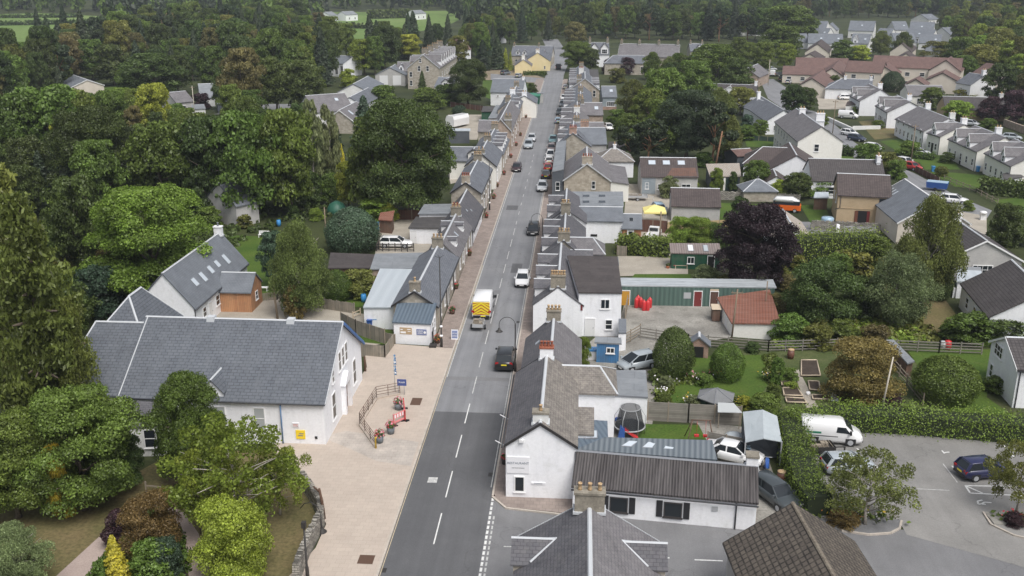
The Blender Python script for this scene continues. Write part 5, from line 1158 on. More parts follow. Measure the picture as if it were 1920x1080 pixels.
# low shop with shutters
h=House('low_cottage','long low white cottage with black shutters and a ribbed dark roof','cottage',(6.5,61.5))
h.gable((.35,63.2),(12.7,61.8),(1.0,2.4),2.15,3.55,'white_wall','corrugated_dark',oh=.12,ov=.1,ridge='lead_dark')
h.win('R',[3.2,6.9],.45,1.25,1.15,'dark'); h.panel('vent','R',9.7,1.25,.4,.35,'galv'); h.gutters('gutter','R',[('R',11.1)])
for t in (3.2,6.9):
    for d in (-.92,.92): h.panel('shutter','R',t+d,.42,.42,1.25,'shutter_black')
h.chim(12.1,.7,.8,.8,'white_wall',0,y=.3,cap='chimney_stone')
g=House('metal_roof_wing','low wing with ribbed blue-grey metal roof and three skylights','extension',(6,65))
q_=[P(1083,845,3.2),P(1342,864,3.2),P(1332,833,3.8),P(1137,823,3.8)]
g.mono(q_,[3.2,3.2,3.8,3.8],'white_wall','metal_teal',oh=.08)
for f in (.3,.47,.64): g.msky(f,.6,.7,.8)
# near roofs at the bottom of the picture
h=House('slate_house','nearest slate-roofed house with clay-potted chimney and two dormers','house',(1.03,47)); h.gable((1.03,38),(1.03,50.4),7.6,4.6,7.,'stone_grey','slate_dark',oh=.35,ov=.1,verge='lead'); h.chim(11.95,.95,.75,1.7,'chimney_stone',3,'pot_clay',potoff=0)
for s in 'LR':
    h.dormer(s,10.2,2.3,.6,1.1,'stone_grey','slate_dark',.75,ww=.8,wh=.6,valley=True); h.dormer(s,4.2,2.3,.6,1.1,'stone_grey','slate_dark',.75,ww=.8,wh=.6,valley=True)
h.win('L',[2,6,10],1,1,1.5); h.win('R',[2,6,10],1,1,1.5)
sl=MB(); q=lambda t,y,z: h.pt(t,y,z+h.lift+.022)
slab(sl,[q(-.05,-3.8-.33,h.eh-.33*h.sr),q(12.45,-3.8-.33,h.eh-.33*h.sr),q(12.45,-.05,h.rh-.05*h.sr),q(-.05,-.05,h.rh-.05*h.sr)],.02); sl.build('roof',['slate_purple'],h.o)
h=House('tiled_house','near house with a weathered brown tiled gable roof beside the side street','house',(13.1,48)); h.gable((14.2,40),(13.1,52.4),7.4,3.6,6.1,'grey_wall','tile_weathered',oh=.3,ov=.2,ridge='ridge_tile'); h.win('R',[4,9],1,1,1.2); h.win('L',[4,9],1,1,1.2)
# white tall house with the brown catslide
h=row('tall_white_house','tall white house with a broad brown catslide roof behind it',(1046,541),95.5,112.,-4.35,3.3,'white_wall','slate_dark',right=True,wr=2.6,rh=5.25,oh=.1,ov=.06); h.chim(.5,1.1,.8,1.5,'chimney_stone',6,'pot_clay'); 
for t in (3.2,8,12.5): h.dormer('L',t,2.2,1.1,.97,'frame_white','slate_dark',.55)
h.mono([(.3,95.6),(4.65,95.75),(4.5,106.5),(-1.,106.5)],[4.7,4.7,4.95,5.3],'white_wall','felt_brown',oh=.1); h.mwin(0,.62,3.,.95,1.05,'cross'); h.mwin(0,.72,.75,.75,1.1,'sash'); h.mwin(0,.28,.0,.9,1.9,door='door_white'); h.panel('vent','A',-2.45,2.85,.2,.6,'door_red'); h.msky(.82,.72,1.,.7)
fb('garden_store','small white lean-to store beside the tall white house',[(1160,625),(1174,625),(1174,600),(1160,600)],[1.9,1.8,1.9,2.],'white_wall','slate_plain',cat='shed',oh=.05)
h=row('terraced_house','terraced house with hipped slate rear wing and dark cladding',(1058,440),113.,127.6,-4.25,3.2,'stone_grey','slate_dark',right=True,wr=2.5,rh=5.3); h.chim(.6,.9,.7,1.4,'chimney_stone',4); h.chim(13.8,1.3,.7,1.2,'chimney_stone',2)
for t in (3,8.5,12): h.dormer('L',t,1.9,1.,.97,'frame_white','slate_dark',.6)
a=P(1112,447,4.9); h.gable((-1.5,a.y),(a.x,a.y),4.4,3.6,4.9,'dark_cladding','slate_purple',ext=(0,1.3)); a=P(1100,470,4.2); h.gable((-1.2,a.y),(a.x+.6,a.y),3.6,3.1,4.2,'dark_cladding','slate_dark',ext=(0,0)); h.win('B',0,.8,.8,1)
fb('glazed_store','timber lean-to with a blue glazed roof behind the terrace',[(1130,498),(1158,497),(1157,484),(1130,484)],[2.,2.,2.2,2.2],'timber_orange','metal_teal',cat='shed')
h=row('white_house','white gabled house with a long slate-roofed wing running back from the street',(1060,393),128.,140.5,-4.1,3.7,'white_wall','slate_dark',right=True,wr=2.8,oh=.12); h.chim(.5,.7,.6,1.2,'chimney_stone',3); 
for t in (3,9): h.dormer('L',t,1.9,1.,.97,'frame_white','slate_dark',.6)
b_=PR(1166,388,4.4); a_=PR(1070,388,4.4); h.gable((.3,a_.y),(b_.x,a_.y),5.,3.1,4.4,'white_wall','slate_plain'); h.panel('vent','R',2.0,.9,.9,.3,'black_plastic')
a=PR(1180,407,3.6); h.gable((b_.x+.05,a_.y-.6),(b_.x+2.6,a_.y-.6),4.2,2.2,3.6,'timber_orange','slate_plain'); h.door('R',1.1,'door_white',.8,1.9,glazed=True); h.sky('R',1.2,.8,.5,.6,'glass')
h=fb('flat_annexe','grey flat-roofed block with four tilted rooflights',[(1066,387),(1167,387),(1166,361),(1068,361)],[4.2,4.2,4.4,4.4],'white_dirty','felt_grey')
for f0 in (.32,.62):
    for f1 in (.25,.68): h.msky(f0,f1,.9,1.1,'glass','lead_dark')
h=row('stone_house','broad stone gabled house with a cream catslide wing and small blue window',(1101,311),157.,172.,-2.3,3.4,'stone_tan','slate_purple',right=True,wr=3.75,rh=6.1,verge='lead'); h.chim(.5,1.,.8,1.6,'stone_tan',4,'pot_red'); h.win('A',[-1.1],2.0,.6,1.3); h.mono([(5.2,157.1),(8.1,157.),(8.1,171),(5.2,171)],[3.2,2.8,2.8,3.2],'cream_wall','slate_purple',oh=.12)
h=House('dark_shop','dark grey clad shop with blank side wall right of the parked cars','shop',(-3.6,165)); h.mono([(-4.25,157.4),(-2.4,157.4),(-2.4,185),(-4.25,185)],[4.6,5.,5.,4.6],'dark_cladding','felt_grey',oh=.05); h.mwin(3,.3,1.5,.8,1.4); h.mwin(0,.5,1.6,.7,1.4)
h=row('terraced_house','terraced house with pyramid-capped red chimney on the right of the street',(1073,272),186,201.,-4.2,3.8,'stone_grey','slate_grey',right=True,wr=3.4,rh=6.2); h.chim(.6,1.,.8,1.4,'brick_red',4,'pot_red'); h.chim(9,.8,.8,1.6,'brick_red',4,'pot_clay',-2.2); h.dormer('L',4,1.7,1.,.95,'frame_white','slate_dark',.5); h.dormer('L',10,1.7,1.,.95,'frame_white','slate_dark',.5)
h=row('shop','stone-fronted shop with attic dormers beyond the red-capped chimney',(1081,222),204,236,-4.2,3.4,'stone_grey','slate_purple',right=True,wr=2.6,rh=5.5); h.chim(.5,.9,.7,1.3,'chimney_stone',3); h.chim(16,.9,.7,1.3,'white_dirty',3)
for t in (4,9,20,26): h.dormer('L',t,1.8,1.,.97,'frame_white','slate_dark',.5)
h=row('shop','slate-roofed shop row just before the tall tan gable',(1088,195),238,272,-4.,3.4,'stone_brown','slate_grey',right=True,wr=2.8,rh=5.6); h.chim(.5,.9,.7,1.3,'chimney_stone',3); h.chim(18,.9,.7,1.3,'chimney_stone',3)
for t in (4,10,16,22,28): h.dormer('L',t,1.8,1.,.97,'frame_white','slate_dark',.5)
h=rhouse('white_cottage','small white cottage with pale hipped roof behind the terrace',(1146,279),(1156,279),4.6,2.9,6.5,'white_wall','slate_lichen',ext=(2.8,2.8)); h.chim(.6,.7,.5,.6,'white_wall',1)
h=rhouse('flat_shop','yellow-gabled shop with a plain blue-grey roof',(1081,240),(1134,240),6,3.6,9,'grey_wall','slate_plain'); h.win('R',[6,8.5],.6,1.2,1.6,'plain'); h.door('R',10.5,'door_red',1.6,2.)
h=rhouse('gable_shop','little yellow gable front with dark verge above the street',(1080,249),(1081,243),6.1,4.1,4.5,'yellow_wall','slate_grey',verge='verge_dark')
fb('flat_annexe','dark low-roofed store right of the yellow-gabled shop',[(1140,287),(1172,286),(1170,267),(1142,267)],[2.6,2.6,3.3,3.3],'dark_cladding','tile_dark')
h=rhouse('terraced_house','slate-roofed terrace house above the yellow-gabled shop',(1080,230),(1131,230),5.6,3.4,7,'white_dirty','slate_purple'); h.win('R',[5,9],.8,.9,1.2)
h=rhouse('stone_house','stone and slate house with a skylight opposite the green skip',(1088,193),(1128,193),6,3.8,8,'stone_brown','slate_purple'); h.sky('R',3.6,1.6,.8,1.1); h.chim(.5,.9,.7,1.2,'chimney_stone',3); h.win('R',[2,7],.8,.9,1.2)
h=row('stone_house','tall tan stone gable with rows of white dormers behind it',(1097,150),274.,292.,-3.1,3.9,'stone_tan','slate_grey',right=True,wr=4.,rh=6.9,verge='lead',cat='house'); h.win('A',[-2.6],2.,.8,1.8); h.chim(.6,.5,.8,1.3,'chimney_stone',3,'pot_clay',1.6)
for t in (3.,7,11,15):
    h.dormer('L',t,1.9,1.1,.97,'frame_white','slate_dark',.5); h.dormer('R',t,1.9,1.1,.97,'frame_white','slate_dark',.5)
h=rhouse('grey_house','blue-grey house on a red brick base behind the tan stone gable',(1128,162),(1154,162),5.6,3.3,8,'blue_grey_wall','slate_plain'); h.sky('R',2.4,1.6,.8,1.); h.win('R',[2.2],.9,2.2,1.2,'grid'); h.panel('brick_base','R',h.L/2,-.2,h.L-.05,1.,'brick_red')
h=row('shop','row of stone shops with low dormers nearest the far bend',(1090,128),294,322,-3.4,3.6,'stone_grey','slate_grey',right=True,wr=4.,rh=6.2); h.chim(.5,1.4,.7,1.4,'white_dirty',3,'pot_red'); h.chim(20,1,.7,1.4,'chimney_stone',3)
for t in (4,10,17,24): h.dormer('L',t,1.9,1.1,.97,'frame_white','slate_dark',.5)
fb('flat_annexe','dark square-roofed annexe behind the far stone shops',[(1103,145),(1123,145),(1121,131),(1104,131)],[4.4,4.4,4.6,4.6],'dark_cladding','felt_black')
h=rhouse('villa','black and white timbered villa with twin pointed gables beyond the street',(1104,80),(1141,80),8.5,4.6,9,'white_wall','slate_grey'); h.chim(.4,1.6,.8,1.2,'chimney_stone',2); h.chim(10.5,1.6,.8,1.2,'chimney_stone',2)
for t in (1.8,5.6): h.dormer('R',t,2.7,2.2,.97,'frame_white','slate_grey',1.6,'grid',2.,1.6,verge='verge_dark')
h.win('R',[2,7.5],.6,1.5,2.,'grid')
h=rhouse('school','long stone school with a row of chimneys along its slate ridge',(1163,82),(1274,84),9,5,10,'stone_grey','slate_purple',cat='school',verge='lead')
for t in (.5,7,14,20.8): h.chim(t,1.2,.8,1.6,'chimney_stone',3)
h.win('R',[3,8,14,19,24],1.2,1.4,2.2,'grid')
a=PR(1150,104,6.2);b=PR(1206,102,6.2); h.gable((a.x,a.y),(b.x,a.y),8,3.9,6.2,'stone_grey','slate_grey',ext=(3,0)); h.win('R',[3,6,10],.8,1.2,2,'grid')
h=rhouse('cottage','slate cottage with white dormer right of the long stone school',(1292,82),(1318,82),6.6,4,8,'stone_grey','slate_grey'); h.chim(.5,1,.7,1.2,'chimney_stone',2); h.chim(7.4,1,.7,1.2,'chimney_stone',2); h.dormer('R',3.6,1.8,1.2,.9,'white_wall','slate_dark',1.); h.win('R',[1.5,6],.8,.9,1.2)
fb('garden_store','turquoise-roofed store in front of the school garden',[(1282,114),(1303,114),(1302,106),(1281,106)],[2.6,2.6,3,3],'shed_green','green_plastic',cat='shed')
h=rhouse('stone_house','stone gabled house end behind the blue-green bushes',(1400,128),(1421,120),5.6,3,8,'stone_brown','slate_purple'); h.win('B',[0],.8,.9,1.1)
h=rhouse('grey_house','far low-pitched grey roofed house above the dark right wood',(1386,44),(1436,44),6.,3.8,12,'white_dirty','felt_grey'); h.win('R',[4,9,14],.8,1.4,1.4)
h=rhouse('long_cottage','long white cottage with brown roof and small porch gable',(1326,157),(1420,160),5.4,3.2,8,'white_wall','tile_dark'); h.dormer('R',6.5,4,1.4,1.2,'white_wall','tile_brown',.8,ww=0,verge='verge_white'); h.win('R',[2.5,10,13],.9,1.,1.2); h.chim(15,1,.7,.9,'white_wall',2)
fb('garden_shed','teal-sided shed beside the long white cottage',[(1305,190),(1334,190),(1333,174),(1306,173)],[2.6,2.6,3.2,3.2],'blue_grey_wall','slate_plain',cat='shed')
h=rhouse('white_cottage','white cottage with tall chimney below the brown-roofed estate',(1420,186),(1441,193),5,3,6.5,'white_wall','slate_grey'); h.chim(.6,1.8,.6,.8,'white_wall',1)
h=rhouse('bungalow','dark-roofed white bungalow behind a red fence',(1425,180),(1470,207),5.4,3.0,7.5,'white_wall','slate_grey'); h.door('B',.8,'door_green',.8,1.9); h.win('B',[-1.6],.9,.8,1.1)
# ================================================================ RIGHT SIDE YARDS AND ESTATE
fb('garage','white garage with a flat pale grey roof behind the corner house',[(1142,742),(1214,746),(1210,697),(1142,697)],[2.3,2.3,2.4,2.4],'white_wall','felt_grey',cat='garage',oh=.06,fascia='lead_dark')
# green store and yard
h=House('green_store','long low green corrugated store with pale roof edge and four doors','store',(10,110)); 
a=P(1166,572);b=P(1448,573)
h.mono([(a.x,a.y),(b.x,b.y-.6),(b.x,b.y+1.6),(a.x,a.y+2.1)],[2.25,2.25,2.45,2.45],'container_green','corrugated_silver',oh=.12)
h.mwin(0,.022,0,.9,1.7,door='door_yellow'); h.mwin(0,.50,0,.85,1.75,door='door_red'); h.mwin(0,.607,0,.85,1.75,door='fence_brown'); h.mpanel('hatch',0,.43,.9,.8,.7,'galv'); h.mpanel('lintel',0,.607,1.75,.95,.3,'wood_pale')
h=House('rust_shed','small cream block shed under a rusty red corrugated roof','shed',(18,100))
a=P(1371,631);b=P(1460,638);c=P(1436,588);d=P(1345,590)
h.mono([(a.x,a.y),(b.x,b.y),(c.x+.4,c.y+1.2),(d.x,d.y+.4)],[1.45,1.75,2.4,1.75],'cream_wall','corrugated_rust',oh=.12); h.mpanel('door',3,.3,.1,1.2,1.4,'door_white'); h.mpanel('door',3,.62,.1,1.,1.4,'door_white')
p=PG(1341,600); mb=MB(); mb.hexa([(-.5,-.7,1.4),(.5,-.7,1.4),(.5,.7,1.4),(-.5,.7,1.4)],[(-.5,-.7,1.45),(.5,-.7,1.45),(.5,.7,1.6),(-.5,.7,1.6)]); m2=MB(); m2.box(-.4,.4,-.6,.6,.1,1.3); simple('log_store',p,'small lean-to log store with pale lid against the rusty shed','store',[('lid',mb,'wood_pale'),('logs',m2,'shed_brown')])
h=fb('green_hut','dark green timber hut with patched corrugated roof by the gravel yard',[(1260,475),(1350,477),(1346,459),(1258,458)],[2.,2.,2.5,2.5],'shed_green','corrugated_brown',cat='hut',oh=.15); h.mwin(0,.4,.7,.9,.9,'cross'); h.mwin(0,.82,0,.8,1.75,door='door_black'); h.msky(.4,.5,.6,1.5,'sign_white'); h.msky(.72,.5,.5,1.5,'canvas_grey')
h=rhouse('bungalow','dark brown tiled bungalow with blank pale wall beside the yellow gazebo',(1259,353),(1348,355),4.2,2.3,7,'grey_wall','tile_brown')
h=rhouse('sunny_house','house with three bright rooflights and a rust-streaked brown roof',(1201,296),(1304,297),5.4,3.1,8.5,'grey_wall','tile_brown')
for t in (.2,.46,.73): h.sky('R',h.L*t,.9,1.1,1.)
h.panel('cladding','R',1.2,.2,2.2,2.6,'blue_grey_wall'); h.win('R',[h.L*.38],.9,1.7,1.,'grid'); h.win('R',[h.L*.8],.9,1.5,1.,'grid'); h.win('R',[.9],1.,.6,1.1); sl=MB(); q=lambda t,y,z: h.pt(t,y,z+h.lift+.02); slab(sl,[q(h.L*.45,-4.2,h.rh-4.2*h.sr),q(h.L*.99,-4.2,h.rh-4.2*h.sr),q(h.L*.97,-2.3,h.rh-2.3*h.sr),q(h.L*.55,-2.5,h.rh-2.5*h.sr)],.02); sl.build('rust_patch',['tile_rust'],h.roof)
h=fb('open_shed','open-fronted shed with an old pale corrugated roof and two bays',[(1332,331),(1388,331),(1385,308),(1325,309)],[2.4,2.4,3.,3.],'dark_cladding','corrugated_old',cat='shed'); h.mpanel('bay',0,.25,.1,2.2,1.9,'door_black'); h.mpanel('bay',0,.72,.1,2.3,1.9,'dark_green_board'); h.mpanel('pier',0,.48,0,.35,2.2,'cream_wall',.08)
h=rhouse('stone_store','little stone store with a grey pyramid roof',(1418,337),(1424,337),3.1,1.7,4.6,'stone_grey','slate_plain',ext=(2.4,2.4),cat='shed')
h=rhouse('garage','small white gabled garage with brown roof beside the bungalow',(1456,331),(1450,318),3.2,2.1,3.6,'white_wall','tile_brown',cat='garage'); h.panel('garage_door','A',0,.05,2.2,1.7,'door_black')
h=rhouse('bungalow','bungalow with two brown hipped wings and a white glazed bay',(1430,276),(1475,278),4.8,2.5,9,'white_wall','tile_brown',ext=(3,0)); a=PR(1480,268,5.2);b=PR(1494,292,5.2); h.gable((a.x,a.y),(b.x,b.y),8.5,2.7,5.2,'white_wall','tile_brown'); h.win('R',[1.5,4],.7,1.7,1.4,'grid')
h=rhouse('flat_roofed_shed','low brown-roofed sheds behind the small bungalow garden',(1371,281),(1405,279),2.8,2,5,'dark_cladding','tile_maroon',cat='shed')
h=rhouse('stone_bungalow','long dark-tiled house with white wall behind the tan house',(1517,298),(1652,301),5.6,2.9,9,'white_wall','tile_dark'); h.chim(11,.8,.6,1.,'white_wall',2,y=-.6); h.win('R',[3,9],.7,1.4,1.2)
h=rhouse('tan_house','two-storey tan rendered house with dark tiled roof and open red doorway',(1571,326),(1667,330),6.6,4.2,7.2,'beige_wall','tile_brown',verge='verge_dark'); h.win('R',[6.3],2.6,1.,1.3,'dark'); h.panel('doorway','R',3.7,.05,1.9,1.9,'door_black'); h.panel('door','R',4.5,.05,.4,1.85,'door_red',.05); h.panel('door','R',2.8,.05,.45,1.85,'door_brown',.05); h.win('A',[-1.5,1.5],2.6,.7,1.2); h.panel('string_course','R',h.L/2,2.2,h.L-.1,.1,'beige_wall'); c=MB(); c.tube([h.pt(.4,-3.68,3.9),h.pt(.4,-3.68,2.3),h.pt(-.3,-3.68,2.)],.05,0,6); c.build('downpipe',['gutter'],h.o)
fb('garden_shed','small shed with white roof left of the tan house',[(1527,371),(1552,371),(1552,362),(1530,362)],[1.9,1.9,2.1,2.1],'shed_brown','sheet_pale',cat='shed')
h=rhouse('cream_house','large cream two-storey house with stepped slate roof and blank gable',(1493,204),(1541,238),7.9,5.2,8.2,'cream_wall','slate_purple'); h.win('B',[-.6],3.3,.9,1.4); h.win('B',[-2.4],.7,1.,1.2); h.chim(6,.8,.7,1.2,'white_wall',2); h.chim(15.5,1.2,.8,1.6,'white_wall',3,y=1.5); h.win('R',[2,5,8,11,14],3.3,.8,1.3); h.win('R',[2,5,8,11,14],.8,.8,1.3)
h=rhouse('slate_gable_house','grey slate-roofed house with three rooflights end-on to the lane',(1697,337),(1757,378),6.,3.,9.5,'pale_wall','slate_plain',verge='verge_white',ridge='verge_white')
for k in range(3): h.sky('R',1.3+1.1*k,2.2,.35,1.7)
h=rhouse('white_shed','white block garage with asbestos roof beyond the copper beech',(1467,393),(1487,427),3.6,1.9,5.2,'white_wall','corrugated_old',cat='garage'); 
h=rhouse('brown_bungalow','brown-tiled bungalow with white-edged gable facing the gardens',(1850,452),(1792,412),5.,2.6,9,'grey_wall','tile_dark',verge='verge_white'); h.chim(14,.8,.7,.9,'white_wall',1); h.win('A',[0],.8,2.4,1.2,'grid')
fb('conservatory','white framed glazed lean-to against the brown-tiled bungalow',[(1796,528),(1835,528),(1838,510),(1798,509)],[2.,2.,2.4,2.4],'white_wall','sheet_pale',cat='conservatory')
fb('garden_store','grey flat store under the white-edged bungalow gable',[(1797,512),(1836,512),(1836,503),(1796,503)],[1.7,1.7,1.9,1.9],'blue_grey_wall','felt_grey',cat='shed')
h=rhouse('brown_roofed_house','white house under a large dark brown tiled roof at the right edge',(1897,489),(1960,548),5.6,2.7,9.5,'white_wall','tile_dark'); h.win('R',[3,6],.8,1.,1.2); 
h=House('white_house','white upstairs house with a triple gable window at the right edge','house',(33,86)); a=P(1889,634,5.2); h.gable((a.x,a.y),(a.x+12,a.y-.4),6.4,3.6,5.2,'white_wall','tile_dark',verge='verge_white',oh=.2); h.win('A',[1.3],2.9,1.9,1.15,'grid'); h.win('A',[2.2],.6,.7,1.2); h.gutters('gutter','R',[('R',.2)])
# white terrace stepping down the lane
T=[('first of the stepped terrace, white with a rust-stained slate roof',(1630,158),(1651,168),6.6),('second of the stepped terrace, bright white with two wall dormers',(1682,179),(1706,191),6.2),('third of the stepped terrace, a long white house with two chimneys',(1723,200),(1779,222),6.4),('fourth of the stepped terrace, a narrow cream gabled house',(1783,227),(1808,234),6.),('fifth of the stepped terrace, cream with two pointed wall dormers',(1828,236),(1885,258),6.3),('sixth of the stepped terrace, nearest one at the right edge',(1902,261),(1955,284),6.3)]
for k,(lab,a,b,rhh) in enumerate(T):
    h=rhouse('terrace_house',lab,a,b,rhh,3.7,9.4,'white_wall' if k<3 else 'cream_wall','slate_purple',group='stepped white terrace along the lane')
    L=h.L
    if k!=2:
        for t in ((L*.25,L*.7) if L>6 else (L*.5,)): h.dormer('R',t,1.7,1.3,1.02,'white_wall','slate_purple',1.5,'sash',.8,1.1,verge='verge_white')
    h.win('R',[L*(i+.5)/max(2,int(L/2.4)) for i in range(max(2,int(L/2.4)))],.8,.8,1.3)
    if k==2: h.win('R',[L*(i+.5)/5 for i in range(5)],2.9,.8,1.)
    h.door('R',L*.5,'door_black'); h.chim(L*.6 if k!=2 else 2.,.9,.7,1.1,'white_wall',2,y=1. if k!=2 else 1.2)
    if k==2: h.chim(L-1,.9,.7,1.1,'white_dirty',2,y=1.)
    if k==0: 
        sl=MB(); q=lambda t,y,z: h.pt(t,y,z+h.lift+.03); slab(sl,[q(L*.5,1.9,h.rh-1.9*h.sl),q(L*.1,2.0,h.rh-2.*h.sl),q(L*.2,.1,h.rh-.1*h.sl),q(L*.7,.1,h.rh-.1*h.sl)],.02); sl.build('rust_patch',['corrugated_rust'],h.roof)
    h.gutters('gutter','R',[('R',L-.1)])
fb('porch','small white porch extension with flat dark roof on the nearest terrace house',[(1883,338),(1917,332),(1904,322),(1882,327)],[2.1,2.1,2.2,2.2],'white_wall','felt_black',cat='porch')
fb('garage','little pale lean-to garage left of the first terrace house',[(1586,198),(1606,196),(1606,190),(1590,191)],[2.2,2.2,2.4,2.4],'white_dirty','tile_brown',cat='garage')
h=rhouse('long_cottage','long white cottage with hipped grey slate roof and two chimneys',(1578,148),(1636,150),5.2,2.9,10,'white_wall','slate_grey',ext=(4,0)); h.chim(1,.8,.7,1.,'white_wall',2); h.chim(13,.8,.7,1.,'white_wall',2); h.win('R',[5,8,12],.8,.8,1.2); h.panel('garage_door','R',1.5,.1,3,2.2,'door_white')
h=rhouse('bungalow','grey slate bungalow with a glazed corner bay right of the terrace',(1698,160),(1765,161),5,2.8,10,'cream_wall','slate_purple'); h.win('R',[3,5.5],.6,1.6,1.6,'grid'); h.win('R',[12],.8,1.,1.2)
h=rhouse('white_house','white house with tall central chimney below the hillside trees',(1818,137),(1846,141),6.8,4.2,8,'white_wall','slate_grey'); h.chim(6,1.3,.8,1.2,'white_wall',2); h.win('R',[2,5,8],1.,.9,1.2)
h=rhouse('dark_bungalow','long dark-roofed bungalow behind the purple trees',(1768,181),(1880,183),5.2,2.7,10,'beige_wall','tile_dark'); h.chim(20,.9,.8,1.2,'white_dirty',2); h.win('R',[4,10,18],.8,1.4,1.2,'grid')
# maroon-roofed estate
E_=[('maroon-roofed block at the left end of the estate with white window strip',(1469,124),(1545,126),4.8,2.7,9,'R'),('long rear maroon-roofed range behind the purple bush',(1493,108),(1590,110),6.6,3.6,9,'R'),('front maroon-roofed gable nearest the white long cottage',(1545,131),(1523,147),5.4,3,8,'B'),('maroon roof stepping behind the front gable',(1574,113),(1560,128),6.2,3.6,8,'B'),('pale two-storey block under a maroon roof left of the evergreen',(1592,114),(1660,117),8.2,5.4,9,'R'),('long maroon-roofed range along the back of the estate',(1640,104),(1805,110),9.,6,9,'R'),('pale gabled maroon-roofed pavilion beside the evergreen',(1657,124),(1668,117),7.2,4.8,8,'A'),('tall pale gable of the maroon estate in front of the hillside',(1774,113),(1783,106),8.8,5.6,9,'A'),('lower pale gable below the tall maroon-roofed gable',(1768,137),(1774,130),6.,3.8,8.5,'A'),('small pale gable with maroon roof in the middle of the estate',(1718,149),(1724,143),5.,3.2,6,'A'),('maroon roof end glimpsed behind the white chimney house',(1850,119),(1870,121),8,5,9,'R')]
for lab,a,b,rhh,eh,w,f in E_:
    h=rhouse('estate_house',lab,a,b,rhh,eh,w,'pale_wall','tile_maroon',group='maroon-roofed estate',verge='verge_dark',ridge=None)
    if f=='R':
        n=max(2,int(h.L/4)); ts=[h.L*(i+.5)/n for i in range(n)]; h.win('R',ts,.8,1.4,1.2)
        if eh>5: h.win('R',ts,3.5,1.4,1.2)
    else: h.win('A',[0] if f=='A' else [],1.,1.,1.2); h.win('R',[2,5],.8,1,1.2)
G_=[('new grey-roofed house left of the birch on the upper estate',(1512,39),(1553,40),8.,4.6,10),('grey slate house with rooflights at the centre of the upper estate',(1595,39),(1642,40),8.2,4.6,11),('grey house with gabled white end beside the upper left house',(1556,45),(1561,42),6.5,4,6),('long grey slate roof with rows of rooflights',(1516,63),(1580,64),6.8,3.8,11),('grey-roofed house behind the dark bush on the upper estate',(1500,63),(1512,63),6.4,3.6,9),('white house with pointed dormers between the birches',(1600,63),(1634,64),7,4.,9),('grey roof beside the tall birches on the upper estate',(1672,62),(1712,62),6.6,3.6,10),('broad grey roof with a pale rooflight strip',(1708,41),(1753,42),8.4,4.6,11),('grey roof with low eaves under the rooflight strip',(1703,54),(1755,56),6.2,3.4,9),('grey slate house at the foot of the right hillside',(1725,64),(1766,65),6.4,3.6,9),('house with grey roof tucked against the hillside trees',(1766,52),(1790,50),6.5,3.8,9),('far grey-roofed house below the golden field',(1726,27),(1746,26),6.,3.6,10),('white gabled house high on the right hillside',(1790,32),(1796,28),6.5,4,6)]
G_+=[('small grey roof beside the dark bush of the upper estate',(1532,52),(1558,53),6.6,4,9),('grey roofed pair house between the birches and the rooflight strip',(1650,53),(1676,54),6.8,4,9),('upper grey roof right of the centre house',(1672,40),(1698,40),7.6,4.4,10),('low grey roof behind the brown gable',(1742,79),(1768,80),6,3.6,9),('grey roof at the left end of the upper estate',(1462,70),(1494,71),6.4,3.8,9)]
for lab,a,b,rhh,eh,w in G_:
    w*=1.25; eh*=.8
    h=rhouse('estate_house',lab,a,b,rhh,eh,w,'white_dirty','slate_plain',group='grey-roofed houses of the upper estate',ridge=None)
    n=max(2,int(h.L/3.5)); ts=[h.L*(i+.5)/n for i in range(n)]
    if h.L>7: h.win('R',ts,.8,1.2,1.2); [h.sky('R',t,3.4,.8,.9) for t in ts[1::2]]
    if 'pointed' in lab:
        for t in (2,7.5): h.dormer('R',t,2.,1.6,.97,'white_wall','slate_purple',1.6,verge='verge_white')
B_=[('brown-roofed house with two gables on the upper estate',(1540,74),(1533,83),6.4,3.2,9),('low brown gabled house in front of the two-gabled one',(1519,102),(1528,95),4.8,2.6,8),('brown gable with white front below the grey upper roofs',(1691,82),(1701,74),6.6,3.4,8),('pale brown gabled house behind the maroon range',(1699,101),(1703,95),5.6,3,8)]
for lab,a,b,rhh,eh,w in B_:
    h=rhouse('estate_house',lab,a,b,rhh,eh,w,'pale_wall','tile_brown',group='brown-roofed houses of the upper estate',ridge=None); h.win('A',[0],1,1.2,1.2)
sheet('field',[(1680,25),(1700,16),(1765,14),(1768,24)],'dry_lawn',.05)
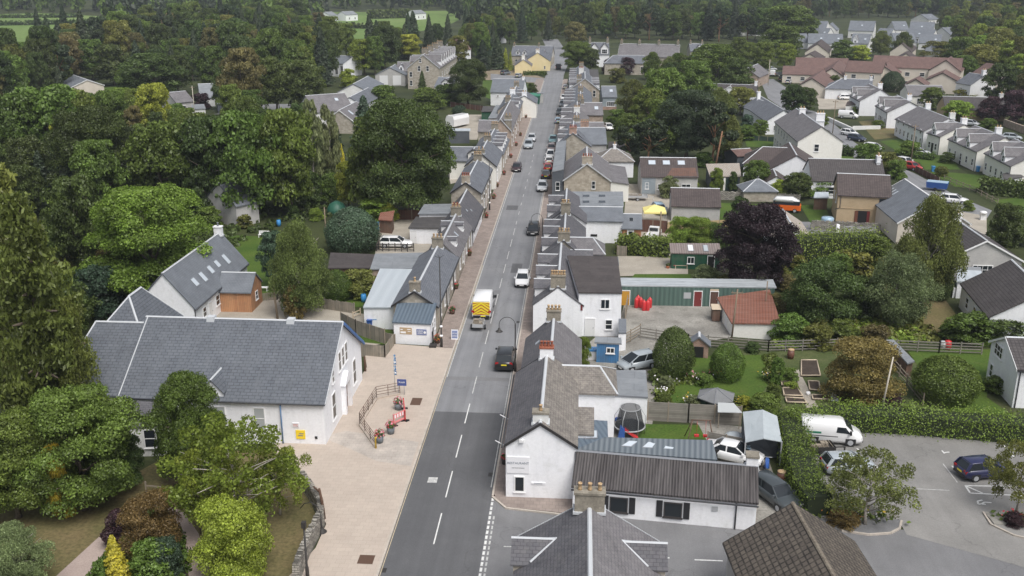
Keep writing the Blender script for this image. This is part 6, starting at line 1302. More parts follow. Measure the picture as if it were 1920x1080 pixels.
# ================================================================ VEHICLES
UP,DN=90,-90
car('suv',948,682,UP,'paint_black','black estate SUV driving away up the street past the near lamp',name='car')
car('hatch',980,532,DN,'paint_white','white hatchback driving toward the camera on the street',name='car')
car('hatch',1000,437,DN,'paint_black','black hatchback driving toward the camera below the curved lamp',name='car')
van(907,585,UP,'white works van with yellow and red chevrons on its rear doors',L=5.5,W=2.0,H=2.3,rearchev=True,name='works_van')
box_trailer(897,617,UP,'small loaded mesh trailer towed behind the white works van')
S=[(1017,356,DN,'estate','paint_palesilver','silver estate nearest in the right-hand parked line'),(1024,333,UP,'hatch','paint_black','black hatchback second in the right-hand parked line'),(1028,319,UP,'hatch','paint_red','red hatchback behind the black one in the right-hand parked line'),(1030,306,UP,'hatch','paint_white','white hatchback just beyond the red car in the parked line'),(1032,296,DN,'mpv','paint_white','white people carrier with dark windscreen in the parked line'),(1034,283,DN,'estate','paint_brown','brown estate in the right-hand parked line'),(1037,267,DN,'estate','paint_teal','teal car with dark rear window in the parked line'),(1047,231,UP,'hatch','paint_lightblue','pale blue hatchback parked alone on the right'),(1050,215,DN,'suv','paint_darkgrey','dark grey SUV ahead of the pale blue hatchback'),(1055,200,DN,'suv','paint_grey','grey car with light roof fifth from the far end'),(1057,187,DN,'hatch','paint_white','white hatchback near the tan stone gable'),(1060,167,UP,'hatch','paint_palesilver','pale silver hatchback farthest up the right-hand kerb')]
for px,py,an,kd,pt,lb in S: car(kd,px,py,an,pt,lb,'cars parked along the right kerb')
car('suv',991,277,DN,'paint_silver','silver pickup-like SUV parked half on the left pavement'); car('estate',997,264,DN,'paint_palesilver','pale silver estate parked behind the silver SUV on the left'); car('hatch',969,320,DN,'paint_maroon','dark maroon car parked facing us on the left pavement')
van(1047,130,UP,'dark van at the far bend of the street',L=4.6,H=2.1,name='van',paint='paint_black')
car('suv',948,140,60,'paint_grey','dark grey car on the bare earth plot by the yellow house'); car('hatch',972,145,80,'paint_silver','small silver car parked below the yellow house')
car('mpv',1195,690,212,'paint_silver','silver people carrier parked in the yard beside the round evergreen')
van(1556,826,-6,'white panel van with green lettering parked beside the hedge',L=4.75,W=1.85,H=1.88,stripe='green_plastic')
box_trailer(1535,851,8,'small dark trailer with blue mudguards beside the white van',L=2.2,load='iron')
car('hatch',1590,884,8,'paint_silver','pale silver car hidden under the birch in the car park')
car('hatch',1842,892,14,'paint_blue','dark blue hatchback parked behind the right-hand tree')
car('estate',1452,938,-62,'paint_darkgrey','dark grey estate parked beside the low cottage and hedge')
car('saloon',1374,862,-24,'paint_white','white car tucked behind the low cottage roof')
car('estate',742,463,0,'paint_white','white car parked behind the black gate of the left yard'); 
car('hatch',1236,399,-80,'paint_lightblue','pale blue car parked beside the yellow gazebo')
# works machine
p=PG(1225,447); r=empty('pickup_truck',p,'small white pickup with black rear window in the yard','pickup',None,math.radians(75)); 
mb=MB(); mb.hexa([(-2,-.8,.5),(2,-.8,.5),(2,.8,.5),(-2,.8,.5)],[(-2,-.8,.9),(1.9,-.75,.95),(1.9,.75,.95),(-2,.8,.9)]); mb.hexa([(0,-.8,.95),(1.2,-.8,.95),(1.2,.8,.95),(0,.8,.95)],[(.1,-.65,1.6),(.8,-.65,1.6),(.8,.65,1.6),(.1,.65,1.6)]); link('body',mb.mesh('body','paint_white'),r)
mb=MB(); mb.box(-.02,.05,-.6,.6,1.05,1.5); link('window',mb.mesh('window','glass'),r)
for x in (-1.2,1.25):
    for y in (-.72,.72): link('wheel',car_parts('hatch')['wheel'],r,(x,y,0))
# camper van
p=PG(1474,396); r=empty('camper_van',p,'orange camper van with a white raised roof by the garden','camper van',None,math.radians(-12))
mb=MB(); mb.rings([[(x,-.85*k,.35),(x,-.87*k,1.15),(x,.87*k,1.15),(x,.85*k,.35)] for x,k in ((-2.1,.92),(-1.9,1),(1.8,1),(2.15,.9))],0,True,False); link('body',mb.mesh('body','paint_orange'),r)
mb=MB(); mb.rings([[(x,-.8*k,1.15),(x,-.74*k,1.75),(x,.74*k,1.75),(x,.8*k,1.15)] for x,k in ((-2.05,.95),(-1.9,1),(1.7,1),(1.95,.92))],0,True,False); link('windows',mb.mesh('windows','glass'),r)
mb=MB(); mb.rings([[(x,-.78*k,1.62),(x,-.66*k,z),(x,.66*k,z),(x,.78*k,1.62)] for x,k,z in ((-2.05,.9,1.8),(-1.6,1,2.25),(.8,1,2.3),(1.9,.85,1.75))],0,True,True); link('roof',mb.mesh('roof','paint_white'),r)
for x in (-1.3,1.25):
    for y in (-.78,.78): link('wheel',car_parts('hatch')['wheel'],r,(x,y,0))
F_=[('estate',1787,381,-22,'paint_white','white SUV parked on the lane right of the blue trailer'),('hatch',1592,254,-50,'paint_white','white car parked on the lane below the terrace gardens'),('hatch',1606,264,-48,'paint_navy','navy car right behind the white one on the lane'),('hatch',1637,281,-45,'paint_white','white car partly behind the lane bushes'),('estate',1722,291,-8,'paint_palesilver','silver estate parked outside the fourth terrace house'),('hatch',1697,309,-60,'paint_white','small white van-like car behind the red car'),('hatch',1709,318,-60,'paint_red','red hatchback at the corner of the lane'),('estate',1587,187,0,'paint_white','white estate outside the hipped white cottage'),('hatch',1820,236,-40,'paint_palesilver','silver green car on the upper road'),('hatch',1897,262,-25,'paint_silver','silver car behind the last terrace roofs'),('hatch',1470,152,40,'paint_navy','navy car at the edge of the estate parking'),('hatch',1464,143,20,'paint_darkgrey','dark grey car in the estate parking'),('hatch',1478,157,70,'paint_palesilver','pale car nearest us in the estate parking'),('hatch',1446,132,0,'paint_palesilver','pale grey car at the back of the estate parking'),('hatch',1141,243,-80,'paint_white','white car in the yard beside the flat blue-grey roof'),('mpv',1633,98,40,'paint_white','white van-like car among the upper estate bushes')]
for kd,px,py,an,pt,lb in F_: car(kd,px,py,an,pt,lb)
van(1448,142,80,'white van parked on the estate road',L=4.8)
van(1590,222,-20,'pale van-shaped minibus by the first terrace garden',L=4.8)
p=PG(1756,357); mb=MB(); mb.hexa([(-1.6,-.9,.5),(1.6,-.9,.5),(1.6,.9,.5),(-1.6,.9,.5)],[(-1.7,-1,1.5),(1.7,-1,1.5),(1.7,1,1.5),(-1.7,1,1.5)]); m2=MB(); m2.box(-1.65,1.65,-.95,.95,1.5,1.56); m3=MB(); m3.tube([(-.2,-.95,.32),(-.2,.95,.32)],.32,0,12); simple('box_trailer',p,'blue box trailer parked on the lane','trailer',[('body',m3 and mb,'navy_plastic'),('cover',m2,'paint_lightblue'),('wheels',m3,'tyre')],math.radians(-25))
p=PG(858,238); mb=MB(); mb.rings([[(x,-1.2,0),(x,-1.25,1.6),(x,-.9,2.4),(x,.9,2.4),(x,1.25,1.6),(x,1.2,0)] for x in (-3,3)],0,True,False); m2=MB(); m2.box(3,3.05,-1,1,.8,1.7); simple('caravan',p+Vector((0,0,.5)),'white round-topped caravan beside the yard shelter','caravan',[('body',mb,'paint_white'),('window',m2,'glass')],math.radians(60))
# ================================================================ STREET FURNITURE AND SMALL THINGS
street_lamp(966,698,4.9,-1,'curved black street lamp beside the black SUV')
street_lamp(1017,478,5.,-1,'curved black street lamp above the black hatchback')
p=PG(828,652); hh=htop(p,482); r=empty('street_lamp',p,'tall straight black lamp column in front of the stone cottage','street lamp'); mb=MB(); mb.lathe((0,0,0),[(.13,0),(.13,.9),(.07,1.1),(.055,hh)],0,10); link('pole',mb.mesh('pole','iron'),r); mb=MB(); 
for k in range(4): mb.tube([(0,0,hh-.1),(.45*math.cos(k*PI/2+.5),.45*math.sin(k*PI/2+.5),hh+.15)],.02,0,5)
link('bracket',mb.mesh('bracket','iron'),r); mb=MB(); mb.lathe((0,0,1.2),[(.16,0),(.18,.1),(.1,.2)],0,8); mb.lathe((0,0,2.2),[(.15,0),(.17,.1),(.1,.2)],0,8); link('notice',mb.mesh('notice','ink_white'),r)
p=PG(918,395); r=empty('street_lamp',p,'straight black lamp column beside the two-storey stone house','street lamp'); mb=MB(); hh=htop(p,305); mb.lathe((0,0,0),[(.12,0),(.12,.9),(.06,1.1),(.05,hh)],0,8); link('pole',mb.mesh('pole','iron'),r); mb=MB(); mb.lathe((0,0,1.2),[(.14,0),(.16,.1),(.1,.2)],0,8); link('notice',mb.mesh('notice','ink_white'),r)
p=PG(577,1085); r=empty('street_lamp',p,'black lamp column in the bottom foreground by the curved stone wall','street lamp'); mb=MB(); hh=htop(p,980); mb.lathe((0,0,0),[(.12,0),(.12,.8),(.075,.9),(.06,hh)],0,10); link('pole',mb.mesh('pole','iron'),r); mb=MB(); mb.box(-.13,.13,-.13,.13,hh-.35,hh+.06); link('lamp_head',mb.mesh('lamp_head','iron'),r)
p=PG(604,1000); r=empty('street_lamp',p,'black lamp with hanging shade beside the curved stone wall','street lamp'); mb=MB(); mb.lathe((0,0,0),[(.35,0),(.33,.15),(.12,.35),(.06,.5),(.04,1.5)],0,12); link('base',mb.mesh('base','iron'),r); mb=MB(); mb.tube([(0,0,1.4),(-.15,0,2.0),(-.6,0,2.35),(-1.1,.05,2.2),(-1.4,.1,1.8)],.03,0,6); link('arm',mb.mesh('arm','iron'),r)
p=PG(608,975); r=empty('sculpted_post',p,'rusty forked wooden post standing at the edge of the paved square','post'); mb=MB(); mb.tube([(0,0,0),(-.05,0,1.2),(-.2,0,2.45)],[.13,.11,.08],0,8); link('post',mb.mesh('post','rust_iron'),r); mb=MB(); mb.tube([(-.17,0,2.15),(-.6,0,2.6)],[.07,.05],0,6); link('arm',mb.mesh('arm','rust_iron'),r)
pole(521,598,3.9,'dark leaning timber pole beside the gravel yard behind the hall',r=.13,lean=(-.25,0),bar=False)
pole(1371,640,5.6,'timber pole in front of the rusty-roofed shed',r=.1,lean=(.25,0))
pole(1236,470,5.4,'dark timber pole beside the small white pickup',r=.12,bar=False)
pole(1651,775,5.2,'slim concrete lamp column standing behind the hedge',mat='concrete_pole',r=.1,lean=(.45,0),bar=False,rt=.06,cat='lamp column')
pole(1433,600,4.4,'small pole rising behind the rusty shed roof',r=.07,bar=False)
pole(1339,322,7.5,'orange-barked bare trunk pole among the dark pines',r=.18,mat='bark_red',bar=False,lean=(1,0))
pole(1418,130,8.,'grey utility pole beside the estate road',mat='concrete_pole',r=.12); pole(1440,160,8.,'tall grey pole at the mouth of the estate road',mat='concrete_pole',r=.11)
pole(1561,250,7.5,'wooden pole on the lane left of the parked cars'); pole(1707,312,8.,'wooden pole at the lane corner by the red car'); pole(1722,150,7,'pole with crossarm in front of the maroon range'); pole(1707,150,7,'second pole standing left of the one before the maroon range')
pole(525,208,8,'leaning wooden pole on the lane in front of the dark left trees',lean=(-.8,0)); pole(504,222,3.,'short pale concrete post on the left lane',mat='concrete_pole',bar=False); pole(366,222,8.,'utility pole between the small left cottages',mat='concrete_pole')
pole(612,455,5,'timber tripod-like pole beside the blue-green conifer',bar=False); pole(1568,455,2.6,'white concrete post in the yard below the tan house',mat='white_wall',r=.22,bar=False,rt=.22)
pole(685,698,1.6,'short dark bollard post outside the hall gable',mat='rust_iron',r=.12,bar=False,name='bollard',cat='bollard')
# flagpole with two flags, sign, A-board
p=PG(741,735); r=empty('flagpole',p,'slim white flagpole with two drooping blue and white flags','flagpole'); mb=MB(); hh=htop(p,664); mb.tube([(0,0,0),(0,0,hh)],.03,0,6); link('pole',mb.mesh('pole','galv'),r)
for zt,zb in ((hh-.05,hh-1.),(hh-1.1,hh-2.)):
    mb=MB(); N=6
    for k in range(N):
        z0=zt-(zt-zb)*k/N; z1=zt-(zt-zb)*(k+1)/N; w0=.1+.08*k/N; w1=.1+.08*(k+1)/N
        mb.face([(.03,0,z1),(.03+w1,.06,z1),(.03+w0,.06*(-1)**k,z0),(.03,0,z0)],0); mb.face([(.03,.02,z1),(-.07,.06,z1),(-.06,.07,z0),(.03,.02,z0)],1 if k in(1,2,4) else 0)
        if k in (1,4): mb.face([(.02,-.02,z1),(.03+w1*.8,.03,z1),(.03+w0*.8,.03,z0),(.02,-.02,z0)],1)
    link('flag',mb.mesh('flag',['flag_blue','flag_white']),r)
p=PG(748,742); r=empty('blue_sign',p,'small blue sign board on two posts at the corner of the railing','sign'); mb=MB()
mb.tube([(-.02,0,0),(-.02,0,1.3)],.03,0,6); mb.tube([(.5,0,0),(.5,0,1.3)],.03,0,6); link('post',mb.mesh('post','steel'),r); mb=MB(); mb.box(-.1,.72,-.06,-.03,1.0,1.62); o=link('board',mb.mesh('board','sign_blue'),r); text('Kiosk',.25,'ink_white',o,(.31,-.066,1.34),0)
p=PG(853,637); mb=MB(); mb.hexa([(-.35,-.25,0),(.35,-.25,0),(.35,-.22,0),(-.35,-.22,0)],[(-.35,-.02,1.),(.35,-.02,1.),(.35,.02,1.),(-.35,.02,1.)]); mb.hexa([(-.35,.22,0),(.35,.22,0),(.35,.25,0),(-.35,.25,0)],[(-.35,-.02,1.),(.35,-.02,1.),(.35,.02,1.),(-.35,.02,1.)]); m2=MB(); m2.hexa([(-.28,-.235,.12),(.28,-.235,.12),(.28,-.2,.12),(-.28,-.2,.12)],[(-.28,-.075,.9),(.28,-.075,.9),(.28,-.03,.9),(-.28,-.03,.9)])
r=empty('pavement_sign',p+Vector((0,0,.12)),'white-framed pavement board with a blue face by the kerb','sign'); link('frame',mb.mesh('frame','sign_white'),r); o=link('board',m2.mesh('board','sign_lilac'),r); text('NOW',.2,'ink_white',o,(0,-.17,.62),0); text('OPEN',.2,'ink_white',o,(0,-.215,.36),0)
# ramp railing
rl=[P(748,742),P(707,752),P(674,803),P(710,842)]
rl=[PG(750,742),PG(706,750),PG(675,800),PG(705,843)]
r=empty('ramp_railing',rl[0]+Vector((0,0,.11)),'grey steel ramp railing bending round the front of the hall','railing'); mb=MB(); pb=MB(); Z=Vector((0,0,1))
for a,b in zip(rl[:-1],rl[1:]):
    for z in (.4,.65,.9,1.15): mb.tube([a+Z*z-Z*.0,b+Z*z],.022,0,5)
    n=max(1,round((b-a).length/1.3))
    for k in range(n+1): q=a.lerp(b,k/n); pb=MB(); pb.tube([q,q+Z*1.15],.028,0,6); pb.build('post',['rust_iron'],r,rl[0])
mb.build('rail',['rust_iron'],r,rl[0]); mb=MB()
for a,b in zip(rl[:-1],rl[1:]):
    d=(b-a).normalized(); s=Vector((-d.y,d.x,0))*.1; mb.hexa([a-s,b-s,b+s,a+s],[a-s+Z*.14,b-s+Z*.14,b+s+Z*.14,a+s+Z*.14])
mb.build('kerb',['paving'],r,rl[0]-Z*.0); mb=MB(); mb.tube([rl[3],rl[3]+Z*1.0,rl[3]+Z*1.05+Vector((.1,-.2,0))],.07,0,6); mb.build('end_guard',['yellow_plastic'],r,rl[0])
for px,py,lb in ((712,832,'navy flower tub standing at the near end of the railing'),(733,815,'navy flower tub beside the pink barrier'),(747,770,'navy flower tub at the top of the railing ramp')): tub(px,py,lb,['flower_pink','flower_red'],'grey_plastic',.62,.36,'navy flower tubs on the square',.11)
p=PG(751,800)
for (a,b,lb) in (((757,768),(760,792),'red plastic street barrier standing beside the ramp'),((738,800),(760,790),'pale pink street barrier lying between the flower tubs')):
    A=PG(*a);B=PG(*b); d=(B-A); L=d.length; c=(A+B)/2; rz=math.atan2(d.y,d.x); mb=MB()
    pink='pink' in lb
    mb.box(-L/2,L/2,-.04,.04,.55,.95); mb.box(-L/2,L/2,-.04,.04,.15,.3); mb.box(-L/2,-L/2+.1,-.05,.05,.1,1.); mb.box(L/2-.1,L/2,-.05,.05,.1,1.)
    m2=MB(); m2.box(-L/2-.05,-L/2+.2,-.35,.35,0,.08); m2.box(L/2-.2,L/2+.05,-.35,.35,0,.08); m3=MB()
    for k in range(4): m3.box(-L/2+.12+k*(L-.2)/4,-L/2+.12+(k+.5)*(L-.2)/4,-.05,.05,.6,.9)
    simple('street_barrier',c+Vector((0,0,.11)),lb,'barrier',[('panel',mb,'pink_barrier' if pink else 'red_plastic'),('foot',m2,'black_plastic'),('stripe',m3,'sign_white')],rz)
# planters along the left pavement
for k,(px,py) in enumerate(((820,645),(848,590),(855,543),(880,481),(912,410),(926,374),(932,352),(945,329),(958,297),(968,275),(976,256),(986,222),(991,205))):
    tub(px,py,'%s flower tub against the %s'%(('orange and yellow flowering','red flowering')[k!=0],['cafe corner','first stone cottage','middle of the first stone cottage','dormered stone cottage','two-storey stone house','far end of the two-storey stone house','cream gabled house','dormered terrace','far end of the dormered terrace','tall grey stone house','middle of the tall grey stone house','far stone shops','very far stone shops'][k]),['flower_orange','flower_red'] if k==0 else ['flower_red'],'rust_iron',.42,.33,'flower tubs along the left pavement',.12)
tub(945,872,'hanging-style dark planter at the corner house side door',['flower_red'],'iron',.5,.22,None,.12)
p=PG(812,652); mb=MB(); mb.box(-.35,.35,-.35,.35,0,.25); m2=MB(); m2.tube([(0,0,.2),(0,0,1.5),(.12,0,2.1)],[.02,.1,.02],0,6); simple('closed_parasol',p+Vector((0,0,.12)),'folded dark parasol in a block base by the cafe corner','parasol',[('base',mb,'iron'),('canopy',m2,'black_plastic')])
# bins behind cafe
fence([(690,612),(721,607)],1.4,'fence_grey','short timber screen beside the cafe bins')
wheelie(703,614,'blue_plastic','blue wheelie bin beside the cafe side wall'); wheelie(694,616,'navy_plastic','navy wheelie bin left of the blue one by the cafe')
# fences
fence([(640,612),(668,627),(722,645)],1.6,'fence_grey','grey boarded fence on the bank behind the hall gable'); fence([(679,668),(722,672),(738,650)],1.3,'fence_grey','curved grey boarded fence where the square meets the bank'); fence([(720,640),(741,645)],1.,'fence_grey','short low fence panel against the cafe wall')
fence([(455,566),(520,562),(548,540)],.9,'fence_grey','low picket fence around the long house garden',gap=.16); fence([(556,605),(575,578),(600,578),(665,588)],1.2,'fence_grey','weathered fence along the gravel lane behind the hall',gap=.16)
fence([(662,598),(676,592)],.8,'wood_pale','short pale rail by the sandy strip',rails=2,posts=1)
stone_wall([(556,1090),(580,1030),(603,985),(601,962),(585,935),(568,912)],1.05,'curved drystone wall with upright cope stones round the park',.5)
fence([(275,925),(330,930),(362,960),(378,1000),(394,1085)],.9,'wood_grey','curving green handrail beside the garden path',rails=1,posts=3,name='handrail')
fence([(706,471),(776,472)],1.1,'frame_dark','black rail gate in front of the white parked car',name='yard_gate',rails=3,posts=.9,cat='gate')
fence([(712,468),(712,436)],1.5,'fence_grey','low side fence of the left yard'); fence([(745,412),(800,412)],1.5,'fence_brown','dark fence along the back of the left yard'); fence([(735,405),(800,402)],1.6,'wood_grey','wire garden fence behind the left yard',rails=2,posts=2.5)
h=fb('garden_shed','dark brown shed with rusty roof in the left yard',[(712,412),(734,414),(738,400),(715,401)],[1.9,1.9,2.3,2.3],'shed_brown','corrugated_rust',cat='shed'); wheelie(709,430,'blue_plastic','blue bin left of the rusty-roofed yard shed')
fence([(765,262),(840,268)],1.2,'fence_tan','pale fence between the garden trees and the yard shelter'); fence([(845,200),(920,210)],1.3,'fence_brown','brown fence below the dark sycamore')
# tripod frame
p=PG(635,420); mb=MB()
for a in (0,2.1,4.2): mb.tube([(1.2*math.cos(a),1.2*math.sin(a),0),(0,0,3.4)],.05,0,5)
simple('timber_frame',PG(612,455)+Vector((1,6,0)),'tall tripod of dark poles behind the blue-green conifer','frame',[('poles',mb,'wood_grey')])
p=PG(625,410); mb=MB(); mb.lathe((0,0,0),[(1.6,0),(1.5,.8),(1.1,1.5),(.3,1.95)],0,12); mb and tag(link('dome_tent',mb.mesh('dome_tent','door_green'),None,PG(632,400)),'dark green dome tent behind the blue-green conifer','tent')
for q,lb in (((523,424),'blue barrel on the far lawn edge'),((682,566),'navy crate against the pale annexe')): p=PG(*q); mb=MB(); mb.lathe((0,0,0),[(.3,0),(.34,.45),(.3,.9),(.26,.92)],0,10); tag(link('barrel',mb.mesh('barrel','blue_plastic'),None,p),lb,'barrel')
def bench(px,py,label,rz=0,mat='wood_pale',w=1.5,back=True):
    r=empty('bench',PG(px,py),label,'bench',None,rz); mb=MB(); mb.box(-w/2,w/2,-.25,.25,.4,.46); link('seat',mb.mesh('seat',mat),r)
    if back: mb=MB(); mb.box(-w/2,w/2,.2,.26,.55,.68); mb.box(-w/2,w/2,.2,.26,.75,.9); link('backrest',mb.mesh('backrest',mat),r)
    for x in (-w/2+.08,w/2-.08):
        for y in (-.2,.2): mb=MB(); mb.box(x-.04,x+.04,y-.04,y+.04,0,.9 if y>0 and back else .4); link('leg',mb.mesh('leg',mat),r)
    return r
bench(1277,503,'pale wooden bench in front of the green hut',w=1.6); bench(495,445,'white garden bench on the lawn beyond the long house',mat='white_plastic'); bench(537,563,'dark picnic table on the gravel by the birch',mat='wood_grey',back=False); bench(491,545,'white-topped garden table on the small lawn',mat='white_plastic',back=False)
tub(1263,502,'terracotta pot left of the pale bench',['flower_red'],'terracotta',.4,.3); tub(1252,503,'second terracotta pot at the gravel edge left of the bench',[],'terracotta',.35,.25)
for k,(px,py) in enumerate(((1193,577),(1201,577),(1207,582),(1214,582),(1218,577),(1196,573))):
    mb=MB(); mb.lathe((0,0,0),[(.22,0),(.24,.05),(.24,.95),(.17,1.1),(.08,1.14),(.08,1.25)],0,12); tag(link('gas_cylinder',mb.mesh('gas_cylinder','red_plastic'),None,PG(px,py)),'red gas cylinder standing in the cluster by the green store','gas cylinder','red gas cylinders by the green store')
# blue shed, gates and fences of the right yards
h=fb('blue_shed','blue boarded shed with grey felt roof behind the terrace',[(1119,643),(1161,645),(1160,636),(1121,634)],[2.0,2.0,2.2,2.2],'shed_blue','felt_grey',cat='shed'); h.mwin(0,.62,1.,.8,.6,'cross')
mb=MB(); mb.box(-.5,.5,-.4,.4,0,.9); m2=MB(); m2.box(-.55,.55,-.45,.45,.9,1.05); simple('storage_box',PG(1112,672),'white storage cabinet with blue lid beside the blue shed','storage box',[('body',mb,'white_plastic'),('lid',m2,'blue_plastic')])
wheelie(1163,628,'green_plastic','dark green bin beside the white lean-to store'); wheelie(1163,618,'blue_plastic','blue lidded bin behind the dark green one')
fence([(1172,600),(1176,580)],1.6,'wood_grey','stack of old upright pallets by the yard corner',gap=.3)
fence([(1163,652),(1200,630)],1.3,'wood_grey','old timber field gate standing open in the yard',name='yard_gate',rails=4,posts=2.5,cat='gate'); fence([(1200,634),(1290,648),(1440,660)],1.2,'fence_panel','weathered rail fence between the yard and the lawn',rails=4); fence([(1440,660),(1600,655),(1760,662),(1840,665)],1.2,'fence_panel','long weathered fence behind the allotment garden',rails=4)
fence([(1214,788),(1290,792),(1388,797)],1.7,'fence_panel','grey panel fence along the back of the swing garden'); fence([(1326,835),(1395,848)],1.2,'fence_panel','low panel fence beside the hot tub')
fence([(1197,434),(1250,437)],1.8,'fence_brown','dark red-brown fence beside the yellow gazebo'); fence([(1250,437),(1372,432)],1.6,'fence_tan','tan boarded fence behind the young conifers'); fence([(1157,478),(1174,480)],1.3,'fence_grey','small timber gate panel by the bushy hedge')
fence([(1395,249),(1470,249)],1.5,'fence_brown','red-brown fence below the white bungalow'); fence([(1390,262),(1505,269)],1.,'dark_green_board','dark green fence at the foot of the bungalow lawn')
stone_wall([(1345,374),(1440,376),(1500,380)],1.1,'rubble stone wall running left of the camper van'); stone_wall([(1520,430),(1580,432),(1650,436)],1.1,'rubble stone wall in front of the tan house'); fence([(1582,438),(1640,440)],1.1,'galv','galvanised field gates below the tan house',name='field_gate',rails=5,posts=3,cat='gate')
stone_wall([(1552,226),(1600,248)],.9,'pale block wall along the lane edge',mat='white_dirty',cap=False); stone_wall([(1598,243),(1650,242)],.8,'white garden wall of the second terrace house',mat='white_dirty',cap=False); fence([(1716,322),(1760,345)],1.1,'fence_brown','red-brown fence at the lane corner gardens'); fence([(1770,338),(1830,362),(1870,384)],.9,'wood_grey','wire garden fence beside the lane',rails=2)
stone_wall([(1882,236),(1925,252)],1.6,'tall brown hedge-topped wall at the far right road',mat='stone_brown',cap=False)
# garden things
def hexroof(px,py,label,r_=1.7,hh=1.5,rf=.9):
    p=PG(px,py); o=empty('summerhouse',p,label,'summerhouse'); ring=lambda r,z:[(r*math.cos(k*PI/3+.3),r*math.sin(k*PI/3+.3),z) for k in range(6)]
    mb=MB(); mb.hexa(ring(r_,0),ring(r_,hh)); link('wall',mb.mesh('wall','dark_green_board'),o); mb=MB(); mb.rings([ring(r_+.28,hh),ring(r_+.28,hh+.08),ring(.03,hh+rf)],0,True,False); link('roof',mb.mesh('roof','felt_grey_plain'),o); mb=MB()
    for k in range(6): a=k*PI/3+.3; mb.tube([((r_+.28)*math.cos(a),(r_+.28)*math.sin(a),hh+.1),(0,0,hh+rf+.02)],.035,0,4)
    link('hip_cap',mb.mesh('hip_cap','lead_dark'),o)
mnoise('felt_grey_plain',(.17,.175,.18),(.2,.205,.21),.6,8,None,grain=.1)
hexroof(1341,765,'six-sided dark green summerhouse with grey felt roof on the lawn',1.45,1.1,.75)
h=rhouse('garden_store','little brick-fronted store with grey pitched roof between the round bushes',(1311,633),(1311,625),2.1,1.35,1.9,'brick_red','slate_plain',cat='store'); h.panel('opening','A',.0,.05,1.,1.1,'door_black')
p=PG(1226,418); o=empty('gazebo',p,'pale yellow pop-up gazebo in the yard behind the long wing','gazebo'); mb=MB(); mb.rings([[(sx*w,sy*w,z) for sx,sy in ((-1,-1),(1,-1),(1,1),(-1,1))] for w,z in ((1.65,1.75),(1.65,2.),(.05,2.8))],0,True,False); link('canopy',mb.mesh('canopy','gazebo_yellow'),o)
for sx in (-1,1):
    for sy in (-1,1): mb=MB(); mb.box(sx*1.6-.03,sx*1.6+.03,sy*1.6-.03,sy*1.6+.03,0,1.8); link('leg',mb.mesh('leg','steel'),o)
# trampoline
p=PG(1180,812); o=empty('trampoline',p,'round garden trampoline with tall black safety net','trampoline'); r0=1.25; mb=MB(); ring=lambda r,z,n=20:[(r*math.cos(2*PI*k/n),r*math.sin(2*PI*k/n),z) for k in range(n)]
mb.rings([ring(r0,.68),ring(r0,.72),ring(.05,.7)],0,True,False); link('mat',mb.mesh('mat','net'),o); mb=MB(); mb.tube(ring(r0,.7)+[ring(r0,.7)[0]],.06,0,6); link('frame',mb.mesh('frame','steel'),o); mb=MB()
for k in range(6): a=2*PI*k/6; mb.tube([(r0*math.cos(a),r0*math.sin(a),0),(r0*math.cos(a),r0*math.sin(a),1.6),(r0*.62*math.cos(a),r0*.62*math.sin(a),2.35)],.03,0,5)
link('pole',mb.mesh('pole','steel'),o); mb=MB(); rs_=[ring(r0*.97,.72),ring(r0*.85,1.2),ring(r0*.66,2.3)]; mb.rings(rs_,0,False,True)
m,nt,b=newmat('safety_net'); b.inputs['Base Color'].default_value=(.02,.022,.025,1); tr=nt.nodes.new('ShaderNodeBsdfTransparent'); mx=nt.nodes.new('ShaderNodeMixShader'); mx.inputs[0].default_value=.62; nt.links.new(tr.outputs[0],mx.inputs[1]); nt.links.new(b.outputs[0],mx.inputs[2]); nt.links.new(mx.outputs[0],nt.nodes['Material Output'].inputs[0]); MATS['safety_net']=m
link('net',mb.mesh('net','safety_net'),o); mb=MB(); mb.tube(ring(r0*.66,2.32)+[ring(r0*.66,2.32)[0]],.035,0,5); link('top_ring',mb.mesh('top_ring','steel'),o)
p=PG(1166,822); o=empty('play_slide',p,'red and blue toddler slide in front of the trampoline','slide'); mb=MB(); mb.hexa([(.2,-.2,.75),(1.3,-.45,.05),(1.3,.0,.05),(.2,.25,.75)],[(.2,-.2,.95),(1.3,-.45,.22),(1.3,.0,.22),(.2,.25,.95)]); link('chute',mb.mesh('chute','red_plastic'),o); mb=MB(); mb.hexa([(-.35,-.3,0),(.2,-.3,0),(.2,.3,0),(-.35,.3,0)],[(-.15,-.25,1.1),(.2,-.25,.9),(.2,.25,.9),(-.15,.25,1.1)]); link('ladder',mb.mesh('ladder','navy_plastic'),o)
mb=MB(); mb.rings([[(x+.35*math.cos(a),.3*math.sin(a),.4+.35*math.cos(a+.5)) for a in [k*PI/4 for k in range(8)]] for x in (0,.25,.5)],0,True,True); m2=MB(); m2.box(-.2,.4,-.3,.3,0,.4); simple('toy_pile',PG(1147,796),'heap of blue and red plastic toys by the garage wall','toys',[('toy',mb,'navy_plastic'),('crate',m2,'red_plastic')])
